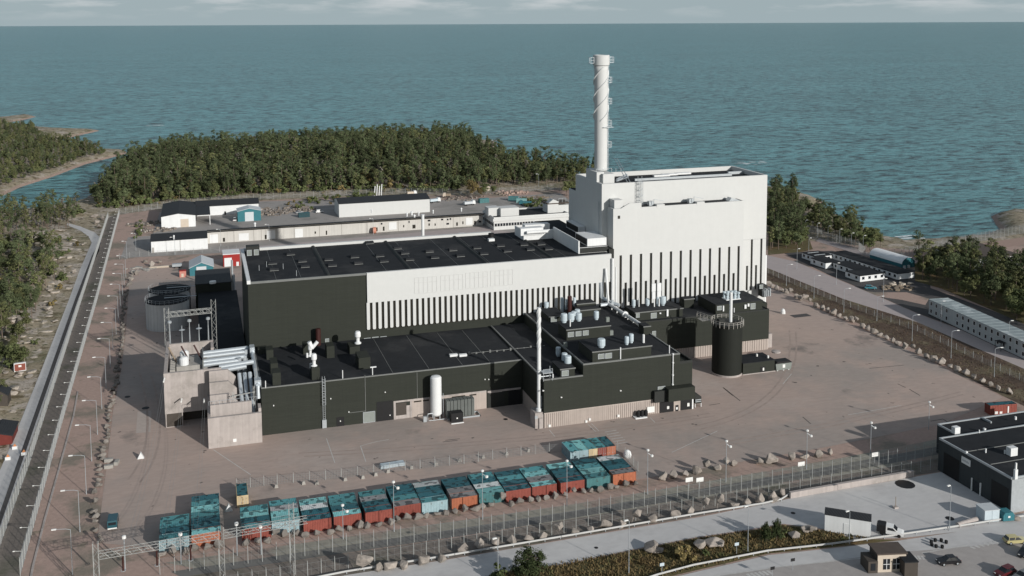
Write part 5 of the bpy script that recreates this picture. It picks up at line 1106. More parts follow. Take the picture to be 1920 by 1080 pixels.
# two-storey module block
A = G(1741, 590); B2 = G(1935, 682); d_ = B2-A; ang = math.atan2(d_.y, d_.x); Lb = d_.length
M_MOD = mat('pale_blue_grey_modules', (.40, .43, .44), .65, .06, .5, streak=.06); M_MODR = mat('pale_module_roof', (.25, .29, .30), .7, .14, .3, layers=[((.38, .42, .43), .12, .55, .6)])
mbk = thing('accommodation_block', 'two storey pale module block with rows of square windows', 'building', A, ang)
hb = 5.7; dB = 7.6; nm = int(Lb/3.0)
rotbox('underframe', M_BLACK, mbk, .1, Lb-.1, .1, dB-.1, 0, .3)
mw = MB().box(.04, 2.96, 0, dB, 0, 2.62).mesh('module', M_MOD); wf = MB().box(-.62, .62, -.05, .02, -.1, 0).box(-.62, .62, -.05, .02, 1.25, 1.35).box(-.62, -.5, -.05, .02, 0, 1.25).box(.5, .62, -.05, .02, 0, 1.25).mesh('frame', M_WHITEP); wg = MB().box(-.5, .5, -.03, .02, 0, 1.25).mesh('window', M_GLASS)
mrf = MB().box(.02, 2.98, -.1, dB+.1, 0, .12).box(.02, .14, -.1, dB+.1, .12, .2).mesh('roof', M_MODR)
for k in range(nm):
    for f in range(2):
        o = link('module', mw, mbk); o.location = (k*3.0, 0, .3 + f*2.66)
        if k != 4:
            wn = link('window', wg, o); wn.location = (1.5, -.02, .85); 
        if f == 1: r_ = link('roof', mrf, o); r_.location = (0, 0, 2.63)
    fr_ = None
b = MB()
for k in range(nm):
    if k == 4: continue
    for f in range(2):
        x = k*3+1.5; z = .3+f*2.66+.85; 
        for q in ((-.62, .62, -.1, 0), (-.62, .62, 1.25, 1.35), (-.62, -.5, 0, 1.25), (.5, .62, 0, 1.25)): b.box(x+q[0], x+q[1], -.08, -.055, z+q[2], z+q[3])
b.build('window_frames', M_WHITEP, mbk, world=False)
b = MB()
for k in range(6): b.box(-1.6, -.05, 1+k*.6, 1.3+k*.6, .3+.45*k, .42+.45*k)
b.tube((-1.6, 1, 0), (-1.6, 5, 4.2), .06, 4); b.tube((-1.6, 5, 0), (-1.6, 5, 4.2), .06, 4); b.build('outside_stair', M_GALV, mbk, world=False)
b = MB(); x = Lb*.76; b.box(x-2.2, x+1.0, -1.9, -.05, 2.7, 2.85); b.tube((x-2, -1.8, 0), (x-2, -1.8, 2.7), .08, 4); b.tube((x+.8, -1.8, 0), (x+.8, -1.8, 2.7), .08, 4); b.build('entrance_canopy', M_BLACK, mbk, world=False)
# brown flat roofed building half hidden by trees
P = G(1790, 476, 5.5); Q = G(1868, 484, 5.5)
bh = thing('dark_roofed_hall', 'low hall with flat dark roof half hidden behind the right trees', 'building', (P.x, P.y, 0)); bh['_o'] = tuple(bh.location)
MB().box(P.x, P.x+26, P.y-10, P.y+14, 0, 5.2).build('wall', M_WHITE2, bh); MB().box(P.x-.3, P.x+26.3, P.y-10.3, P.y+14.3, 5.2, 5.5).build('roof', M_GRAVELROOF, bh)
vent(bh, 1822, 468, 464, .7, 5.5, M_LAMPW, 'roof_vent', 'pipe')
# ================================================================== BOTTOM RIGHT: dark workshop, white shed, gatehouse
wk = thing('workshop', 'dark flat roofed workshop with large doors at the lower right', 'building', (163.5, 176, 0))
WX, WY0, WY1 = 163.4, 165.0, 187.0; WZ = OX(1902, 900, WX).z
M_WK = mat('charcoal_wall', (.040, .047, .050), .7, .1, .4, streak=.1)
MB().box(WX, WX+40, WY0, WY1, 0, WZ-.3).build('wall', M_WK, wk); MB().box(WX+.3, WX+39.7, WY0+.3, WY1-.3, WZ-.3, WZ-.1).build('roof', M_ROOF, wk)
roofedge(MB(), WX, WX+40, WY0, WY1, WZ-.3, .3, .45).build('roof_edge', M_GALV, wk)
MB().box(WX+.1, WX+40, WY0-.12, WY0-.005, 0, WZ-.35).build('front_cladding', M_GALV, wk)
RX_ = 169.9; MB().box(RX_, WX+45, WY1+.02, WY1+8.2, 0, WZ-.9).build('rear_wing', M_WK, wk)
MB().box(RX_+.3, WX+44.7, WY1+.05, WY1+7.9, WZ-.9, WZ-.75).build('roof', M_ROOF, wk); roofedge(MB(), RX_, WX+45, WY1+.05, WY1+8.2, WZ-.9, .3, .4, 'lb').build('roof_edge', M_GALV, wk)
def lface(px0, py0, px1, py1, m, nm, pr=.1):
    a = OX(px0, py0, WX); c = OX(px1, py1, WX); return MB().box(WX-pr, WX+.02, min(a.y, c.y), max(a.y, c.y), max(0, min(a.z, c.z)), max(a.z, c.z)).build(nm, m, wk)
a = OX(1770, 852, WX); c = OX(1799, 869, WX); MB().box(WX-.05, WX+.02, c.y, a.y, .1, 5.2).build('large_door', M_BLACK, wk)
a = OX(1859, 903, WX); c = OX(1891, 925, WX); MB().box(WX-.05, WX+.02, c.y, a.y, .1, 5.2).build('large_door', M_BLACK, wk)
a = OX(1823, 925, WX); c = OX(1838, 933, WX); MB().box(WX-.08, WX+.02, c.y, a.y, .1, 2.6).build('glazed_door', M_GLASS, wk)
b = MB()
for yy in (a.y+.1, c.y-.1): b.box(WX-.3, WX-.05, yy-.12, yy+.12, 0, 3.0)
b.build('white_post', M_LAMPW, wk)
a = OX(1804, 855, WX); c = OX(1820, 873, WX)
sg = MB().box(WX-.16, WX-.02, c.y, a.y, OX(1812, 871, WX).z, OX(1812, 859, WX).z).build('wall_sign', M_LAMPW, wk)
ym, zm = (a.y+c.y)/2, (OX(1812, 871, WX).z+OX(1812, 859, WX).z)/2
b = MB()
for k in range(6): b.box(WX-.19, WX-.161, ym-1.0+k*.36, ym-.78+k*.36, zm-.22, zm+.12+.1*(k % 2))
b.build('sign_lettering', M_GALV, sg, world=False).location = -Vector(wk['_o'])
def wkbox(x, y, top, w_, d_, m, nm): p = G(x, y, WZ); h = OY(x, top, p.y).z; MB().box(p.x-w_/2, p.x+w_/2, p.y-d_/2, p.y+d_/2, WZ-.1, h).build(nm, m, wk)
wkbox(1897, 852, 838, 1.9, 1.4, M_WHITE2, 'roof_unit'); wkbox(1792, 811, 800, 1.5, 1.2, M_WHITE2, 'roof_unit'); wkbox(1812, 850, 846, .4, .4, M_WHITE2, 'roof_vent'); wkbox(1848, 848, 841, .25, .25, M_WHITE2, 'roof_vent'); wkbox(1884, 850, 844, .25, .25, M_WHITE2, 'roof_vent'); wkbox(1904, 896, 868, .3, .3, M_WHITE2, 'roof_mast'); wkbox(1904, 897, 880, .7, .5, M_WHITE2, 'roof_box')
wkbox(1846, 806, 803, .5, .5, M_WHITE2, 'roof_vent'); wkbox(1836, 811, 806, .2, .2, M_WHITE2, 'roof_vent'); wkbox(1904, 786, 781, .4, .4, M_WHITE2, 'roof_vent')
b = MB(); p = G(1843, 787, WZ-.8); q = G(1858, 793, WZ-.8); b.box(min(p.x, q.x), max(p.x, q.x), min(p.y, q.y)-.3, max(p.y, q.y)+.3, WZ-.75, WZ-.3); b.build('roof_duct', M_GALV, wk)
for Yq in (WY0+7, WY0+14): MB().box(WX+1, WX+39, Yq-.08, Yq+.08, WZ-.1, WZ+.02).build('roof_seam', M_EDGE, wk)
# small white shed
A = G(1546, 996); B2 = G(1632, 1010); d_ = B2-A; ang = math.atan2(d_.y, d_.x); Ls = d_.length; hs = OY(1547, 962, A.y).z; hs = min(hs, 3.6)
ws = thing('white_shed', 'small white shed with black roof beside the front road', 'shed', A, ang)
MB().extr([(0, 0, .1), (0, 0, hs), (0, 1.5, hs+.5), (0, 3, hs), (0, 3, .1)], (Ls, 0, 0)).build('wall', M_WHITE2, ws, world=False)
MB().extr([(-.1, -.15, hs+.03), (-.1, 1.5, hs+.56), (-.1, 3.15, hs+.03), (-.1, 3.15, hs+.15), (-.1, 1.5, hs+.7), (-.1, -.15, hs+.15)], (Ls+.2, 0, 0)).build('roof', M_ROOF2, ws, world=False)
b = MB(); b.box(3.7, 5.0, -.06, .01, .1, 2.4); b.build('door', M_WHITEP, ws, world=False)
MB().box(Ls-.01, Ls+.06, .8, 2.2, .3, 2.6).build('end_door', M_GALV, ws, world=False)
# gatehouse
A = G(1645, 1074); gh = thing('gatehouse', 'beige gatehouse with brown flat roof and dark windows', 'building', (A.x, A.y, 0), math.radians(-13))
hg = 3.6
MB().box(0, 5.6, 0, 3.6, 0, hg).build('wall', M_CREAM, gh, world=False); MB().box(-1.9, -.02, -.2, 3.4, 0, hg-1.2).build('porch', M_BROWNW, gh, world=False); MB().box(-.25, 5.8, -.25, 3.9, hg, hg+.3).build('roof', M_GRAVELROOF, gh, world=False)
MB().box(-.02, .0, -.0, 3.6, 0, hg).build('side_wall', M_BROWNW, gh, world=False); MB().box(4.4, 7.0, -2.0, 1.6, 0, 2.9).build('side_booth', M_BROWNW, gh, world=False); MB().box(4.3, 7.1, -2.1, 1.7, 2.9, 3.1).build('roof', M_ROOF, gh, world=False)
for x in (1.1, 3.0): 
    o = MB().box(x, x+1.35, -.05, .01, .6, 2.7).build('window', M_GLASS, gh, world=False); MB().box(x+.62, x+.72, -.08, -.051, .6, 2.7).box(x, x+.619, -.08, -.051, 1.6, 1.7).box(x+.721, x+1.35, -.08, -.051, 1.6, 1.7).build('frame', M_WHITEP, o, world=False)
MB().box(-1.4, -.5, -.26, -.2, .6, 2.0).build('window', M_GLASS, gh, world=False)
# left edge: dark red cabins and small kiosk
P = G(38, 697); ks = thing('information_board', 'white framed red board standing by the heath road', 'board', (P.x, P.y, 0), math.radians(8)); ks['_o'] = tuple(ks.location)
MB().box(-1.5, 1.5, -.4, .4, .5, 2.6).build('panel', mat('brick_red_board', (.22, .07, .05), .8, .15), ks, world=False)
MB().box(-1.65, 1.65, -.42, .42, 2.61, 2.85).box(-1.65, -1.51, -.42, .42, .3, 2.6).box(1.51, 1.65, -.42, .42, .3, 2.6).box(-1.5, 1.5, -.42, .42, .3, .49).build('frame', M_WHITEP, ks, world=False)
MB().box(-.4, .4, -.45, -.41, 1.6, 2.2).build('emblem', M_LAMPW, ks, world=False); MB().box(1.2, 1.32, .5, .62, 0, 4.0).build('post', M_WOOD, ks, world=False)
for (x, y, w_, d_, h, m, lab) in [(-6, 836, 7, 9, 3.2, mat('falu_red_boards', (.14, .030, .024), .85, .15), 'dark red hut with black roof at the left edge'), (0, 765, 4, 5, 5, M_BROWNW, 'dark hut with roof antenna at the left edge')]:
    P = G(x, y); c_ = gable('hut', lab, 'hut', (P.x-w_/2, P.y), w_, d_, h*.7, h, m, M_ROOF2)
P = G(11, 822); cr_ = thing('box_trailer', 'small pale box trailer parked beside the red hut', 'trailer', (P.x, P.y, 0), math.radians(75))
MB().box(-1.6, 1.6, -.9, .9, .5, 2.1).build('body', M_VENT, cr_, world=False); MB().box(1.6, 2.6, -.05, .05, .5, .6).build('drawbar', M_GALV, cr_, world=False)
for s in (-1, 1): MB().tube((0, s*.92, .35), (0, s*1.1, .35), .35, 12).build('wheel', M_TYRE, cr_, world=False)
# ================================================================== SHIPPING CONTAINERS
CLN, CWD, CHT = 6.06, 2.44, 2.59
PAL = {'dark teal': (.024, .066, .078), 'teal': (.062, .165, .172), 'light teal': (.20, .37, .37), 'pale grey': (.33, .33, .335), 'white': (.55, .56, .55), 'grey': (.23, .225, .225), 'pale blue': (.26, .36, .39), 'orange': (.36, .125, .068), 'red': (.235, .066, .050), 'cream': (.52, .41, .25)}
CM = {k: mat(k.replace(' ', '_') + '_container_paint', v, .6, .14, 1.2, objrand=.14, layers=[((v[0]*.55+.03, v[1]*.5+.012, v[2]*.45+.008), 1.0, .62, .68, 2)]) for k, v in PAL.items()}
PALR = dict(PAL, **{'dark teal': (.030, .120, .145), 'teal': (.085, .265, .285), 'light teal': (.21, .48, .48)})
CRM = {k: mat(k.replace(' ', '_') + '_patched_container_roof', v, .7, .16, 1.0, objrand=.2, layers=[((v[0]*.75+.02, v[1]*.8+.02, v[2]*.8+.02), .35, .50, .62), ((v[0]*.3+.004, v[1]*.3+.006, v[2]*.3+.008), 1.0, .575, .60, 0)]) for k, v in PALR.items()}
def corr(n, L, d):                                     # corrugated outline along a length L
    pts = []; st = L/n
    for k in range(n): pts += [(k*st, 0), (k*st+st*.3, 0), (k*st+st*.45, d), (k*st+st*.85, d)]
    return pts + [(L, 0)]
_cb = MB(); hl, hw = CLN/2, CWD/2
for s in (-1, 1):
    P = corr(16, CLN-.24, .05)
    for (a, da), (c, dc) in zip(P[:-1], P[1:]):
        ya = s*(hw-.02-da); yc = s*(hw-.02-dc); q = ((-hl+.12+a, ya, .16), (-hl+.12+c, yc, .16), (-hl+.12+c, yc, CHT-.12), (-hl+.12+a, ya, CHT-.12)); _cb.quad(*(q if s < 0 else q[::-1]))
P = corr(7, CWD-.24, .04)
for (a, da), (c, dc) in zip(P[:-1], P[1:]): _cb.quad((-hl+.02+da, -hw+.12+a, .16), (-hl+.02+da, -hw+.12+a, CHT-.12), (-hl+.02+dc, -hw+.12+c, CHT-.12), (-hl+.02+dc, -hw+.12+c, .16))
_fb = MB()
for sx_ in (-1, 1):
    for sy_ in (-1, 1): _fb.box(min(sx_*hl, sx_*(hl-.14)), max(sx_*hl, sx_*(hl-.14)), min(sy_*hw, sy_*(hw-.14)), max(sy_*hw, sy_*(hw-.14)), 0, CHT)
for z0, z1 in ((.02, .17), (CHT-.13, CHT-.01)):
    for s in (-1, 1): _fb.box(-hl+.14, hl-.14, min(s*hw, s*(hw-.08)), max(s*hw, s*(hw-.08)), z0, z1); _fb.box(min(s*hl, s*(hl-.08)), max(s*hl, s*(hl-.08)), -hw+.14, hw-.14, z0, z1)
_rb = MB(); Pr = corr(14, CLN-.3, .025)
for (a, da), (c, dc) in zip(Pr[:-1], Pr[1:]): _rb.quad((-hl+.15+a, -hw+.08, CHT-.03-da), (-hl+.15+c, -hw+.08, CHT-.03-dc), (-hl+.15+c, hw-.08, CHT-.03-dc), (-hl+.15+a, hw-.08, CHT-.03-da))
_rb.box(-hl+.02, -hl+.149, -hw+.02, hw-.02, CHT-.05, CHT+.004).box(hl-.149, hl-.02, -hw+.02, hw-.02, CHT-.05, CHT+.004)
_db = MB().box(hl-.09, hl-.03, .01, hw-.15, .18, CHT-.14)
_lb = MB()
for y in (.3, .75): _lb.tube((hl-.01, y, .2), (hl-.01, y, CHT-.16), .028, 5); _lb.box(hl-.03, hl+.02, y-.02, y+.22, 1.0, 1.06)
_lm = _lb.mesh('lock_bar', M_GALV); CP = {}
def cont_proto(body, roof):
    key = (body, roof)
    if key not in CP:
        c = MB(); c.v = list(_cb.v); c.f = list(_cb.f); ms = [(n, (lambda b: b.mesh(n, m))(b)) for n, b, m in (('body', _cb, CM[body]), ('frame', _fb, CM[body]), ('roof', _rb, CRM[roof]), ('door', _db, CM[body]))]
        CP[key] = dict(ms)
    return CP[key]
def container(label, loc, rot, body, roof, group, name='shipping_container'):
    t_ = thing(name, label, 'container', loc, rot, group); m = cont_proto(body, roof)
    for n in ('body', 'frame', 'roof'): link(n, m[n], t_)
    for s in (1, -1):
        d_ = link('door', m['door'], t_); d_.scale = (1, s, 1); l_ = link('lock_bar', _lm, d_)
    return t_
blocks = [((299, 1014), (354, 1006), (299, 976), 'pale blue', ['teal', 'dark teal', 'teal', 'teal']),
 ((360, 1004), (412, 997), (360, 925), 'orange', ['light teal', 'dark teal', 'dark teal', 'teal', 'light teal', 'teal', 'dark teal']),
 ((452, 994), (509, 989), (449, 947), 'red', ['teal', 'dark teal', 'light teal', 'teal']),
 ((510, 981), (563, 975), (504, 942), 'pale blue', ['light teal', 'light teal', 'pale grey', 'teal']),
 ((568, 979), (621, 971), (562, 936), 'red', ['dark teal', 'dark teal', 'white', 'light teal']),
 ((626, 970), (677, 964), (614, 926), 'red', ['light teal', 'dark teal', 'teal', 'teal']),
 ((685, 962), (735, 956), (671, 919), 'red', ['dark teal', 'dark teal', 'pale grey', 'teal']),
 ((739, 951), (789, 945), (722, 910), 'red', ['grey', 'teal', 'dark teal', 'dark teal']),
 ((791, 944), (841, 939), (775, 905), 'pale blue', ['teal', 'dark teal', 'dark teal', 'white']),
 ((846.5, 936), (896, 930), (827, 897), 'orange', ['grey', 'grey', 'dark teal', 'dark teal']),
 ((898, 927), (945, 920.6), (876, 889.5), 'teal', ['light teal', 'white', 'dark teal', 'teal']),
 ((950, 922), (995.6, 915), (925.6, 880), 'red', ['dark teal', 'dark teal', 'teal', 'dark teal']),
 ((998, 914), (1046, 909), (975, 875), 'red', ['light teal', 'grey', 'light teal', 'teal']),
 ((1052.6, 906), (1097, 901), (1023, 870), 'red', ['dark teal', 'dark teal', 'dark teal', 'light teal']),
 ((1100.6, 898.5), (1147, 894.6), (1071, 861), 'teal', ['teal', 'light teal', 'teal', 'dark teal']),
 ((1148.6, 891), (1194, 885.6), (1119, 856), 'orange', ['grey', 'dark teal', 'dark teal', 'white'])]
cr_ = random.Random(3)
for i, (fl, fr, bl, fc, roofs) in enumerate(blocks):
    A = G(*fl, CHT); B_ = G(*bl, CHT); Bf = G(*fr, CHT); x0 = A.x + ((Bf.x - A.x) - CLN)/2; yf = A.y; n = len(roofs)
    for k, rc in enumerate(roofs):
        body = fc if k == 0 else (rc if rc not in ('white', 'pale grey') else 'teal')
        wh = 'front' if k == 0 else ('rearmost' if k == n-1 else nth(k+1) + ' from the front')
        lab = ('%s sided front container, %s roof,' % (fc, rc) if k == 0 else '%s container, %s roof,' % (wh, rc)) + ' in the %s block from left' % nth(i+1)
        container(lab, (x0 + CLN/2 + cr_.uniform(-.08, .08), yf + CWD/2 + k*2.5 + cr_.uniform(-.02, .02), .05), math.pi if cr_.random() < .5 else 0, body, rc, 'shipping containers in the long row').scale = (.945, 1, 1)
ends = [('pale blue', 'teal'), ('pale blue', 'light teal'), ('cream', 'teal'), ('red', 'teal'), ('orange', 'dark teal')]
A = G(1069.5, 848, CHT); Bx = G(1152.5, 834, CHT)
for k, (bc, rc) in enumerate(ends):
    x = A.x + CWD/2 + (Bx.x-A.x-CWD)*k/4; container('%s doored container, %s roof, %s in rear row of five' % (bc, rc, 'leftmost' if k == 0 else 'rightmost' if k == 4 else nth(k+1) + ' from left'), (x, A.y + CLN/2, .05), -math.pi/2, bc, rc, 'rear row of five containers')
A = G(444, 931, CHT); container('lone cream-doored container with dark teal roof behind the third block', (A.x+CWD/2, A.y+CLN/2, .05), -math.pi/2, 'cream', 'dark teal', 'shipping containers in the long row')
P = G(1862, 779); rc_ = container('red container on the far side of the workshop roof', (P.x+3.4, P.y+1, .05), math.radians(-8), 'red', 'dark teal', 'stray containers'); rc_.scale = (1.3, 1, 1)
MB().box(-2.0, -1.3, -CWD/2-.06, -CWD/2, .2, .9).box(-.9, -.3, -CWD/2-.06, -CWD/2, .2, .8).box(.9, 1.2, -CWD/2-.06, -CWD/2, .3, 2.1).build('notice', M_LAMPW, rc_, world=False)
# ================================================================== BOULDERS
def boulder_mesh(seed):
    r = random.Random(seed); bm = bmesh.new()
    for k in range(16):
        d = Vector((r.gauss(0, 1), r.gauss(0, 1), r.gauss(0, .8))).normalized()*r.uniform(.42, .56); bm.verts.new((d.x, d.y, d.z*1.15+.25))
    bmesh.ops.convex_hull(bm, input=bm.verts); bmesh.ops.delete(bm, geom=[v for v in bm.verts if not v.link_faces], context='VERTS')
    bmesh.ops.bevel(bm, geom=list(bm.edges), offset=.03, segments=1, affect='EDGES')
    zm = min(v.co.z for v in bm.verts)
    for v in bm.verts: v.co.z = max(0, v.co.z - zm - .12)
    me = bpy.data.meshes.new('boulder'); bm.to_mesh(me); bm.free(); me.materials.append(M_ROCK); return me
M_ROCKD = mat('dark_granite', (.19, .172, .155), .85, .28, 1.3, bump=.6, bscale=2.5, objrand=.2)
BMS = [boulder_mesh(k) for k in range(9)]
br = random.Random(11)
def boulder(p, s, label, group, flat=1.0, dark=False):
    o = link('boulder', BMS[br.randrange(9)])
    if dark: o.material_slots[0].link = 'OBJECT'; o.material_slots[0].material = M_ROCKD
    o.location = (p.x, p.y, .03); k = s*br.uniform(.75, 1.12)
    asp = br.choice([1, 1, 1.2, 1.5]); o.scale = (k*asp, k*br.uniform(.8, 1), k*br.uniform(.8, 1.2)*flat); o.rotation_euler = (0, 0, br.uniform(0, 6.28) if asp == 1 else br.uniform(-.4, .4)); tag(o, label % ('pointed' if o.scale.z > k else 'long' if asp > 1.3 else 'broad'), 'boulder', group)
def along(pts, step, jit=.25):
    P = [G(x, y) for x, y in pts]; out = []; acc = 0
    for a, c in zip(P[:-1], P[1:]):
        L = (c-a).length; d = (c-a)/L; t_ = step - acc if acc else 0
        while t_ < L: out.append(a + d*t_ + Vector((br.uniform(-jit, jit), br.uniform(-jit, jit), 0))); t_ += step
        acc = (L - (t_ - step))
    return out
front = [(683, 1079), (710, 1070), (732, 1068), (757, 1066), (795, 1059), (828, 1052), (855, 1049), (880, 1044), (909, 1039), (932, 1035), (866, 1036), (898, 1029), (929, 1023), (959, 1020), (990, 1015), (1016, 1010), (1047, 1006), (1077, 1001), (1107, 997), (1134, 990), (1167, 988), (1194, 981), (1223, 978), (1265, 970), (1293, 964), (1323, 961), (1350, 957), (1377, 951), (1400, 947), (1425, 943), (1449, 938), (1467, 930)]
front = sorted([p for p in front if p not in [(855, 1049), (880, 1044), (909, 1039), (932, 1035)]])
for i, (x, y) in enumerate(front): boulder(G(x, y), 2.3, '%s pale boulder, ' + nth(i+1) + ' from the left along the white rail of the front road', 'boulders along the front road')
yd = [(1242, 900), (1262, 897), (1285, 893), (1306, 888), (1324, 886), (1345, 881), (1362, 877), (1375, 873), (1424, 871), (1446, 868), (1484, 862), (1508, 860), (1534, 857), (1556, 852)]
for i, (x, y) in enumerate(yd): boulder(G(x, y), 2.2, '%s boulder, ' + nth(i+1) + ' from the left along the yard edge right of the containers', 'boulders along the yard edge')
cn = 0
for i, (fl, fr, bl, fc, roofs) in enumerate(blocks):
    A = G(*fl, CHT); Bf = G(*fr, CHT)
    for k in range(3):
        cn += 1; boulder(Vector((A.x + (Bf.x-A.x)*(.08+.4*k) + br.uniform(-.4, .4), A.y - 1.25 - br.uniform(0, .5), 0)), 1.75, '%s squat boulder, ' + nth(cn) + ' from the left in front of the containers', 'boulders in front of the containers', dark=True)
lf = along([(187, 1018), (176, 985), (178, 945), (185, 900), (193, 858), (200, 815), (207, 765), (218, 712), (226, 665), (231, 600), (238, 545), (250, 512)], 2.75, .5)
for i, p in enumerate(lf): boulder(p, 1.4, '%s dark boulder, ' + nth(i+1) + ' counted from the near end of the left yard edge', 'boulders along the left yard edge', dark=True)
rt = along([(1441, 535), (1455, 542), (1477, 552), (1505, 566), (1540, 580), (1565, 591), (1600, 606), (1630, 621), (1666, 638), (1687, 649), (1707, 657), (1731, 669), (1762, 683), (1792, 695), (1819, 708), (1834, 714), (1860, 726), (1876, 733), (1911, 746)], 3.3, .3)
for i, p in enumerate(rt): boulder(p, 2.2, '%s grey boulder, ' + nth(i+1) + ' from the building end along the brown bank', 'boulders along the brown bank')
for i, (x, y, s) in enumerate([(272, 493, 2.4), (285, 500, 3), (300, 494, 2), (256, 515, 2.3), (246, 526, 2), (192, 412, 3.2), (182, 420, 3), (186, 427, 2.6), (177, 408, 3)]): boulder(G(x, y), s, '%s boulder, ' + nth(i+1) + ' of the loose stones beyond the round tanks', 'loose stones beyond the tanks')
for i, (x, y, s) in enumerate([(1220, 1034, 3.4), (1232, 1036, 2.6), (1312, 1026, 2.6), (1335, 1022, 3.4), (1348, 1023, 2.4), (1488, 1007, 2.8), (1515, 996, 3.2), (1524, 1001, 2.5), (1452, 940, 2.2), (1905, 975, 2.0)]): boulder(G(x, y), s, '%s grey boulder, ' + nth(i+1) + ' from the left in the verge grass', 'boulders in the verge', .6)
# ================================================================== LAMPS
LP = {}
def lamp(x, y, label, group, h=9.5, arm=2.4, ang=math.pi, head2=None, kind='arm', loc=None):
    p = loc or G(x, y); key = (round(h, 1), arm, kind)
    if key not in LP:
        b = MB(); b.tube((0, 0, 0), (0, 0, h*.12), .11, 6); b.tube((0, 0, h*.12), (0, 0, h), .075, 6, r2=.055); po = b.mesh('pole', M_GALV)
        ar = MB(); hd = MB()
        if kind == 'arm':
            ar.path([(0, 0, h-.02), (arm*.35, 0, h+.22), (arm, 0, h+.35)], .05, 5); hd.box(arm-.1, arm+.75, -.16, .16, h+.26, h+.46)
        else:
            ar.tube((0, 0, h-.4), (.7, 0, h-.9), .05, 5); hd.lathe((0, 0, 0), [(.1, h), (.34, h+.1), (.34, h+.4), (.1, h+.5)], 8); hd.lathe((.9, 0, 0), [(.1, h-1.3), (.34, h-1.2), (.34, h-.85), (.1, h-.75)], 8)
        LP[key] = (po, ar.mesh('arm', M_GALV), hd.mesh('lamp_head', M_LAMPW))
    t_ = thing('street_lamp', label, 'street lamp', (p.x, p.y, .02), ang, group)
    for n, m in zip(('pole', 'arm', 'lamp_head'), LP[key]): link(n, m, t_)
    return t_
lx = [(136, 1077), (150, 998), (162, 927), (172, 865), (183, 815), (191, 767), (199, 727), (207, 689), (212, 656), (218, 627), (222, 602), (226, 578), (230, 556), (233, 537), (236, 520)]
for i, (x, y) in enumerate(lx): lamp(x, y, 'grey street lamp with short arm, %s from the near end on the left gravel strip' % nth(i+1), 'lamps on the left gravel strip', 9.0, 2.6, math.pi*.98)
for i, (x, y) in enumerate([(1474.5, 537), (1526, 560), (1582, 586), (1644, 602), (1710, 640), (1783, 672), (1864, 707)]): lamp(x, y, 'street lamp on the brown bank, %s from the tall building' % nth(i+1), 'lamps on the brown bank', 8.6, 1.6, math.radians(-15))
for i, (x, y) in enumerate([(1494, 505), (1568, 534), (1656, 566), (1764, 612), (1891, 652), (1516, 483)]): lamp(x, y, 'slim lamp post in the dark parking lot, %s' % ('nearest the cabins' if i == 5 else nth(i+1) + ' from the left'), 'lamps in the dark parking lot', 8.6, .5, math.radians(-15))
for i, (x, y, h) in enumerate([(739, 997, 10.5), (905, 974, 10.5), (1063, 949, 10), (1214, 927, 10), (1361, 904, 9.5), (1512, 880, 9.2), (1632, 850, 7.5), (1741, 805, 7), (643.5, 1011, 7)]): lamp(x, y, 'tall twin headed lamp, %s from the left along the container yard' % nth(sorted([739, 905, 1063, 1214, 1361, 1512, 1632, 1741, 643.5]).index(x)+1), 'twin headed lamps along the container yard', h, .9, math.radians(-20), kind='twin')
for i, (x, y, h) in enumerate([(934, 1092, 8.5), (1179, 1075, 10.4), (1402, 1036, 9.4), (1780, 995, 9.5), (1592, 1015, 6.2)]): lamp(x, y, 'slim lamp post %s' % ['left of the big bush beside the front road', 'standing in the verge grass nearest the photo centre', 'in the verge left of the shrubs', 'at the edge of the forecourt near the skips', 'standing in front of the white shed'][i], 'lamps along the front road', h, .4, math.radians(190))
for i, (x, y) in enumerate([(414, 462), (328, 478), (505, 452), (700, 440), (1010, 350), (255, 470), (238, 486)]): lamp(x, y, 'thin lamp mast in the back yard, ' + ['in front of the store row corner', 'at the white end of the store row', 'left part of the back road', 'middle of the back road', 'by the far fence', 'beside the left gate', 'at the left gate corner'][i], 'masts in the back yard', 8, 1.2, math.pi)
for i, (x, y) in enumerate([(1510, 440), (1532, 446), (1552, 452), (1574, 458), (1596, 466), (1618, 471)]): lamp(x, y, 'small white headed lamp on the shore fence, %s from the left' % nth(i+1), 'lamps on the shore fence', 7, .5, math.radians(-15))
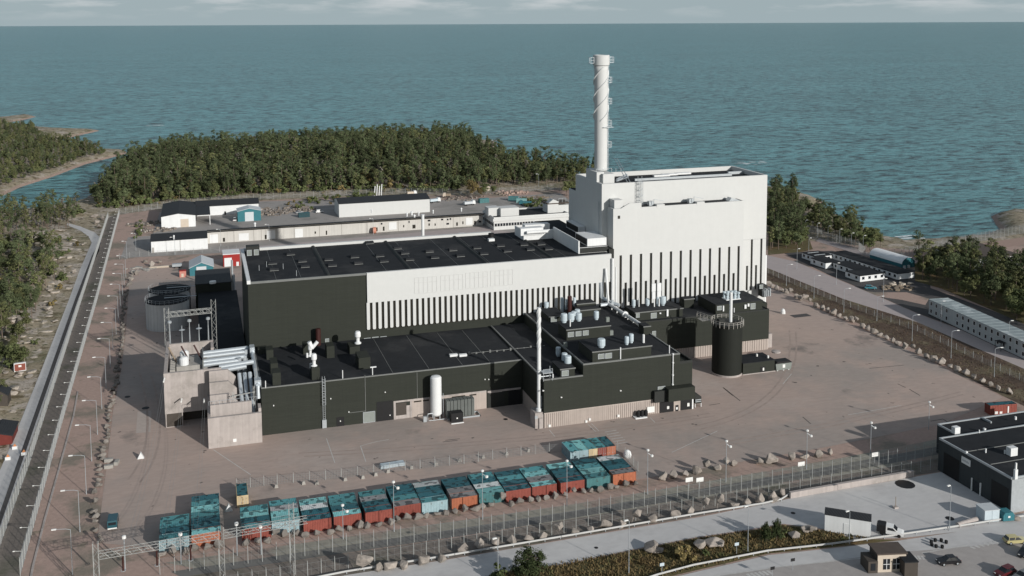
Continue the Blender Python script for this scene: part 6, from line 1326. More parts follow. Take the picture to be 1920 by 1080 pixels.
# ================================================================== FENCES
def fence(name, label, pts, h, step, rail=False, arm=None, world=False, wire=.28, group=None, lean=0, top=True, wr=.016, wm_=None, hor=(.04, .25, .5, .75, 1)):
    P = pts if world else [G(x, y) for x, y in pts]
    t_ = thing(name, label, 'fence', (P[0].x, P[0].y, 0), group=group); O = Vector((P[0].x, P[0].y, 0))
    pm_ = MB().tube((0, 0, 0), (0, 0, h+.15), .07, 5).tube((0, 0, h+.15), (lean, 0, h+.55), .05, 4).mesh('post', M_POST)
    am = None
    if arm: am = MB().tube((0, 0, h+.1), (-arm, 0, h+.3), .035, 4).box(-arm-.3, -arm+.05, -.08, .08, h+.22, h+.36).mesh('sensor_arm', M_LAMPW)
    wv = []; wf_ = []; cnt = 0; acc = 0; postpts = []
    for a, c in zip(P[:-1], P[1:]):
        a = Vector((a.x, a.y, 0)); c = Vector((c.x, c.y, 0)); L = (c-a).length; d = (c-a)/L; nr_ = Vector((-d.y, d.x, 0))
        k = max(1, round(L/step))
        for i in range(k): postpts.append(a + d*(L*i/k))
        nw = int(L/wire)
        for i in range(nw):
            p = a + d*(L*(i+.5)/nw) - O; j = len(wv); r_ = wr
            for zz in (.1, h): wv.extend([tuple(p + nr_*r_*1.5 + Vector((0, 0, zz))), tuple(p - nr_*r_*.8 + d*r_*1.3 + Vector((0, 0, zz))), tuple(p - nr_*r_*.8 - d*r_*1.3 + Vector((0, 0, zz)))])
            wf_.extend([(j, j+1, j+4, j+3), (j+1, j+2, j+5, j+4), (j+2, j, j+3, j+5)])
        hb_ = MB()
        for zz in ([h*q for q in hor] + ([h+.25, h+.5] if top else [])): hb_.tube(a-O+Vector((0, 0, zz)), c-O+Vector((0, 0, zz)), .022, 3, caps=False)
        j = len(wv); wv.extend(hb_.v); wf_.extend([tuple(q+j for q in f) for f in hb_.f])
        if rail: hb_ = MB().tube(a-O+Vector((0, 0, h)), c-O+Vector((0, 0, h)), .06, 4)
    postpts.append(Vector((P[-1].x, P[-1].y, 0)))
    postpts = postpts[:298]
    for i, p in enumerate(postpts):
        o = link('post', pm_, t_); o.location = p - O
        if am and i % 3 == 1: q = link('sensor_arm', am, o)
    me = bpy.data.meshes.new('wire_mesh'); me.from_pydata(wv, [], wf_); me.materials.append(wm_ or M_WIRE); link('wire_mesh', me, t_, 'stuff'); return t_
fence('security_fence', 'tall inner security fence with lamp arms running up the left side', INB[1:], 3.2, 3.2, arm=1.3, wire=.26, wr=.011, wm_=M_WIRE2)
fence('security_fence', 'tall outer security fence beside the left road', OUB[1:], 3.0, 3.2, wire=.26, wr=.011, wm_=M_WIRE2)
fence('security_fence', 'front security fence nearer the containers, along the patrol lane', [(300, 1078), (875, 1004), (1080, 971), (1560, 892), (1765, 854)], 3.2, 2.7, wire=1.35, wr=.007, hor=(.5, 1), top=False)
fence('security_fence', 'front security fence nearer the road, behind the pale boulders', [(420, 1105), (577, 1080), (870, 1028), (1080, 997), (1320, 953), (1480, 925), (1762, 879)], 2.5, 2.7, wire=1.35, wr=.007, hor=(.5, 1), top=False)
fence('security_fence', 'far security fence along the foot of the forest', [(224, 402), (260, 397), (330, 386), (450, 376), (600, 369), (760, 363), (900, 366), (960, 361), (1060, 356), (1092, 353)], 3.2, 4, wire=.3)
fence('security_fence', 'tall shore fence on the right behind the cabins', [(1500, 430), (1545, 449), (1610, 470), (1622, 480), (1650, 487), (1690, 484), (1720, 478), (1810, 458), (1925, 436)], 4.0, 3.2, wire=.25)
fence('security_fence', 'low wire fence across the brown bank', [(1440, 513), (1580, 572), (1720, 622), (1930, 722)], 1.8, 4, wire=.7, top=False)
fence('security_fence', 'cross fence between left fences and the store row', [(224, 486), (262, 481), (330, 477), (460, 470)], 2.2, 4, wire=.5, top=False)
fence('yard_fence', 'temporary wire fence with block feet behind the containers', [(444, 917), (520, 908), (640, 897), (760, 882), (870, 870), (950, 858), (1056, 846)], 2.0, 3.4, wire=.35, top=False)
fence('yard_fence', 'short wire fence at the right end of the container row', [(1158, 845), (1172, 858), (1196, 884)], 2.0, 3, wire=.4, top=False)
for i, (x, y) in enumerate([(518, 913), (569, 907), (594, 907), (647, 900), (680, 896), (704, 891), (727, 885), (771, 878), (817, 871), (861, 864), (905, 858), (949, 852), (990, 846)]):
    p = G(x, y); o = MB().extr([(-.45, -.25, 0), (.45, -.25, 0), (.25, -.25, .8), (-.25, -.25, .8)], (0, .5, 0)).build('fence_block', M_CONCG); o.location = (p.x, p.y-.5, .05); tag(o, 'small concrete fence foot, %s from the left behind the containers' % nth(i+1), 'concrete block', 'concrete feet of the yard fence')
# rails and walls along the front roads
def rail(label, pts, r=.16, z=.55, name='guard_rail', m=None, cat='guard rail', posts=3.2):
    P = [G(x, y) for x, y in pts]; O = P[0]; t_ = thing(name, label, cat, (O.x, O.y, 0)); b = MB()
    for a, c in zip(P[:-1], P[1:]):
        d = (c-a).normalized(); n = Vector((-d.y, d.x, 0)); b.extr([a-n*.06+Vector((0, 0, z-.17)), a+n*.06+Vector((0, 0, z-.17)), a+n*.14+Vector((0, 0, z)), a+n*.06+Vector((0, 0, z+.17)), a-n*.06+Vector((0, 0, z+.17))], c-a)
    b.build('beam', m or M_WHITE2, t_)
    pm_ = MB().box(-.07, .07, -.07, .07, 0, z).mesh('post', M_GALV)
    for a, c in zip(P[:-1], P[1:]):
        k = max(1, int((c-a).length/posts))
        for i in range(k): o = link('post', pm_, t_); o.location = a.lerp(c, i/k) - O
    return t_
M_RAILP = mat('pale_rail_paint', (.46, .46, .45), .6, .08)
rail('long pale guard rail between the pale boulders and the front road', [(560, 1094), (650, 1076), (840, 1046), (1080, 1006), (1320, 965), (1430, 948), (1465, 940), (1480, 930)], m=M_RAILP)
rail('pale guard rail along the lower road below the verge', [(1100, 1126), (1233, 1082), (1300, 1064), (1440, 1037), (1560, 1024), (1690, 1006), (1800, 990), (1935, 969)], m=M_RAILP)
P0, P1 = G(1481, 934), G(1712, 893); d_ = P1-P0; rwl = thing('retaining_wall', 'low pale concrete wall between the fence and the forecourt', 'wall', P0, math.atan2(d_.y, d_.x)); MB().box(0, d_.length, -.3, .3, 0, 1.25).build('wall', M_CONC, rwl, world=False); MB().box(0, d_.length, -.36, .36, 1.251, 1.4).build('coping', M_CONC, rwl, world=False)
P = [G(x, y) for x, y in [(146, 735), (138, 780), (127, 820), (108, 890), (84, 975), (62, 1062), (55, 1100)]]; cd = thing('cable_trough', 'pale cable trough running along the left fence', 'cable trough', (P[0].x, P[0].y, 0)); b = MB()
for a, c in zip(P[:-1], P[1:]): dd = (c-a).normalized(); n = Vector((-dd.y, dd.x, 0))*.2; b.extr([a-P[0]-n, a-P[0]+n, a-P[0]+n+Vector((0, 0, .2)), a-P[0]-n+Vector((0, 0, .2))], c-a)
b.build('trough', M_CONC, cd, world=False)
# ================================================================== GANTRIES AND POWER LINES
def lattice(b, p, q, w, n, r=.055):
    p = Vector(p); q = Vector(q); d = (q-p); L = d.length; d.normalize(); a = Vector((0, 0, 1)) if abs(d.z) < .9 else Vector((1, 0, 0)); a = (a - d*a.dot(d)).normalized(); c = d.cross(a)
    cs = [(a+c)*w/2, (a-c)*w/2, (-a-c)*w/2, (-a+c)*w/2]
    for k in cs: b.tube(p+k, q+k, r, 4)
    for i in range(n):
        t0, t1 = p+d*(L*i/n), p+d*(L*(i+1)/n)
        for j in range(4):
            u, v_ = cs[j], cs[(j+1) % 4]
            if i % 2: u, v_ = v_, u
            b.tube(t0+u, t1+v_, r*.75, 3, caps=False)
GYB = 188.0
gf = thing('lattice_gantry', 'long steel lattice portal gantry in front of the containers', 'gantry', (OY(172, 1043, GYB).x, GYB, 0))
zb_ = OY(172, 1043, GYB).z; xs = [OY(173, 1043, GYB).x, OY(297, 1025, GYB).x, OY(415, 1010, GYB).x, OY(547, 992, GYB).x, OY(576, 985, GYB).x]; xs[0] += .6
for i, (x, zt_) in enumerate([(xs[0], zb_+2.5), (xs[2], zb_+1.6), (xs[3], zb_+4.5)]):
    b = MB(); lattice(b, (x, GYB, 0), (x, GYB, zt_), .9, 9, .055); b.build('lattice_post', M_LATT, gf)
b = MB(); lattice(b, (xs[0]+.5, GYB, zb_), (xs[2]-.5, GYB, zb_+.4), 1.1, 22, .055); b.build('lattice_beam', M_LATT, gf)
b = MB(); lattice(b, (xs[2]+.5, GYB, zb_+.4), (xs[4], GYB, zb_+.9), 1.1, 14, .055); b.build('lattice_beam', M_LATT, gf)
bays = [OY(236, 1020, GYB).x, OY(300, 1012, GYB).x, OY(362, 1004, GYB).x]
for x in (OY(230, 1045, GYB).x, OY(294, 1040, GYB).x, OY(357, 1030, GYB).x):
    b = MB(); b.lathe((x, GYB, 0), [(.14, zb_-3.6), (.16, zb_-3.5), (.16, zb_-1.0), (.05, zb_-.6)], 8); b.build('insulator', M_RUST, gf)
    b = MB()
    for k in range(12): a0 = 2*math.pi*k/12; a1 = 2*math.pi*(k+1)/12; b.tube((x+.42*math.cos(a0), GYB+.42*math.sin(a0), zb_-3.6), (x+.42*math.cos(a1), GYB+.42*math.sin(a1), zb_-3.6), .06, 4)
    b.build('corona_ring', M_GALV, gf)
for x, y, tp in [(235, 1070, 1010), (445, 1042, 985), (340, 1058, 1005), (490, 1040, 990)]:
    p = G(x, y); z = OY(x, tp, p.y).z
    t_ = thing('insulator_post', 'slim white headed pole beside the lattice gantry, near %s' % {235: 'its left bay', 445: 'its middle tower', 340: 'its second bay', 490: 'its right bay'}[x], 'pole', (p.x, p.y, 0)); MB().tube((p.x, p.y, 0), (p.x, p.y, z), .12, 6).build('pole', M_GALV, t_); MB().lathe((p.x, p.y, 0), [(.1, z), (.4, z+.1), (.4, z+.6), (.1, z+.7)], 8).build('lamp_head', M_LAMPW, t_)
def cable(p, q, sag, label, n=16, r=.022):
    p = Vector(p); q = Vector(q); b = MB(); pts = []
    for i in range(n+1): t_ = i/n; v = p.lerp(q, t_); v.z -= sag*4*t_*(1-t_); pts.append(v)
    b.path(pts, r, 3); return b
tgt = [OY(309, 706, CYa), OY(341, 745, CYa), OY(383, 745, FBY+12)]
for i, (x, tg) in enumerate(zip(bays, tgt)):
    t_ = thing('power_line', ['left', 'middle', 'right'][i] + ' pair of overhead wires from the lattice gantry to the concrete bays', 'power line', (x, GYB, 0), group='overhead wires')
    for s in (-.45, .45): cable((x+s, GYB, zb_), (tg.x+s*.5, tg.y-.2, tg.z), 3.0, '').build('wire', M_POST, t_)
    b = MB(); d = (Vector((x, GYB, zb_)) - tg).normalized(); 
    for k in range(6): c = tg + d*(1.2+k*.45); b.tube(c-d*.12, c+d*.12, .2, 6)
    b.build('insulator', M_LAMPW, t_)
gb = thing('lattice_gantry', 'steel lattice gantry behind the concrete transformer bay', 'gantry', (-8, 312, 0)); Yg = 306
xl, xr_ = OY(313, 610, Yg).x, OY(401, 600, Yg).x; zl_ = OY(313, 578, Yg).z; zr2 = OY(401, 562, Yg).z; zbm = OY(350, 587, Yg).z
for x, z in ((xl, zl_), (xr_, zr2)): b = MB(); lattice(b, (x, Yg, 0), (x, Yg, z), 1.3, 12, .08); b.build('lattice_post', M_LATT, gb)
b = MB(); lattice(b, (xl, Yg, zbm), (xr_-.7, Yg, zbm+.2), 1.3, 14, .08); b.build('lattice_beam', M_LATT, gb)
for x, y0, y1, k in [(318, 652, 607, 1), (355, 648, 604, 1), (390, 644, 600, 1), (341, 660, 620, 0), (373, 650, 617, 0)]:
    Yq = Yg-2 if k else Yg-5; a = OY(x, y1, Yq); z0 = OY(x, y0, Yq).z; b = MB(); b.tube((a.x-.25, Yq, z0-6), (a.x, Yq, a.z), .11, 6); b.tube((a.x+.25, Yq, z0-6), (a.x, Yq, a.z), .07, 5)
    if k: b.lathe((a.x, Yq, 0), [(.3, a.z), (.6, a.z+.2), (.6, a.z+.7), (.3, a.z+.9)], 10)
    else: b.lathe((a.x, Yq, 0), [(.2, a.z), (.9, a.z+.2), (.2, a.z+.5)], 10); b.tube((a.x, Yq, a.z), (a.x, Yq, a.z+1.5), .1, 5)
    b.build('insulator_column', M_GALV, gb)
# ================================================================== VEHICLES
def carpaint(n, c): return mat(n, c, .3, .04, .5, spec=.5)
def car(label, loc, ang, paint, L=4.5, Wd=1.8, H=1.5, estate=False, name='parked_car', cat='car', z=.08):
    t_ = thing(name, label, cat, (loc.x, loc.y, z), ang); h = L/2; w2 = Wd/2
    side = [(-h, .35), (-h+.05, .8), (-h+.9 if not estate else -h+.2, .92), (h-1.25, .95), (h-.15, .78), (h, .55), (h, .32)]
    b = MB(); sec = []
    n = len(side)
    for y, inset in ((-w2, .06), (-w2+.06, 0), (w2-.06, 0), (w2, .06)): i = len(b.v); b.v += [(x*(1-inset*.25), y, z_-(inset*.5 if z_ > .6 else 0)) for x, z_ in side]; sec.append(i)
    for a, c in zip(sec[:-1], sec[1:]):
        for k in range(n): j = (k+1) % n; b.f.append((a+k, c+k, c+j, a+j))
    b.f.append(tuple(range(sec[0], sec[0]+n))); b.f.append(tuple(range(sec[-1]+n-1, sec[-1]-1, -1))); b.build('body', paint, t_, world=False)
    x0 = -h+.25 if estate else -h+.75; cab = MB(); lo = [(x0, -w2+.08, .9), (h-1.2, -w2+.08, .92), (h-1.2, w2-.08, .92), (x0, w2-.08, .9)]; hi = [(x0+.35, -w2+.28, H-.05), (h-2.0, -w2+.28, H-.05), (h-2.0, w2-.28, H-.05), (x0+.35, w2-.28, H-.05)]
    i = 0; cab.v = lo+hi; cab.f = [(0, 1, 5, 4), (1, 2, 6, 5), (2, 3, 7, 6), (3, 0, 4, 7)]; cab.build('window', M_GLASS, t_, world=False)
    MB().prism([(x0+.3, -w2+.26), (h-1.95, -w2+.26), (h-1.95, w2-.26), (x0+.3, w2-.26)], H-.06, H).build('roof', paint, t_, world=False)
    b = MB()
    for xx in (x0+.05, (x0+h-1.6)/2):
        for s in (-1, 1): b.tube((xx+.1, s*(w2-.09), .92), (xx+.38, s*(w2-.27), H-.03), .05, 4)
    b.build('pillar', paint, t_, world=False)
    for xx in (-h+.85, h-.85):
        for s in (-1, 1): w_ = MB().tube((xx, s*(w2-.18), .32), (xx, s*(w2+.02), .32), .32, 12).build('wheel', M_TYRE, t_, world=False); MB().tube((xx, s*(w2+.021), .32), (xx, s*(w2+.03), .32), .19, 8).build('rim', M_GALV, w_, world=False)
    for s in (-1, 1): MB().box(h-.12, h+.01, s*(w2-.35)-.18, s*(w2-.35)+.18, .58, .72).build('headlight', M_LAMPW, t_, world=False); MB().box(-h-.01, -h+.06, s*(w2-.25)-.12, s*(w2-.25)+.12, .62, .8).build('tail_light', M_REDW, t_, world=False)
    return t_
car('pale yellow estate car parked at the right edge', G(1903, 1018), math.radians(-12), carpaint('pale_yellow_paint', (.45, .40, .20)), estate=True)
car('black car parked right of the gatehouse', G(1778, 1057), math.radians(170), carpaint('black_paint', (.012, .012, .014)))
car('dark red car at the lower right edge', G(1884, 1078), math.radians(-170), carpaint('dark_red_paint', (.09, .012, .015)), estate=True)
car('grey car beside the dark red car', G(1918, 1086), math.radians(-170), carpaint('grey_paint', (.16, .165, .17)))
car('black car cut by the right edge below the yellow car', G(1922, 1040), math.radians(-150), carpaint('blue_black_paint', (.012, .013, .018)))
# white van with dark load cover beside the shed
P = G(1669, 1002); vn = thing('pickup_van', 'white pickup with dark covered load beside the white shed', 'van', (P.x, P.y, .06), math.radians(-42)); MW = carpaint('van_white_paint', (.74, .74, .73))
MB().extr([(2.6, -.95, .4), (2.6, -.95, .95), (2.2, -.95, 1.08), (1.4, -.95, 1.2), (.6, -.95, 1.9), (-.8, -.95, 1.95), (-.8, -.95, .4)], (0, 1.9, 0)).build('cab', MW, vn, world=False)
MB().extr([(1.32, -.8, 1.29), (.68, -.8, 1.86), (.72, -.8, 1.91), (1.38, -.8, 1.33)], (0, 1.6, 0)).build('windscreen', M_GLASS, vn, world=False)
for s in (-1, 1): MB().extr([(1.15, s*.96, 1.22), (.55, s*.96, 1.78), (-.5, s*.96, 1.78), (-.5, s*.96, 1.22)], (0, s*.01, 0)).build('side_window', M_GLASS, vn, world=False); MB().box(2.55, 2.63, s*.6-.2, s*.6+.2, .75, .95).build('headlight', M_GALV, vn, world=False)
MB().extr([(-2.6, -1.0, .6), (-.82, -1.0, .6), (-.82, -1.0, 2.0), (-1.0, -.99, 2.1), (-2.3, -.99, 2.1), (-2.6, -1.0, 1.9)], (0, 2.0, 0)).build('load_cover', M_BLACK, vn, world=False)
for xx in (-1.6, 1.75):
    for s in (-1, 1): MB().tube((xx, s*.75, .36), (xx, s*.98, .36), .36, 12).build('wheel', M_TYRE, vn, world=False)
# dark teal van parked at the lower left of the yard
P = G(211, 994); bv = thing('parked_van', 'dark teal van parked alone by the left boulders', 'van', (P.x, P.y+2.2, .05), math.radians(90)); MT = carpaint('dark_teal_paint', (.02, .075, .095))
MB().extr([(-2.5, -.95, .4), (2.5, -.95, .4), (2.5, -.95, 1.0), (1.7, -.95, 1.2), (1.1, -.95, 2.0), (-2.4, -.95, 2.05), (-2.5, -.95, 1.8)], (0, 1.9, 0)).build('body', MT, bv, world=False)
MB().box(-2.53, -2.49, -.75, .75, 1.2, 1.75).build('rear_window', M_GLASS, bv, world=False); MB().box(-2.6, -2.5, -.9, .9, .35, .6).build('bumper', M_LAMPW, bv, world=False)
for s in (-1, 1): MB().box(-1.9, 1.2, min(s*.95, s*.97), max(s*.95, s*.97), 1.25, 1.75).build('side_window', M_GLASS, bv, world=False)
for xx in (-1.6, 1.6):
    for s in (-1, 1): MB().tube((xx, s*.75, .35), (xx, s*.98, .35), .35, 12).build('wheel', M_TYRE, bv, world=False)
# skips at the workshop corner
for (x, y, m, w_, d_, h, lab) in [(1846, 981, M_VENT, 3.4, 3.0, 2.6, 'pale grey two part cabinet at the workshop corner'), (1881, 980, M_TEAL, 2.6, 2.2, 2.0, 'teal lidded waste bin at the workshop corner')]:
    P = G(x, y); t_ = thing('waste_bin' if m is M_TEAL else 'cabinet', lab, 'bin' if m is M_TEAL else 'cabinet', (P.x, P.y, .05), math.radians(-8))
    if m is M_TEAL: MB().extr([(0, 0, .2), (w_, 0, .2), (w_, 0, h*.7), (w_*.85, 0, h), (w_*.15, 0, h), (0, 0, h*.7)], (0, d_, 0)).build('body', m, t_, world=False); MB().box(1.1, 1.6, -.03, 0, .9, 1.3).build('notice', M_LAMPW, t_, world=False)
    else:
        for k in range(2): MB().box(k*1.72, k*1.72+1.66, 0, d_, .1, h).build('body', m, t_, world=False)
        MB().box(-.1, 3.5, -.1, d_+.1, h, h+.12).build('roof', M_LTEAL, t_, world=False)
P = G(1795, 989); Q = G(1831, 978); d_ = Q-P; t_ = thing('pipe_log', 'weathered brown log lying beside the guard rail', 'log', P, math.atan2(d_.y, d_.x)); MB().tube((0, 0, .55), (d_.length, 0, .55), .5, 10).build('trunk', M_CONC, t_, world=False)
P = G(1679, 953); t_ = thing('basketball_post', 'thin post with heavy foot standing alone in the forecourt', 'post', P); MB().tube((0, 0, 0), (0, 0, 2.6), .07, 5).build('pole', M_WOOD, t_, world=False); MB().box(-.5, .5, -.4, .4, 0, .4).build('foot', M_CONC, t_, world=False)
# white markers in the yard
for x, y, s, lab in [(264, 861, 1.6, 'small white pyramid marker on the left of the yard'), (429, 960, 1.6, 'small white pyramid marker between the first container blocks')]:
    P = G(x, y); o = MB().extr([(-s*.5, 0, 0), (s*.5, 0, 0), (0, 0, s)], (0, .9, 0)).build('marker', M_WHITEP); o.location = (P.x, P.y, .06); tag(o, lab, 'marker')
P = G(1176, 857); o = MB().lathe((0, 0, 0), [(1.0, 0), (1.05, .6), (.85, 1.3), (.4, 1.7), (.05, 1.8)], 14).build('dome', M_WHITEP, smooth=True); o.location = (P.x, P.y, .06); tag(o, 'white domed cover right of the rear row of containers', 'dome')
P = G(1468, 588); o = MB().lathe((0, 0, 0), [(.9, 0), (.8, 1.0), (.45, 1.7), (.1, 1.8)], 8).build('bollard_block', M_WHITEP); o.location = (P.x, P.y, .06); tag(o, 'white tapered block standing in the right yard', 'block')
P = G(1490, 596); Q = G(1545, 596); b = MB(); b.box(0, 7.0, 0, 3.2, 0, .03); o = b.build('asphalt_patch', M_DASP); o.location = (P.x, P.y, .045); o['kind'] = 'structure'
for k, (x, y) in enumerate([(204, 866), (204, 878), (219, 870)]):
    P = G(x, y); o = MB().box(-1.0, 1.0, -.45, .45, 0, .8).build('concrete_block', M_CONCG); o.location = (P.x, P.y, .05); o.rotation_euler = (0, 0, 1.4 if k == 2 else 0); tag(o, 'pale concrete block beside the left boulders, ' + ['farthest', 'nearest', 'rightmost'][k] + ' of the three', 'concrete block', 'three concrete blocks')
P = G(714, 881); t_ = thing('panel_stack', 'flat stack of grey fence panels behind the containers', 'stack', P, math.radians(3))
for k in range(4): MB().box(k*.05, 6.0-k*.06, 0, 1.6, .1+.2*k, .26+.2*k).build('panel', M_VENT, t_, world=False)
for i, (x, y, tp) in enumerate([(1292, 916, 905), (1312, 916, 903), (1502, 886, 874), (1640, 868, 858)]):
    P = G(x, y); z = OY(x, tp, P.y).z; t_ = thing('fence_notice', 'white notice board on the front fence, %s from the left' % nth(i+1), 'sign', P, group='notices on the front fence'); MB().box(-.9, .9, -.05, 0, 1.6, 2.6).build('board', M_LAMPW, t_, world=False); MB().tube((0, .05, 0), (0, .05, 2.6), .05, 4).build('post', M_POST, t_, world=False)
for i, (x, y) in enumerate([(1241, 1079), (1381, 1040), (1486, 1070), (1448, 1086)]):
    P = G(x, y); t_ = thing('traffic_sign', 'small road sign, ' + ['at the bend of the lower guard rail', 'beside the lower guard rail in the verge', 'black topped near the gatehouse', 'in the lower road island'][i], 'road sign', P); MB().tube((0, 0, 0), (0, 0, 2.6), .05, 5).build('post', M_GALV, t_, world=False); MB().box(-.45, .45, -.05, 0, 1.9, 2.5).build('board', M_VENT if i < 2 else M_BLACK, t_, world=False)
for i, (x, y) in enumerate([(28, 842), (45, 853), (15, 862)]):
    P = G(x, y); t_ = thing('road_block', 'white road block with orange sign on the left road, ' + ['farthest one', 'right one', 'nearest one'][i], 'road block', P); t_.scale = (.75, .75, .75); MB().box(-.8, .8, -.4, .4, 0, 1.0).build('block', M_WHITEP, t_, world=False); MB().extr([(-.6, -.2, 1.0), (.6, -.2, 1.0), (0, -.2, 1.9)], (0, .2, 0)).build('warning_sign', mat('warning_orange%d' % i, (.5, .2, .08), .6, .1), t_, world=False)
# ring of planters on the lower road
P = G(1761, 1022); 
for k in range(7):
    a = k*.75; o = MB().lathe((0, 0, 0), [(.28, 0), (.34, .4), (.3, .6), (.1, .65)], 8).build('planter', M_BLACK); o.location = (P.x+1.7*math.cos(a), P.y+1.3*math.sin(a), .09); tag(o, 'dark round planter in the ring on the lower road', 'planter', 'ring of dark planters on the road')
# back-yard clutter: trucks, containers, heaps
def truck(label, x, y, ang, cabm, bedm, L=7):
    P = G(x, y); t_ = thing('parked_truck', label, 'truck', (P.x, P.y, .07), ang)
    MB().extr([(L/2, -1.1, .6), (L/2, -1.1, 1.8), (L/2-.4, -1.1, 2.8), (L/2-1.8, -1.1, 2.8), (L/2-1.8, -1.1, .6)], (0, 2.2, 0)).build('cab', cabm, t_, world=False); MB().box(L/2-.25, L/2-.02, -.95, .95, 1.8, 2.5).build('windscreen', M_GLASS, t_, world=False); MB().box(-L/2, L/2-1.9, -1.15, 1.15, .9, 2.3).build('load_bed', bedm, t_, world=False)
    for xx in (-L/2+1.2, L/2-1.2):
        for s in (-1, 1): MB().tube((xx, s*.85, .45), (xx, s*1.12, .45), .45, 10).build('wheel', M_TYRE, t_, world=False)
truck('white truck in the back yard right of the long warehouse', 815, 380, .3, M_WHITEP, M_VENT); truck('teal truck beside the teal container', 985, 385, 2.7, M_TEAL, M_TEAL); truck('pale truck behind the office roof', 880, 385, .2, M_WHITEP, M_LTEAL); truck('white trailer truck by the scrap heap behind the warehouse', 772, 366, .1, M_WHITEP, M_CREAM, 6); truck('small pale truck near the spoil heaps', 838, 370, 2.9, M_CREAM, M_WOOD, 5)
car('white van like car parked beside the teal shed', G(441, 414), 1.4, MW, estate=True, H=1.9); car('white car in the clutter left of the warehouse', G(599, 399), .2, MW, estate=True, H=1.8); car('pale car behind the teal shed', G(561, 400), .4, carpaint('silver_paint', (.4, .41, .42)))
for x, y, r_, bc, lab in [(907, 380, .15, 'teal', 'teal container in the back yard near the spoil heap'), (963, 376, -.4, 'teal', 'teal container parked before the bushes in the back yard'), (978, 380, -.4, 'light teal', 'light teal container beside it in the back yard'), (570, 407, .05, 'dark teal', 'flat dark teal container left of the long warehouse')]: container(lab, G(x, y), r_, bc, bc, 'stray containers')
M_SCRAP = mat('mixed_scrap', (.20, .17, .145), .8, .4, 1.5, layers=[((.42, .40, .38), .8, .56, .62), ((.10, .07, .05), .6, .58, .66)])
def heap(label, x, y, n, rad, col=None, hmax=1.6, name='scrap_heap'):
    P = G(x, y); r = random.Random(int(x*7+y)); b = MB()
    for k in range(n):
        a = r.uniform(0, 6.28); d = rad*math.sqrt(r.random()); c = Vector((d*math.cos(a)*1.6, d*math.sin(a), 0)); s = r.uniform(.25, .9); h = r.uniform(.2, hmax)*(1-.5*d/rad); an = r.uniform(0, 3.14); u = Vector((math.cos(an), math.sin(an), 0))*s*r.uniform(.6, 2); v = Vector((-math.sin(an), math.cos(an), 0))*s
        b.extr([c-u-v, c+u-v, c+u+v, c-u+v], (0, 0, h))
    o = b.build(name, col or M_SCRAP, kind='stuff'); o.location = (P.x, P.y, .05); tag(o, label, 'heap')
heap('heap of pale scrap by the left corner of the gabled store', 275, 420, 60, 7); heap('long heap of grey scrap before the gabled store', 292, 432, 45, 6); heap('heap of dark and rusty scrap beside the teal shed', 510, 400, 70, 8); heap('spoil and scrap heap behind the teal shed', 535, 392, 60, 9); heap('pale wreckage heap before the long warehouse', 560, 395, 45, 6); heap('brown spoil heap at the far fence behind the warehouse', 870, 372, 55, 9, hmax=1.2); heap('reddish spoil heap by the far bushes', 955, 362, 60, 9, M_PINK, 1.8); heap('timber stack at the back yard edge', 1005, 371, 30, 6, M_WOOD, 1.0); heap('timber and pallets near the dark parking lot cabins', 1682, 540, 40, 4.5, M_WOOD, 1.0); heap('pale planks before the cabins', 1690, 534, 14, 3.5, M_CREAM, .8); heap('low junk heap left of the yard gate', 262, 505, 26, 5, M_CONCG, .7)
for i, (x, y) in enumerate([(883, 367), (915, 358)]):
    P = G(x, y); o = MB().tube((-.5, 0, 1.5), (.5, 0, 1.5), 1.5, 16).build('cable_drum', M_CREAM); o.location = (P.x, P.y, .05); o.rotation_euler = (0, 0, 1.3); tag(o, 'pale cable drum on edge in the back yard, ' + ['nearer one', 'by the far trees'][i], 'cable drum')
P = G(378, 528); t_ = thing('salmon_box', 'small salmon pink kiosk left of the teal shed', 'kiosk', P)
P = G(343, 520); t_.location = P; MB().box(-1.3, 1.3, 0, 2, 0, 2.6).build('body', mat('salmon_wall', (.48, .2, .16), .8, .1), t_, world=False); MB().box(-1.4, 1.4, -.1, 2.1, 2.6, 2.8).build('roof', M_REDW, t_, world=False); MB().box(-.6, .3, -.06, -.01, .2, 1.6).build('door', M_CREAM, t_, world=False)
P = G(332, 503); t_ = thing('trailer', 'pale flat trailer near the salmon kiosk', 'trailer', P); MB().box(-2, 2, 0, 2, .7, 1.8).build('body', M_GALV, t_, world=False)
for xx in (-1, 1): MB().tube((xx, -.05, .35), (xx, .2, .35), .35, 10).build('wheel', M_TYRE, t_, world=False)
P = G(300, 502); t_ = thing('plank_stack', 'stack of pale planks on the pink gravel behind the tanks', 'stack', P)
for k in range(3): MB().box(-5+k*.4, 5, -.6+k*.1, .6, .1+k*.22, .28+k*.22).build('plank', M_CREAM, t_, world=False)
b = MB(); P = G(708, 367); t_ = thing('pipe_bundle', 'upright pale pipes leaning in the bushes behind the warehouse', 'pipes', P)
for k in range(4): MB().tube((k*1.4-2, 0, 0), (k*1.4-1.4, .5, 6+k % 2), .3, 6).build('pipe', M_WHITE2, t_, world=False)
P = G(1632, 541); t_ = thing('parked_car', 'teal car with white hood beside the nearest cabin', 'car', P); bpy.data.objects.remove(t_)
car('teal car parked beside the road facing cabin', G(1632, 542), -.5, carpaint('teal_paint', (.05, .2, .24)), estate=True, z=.07)
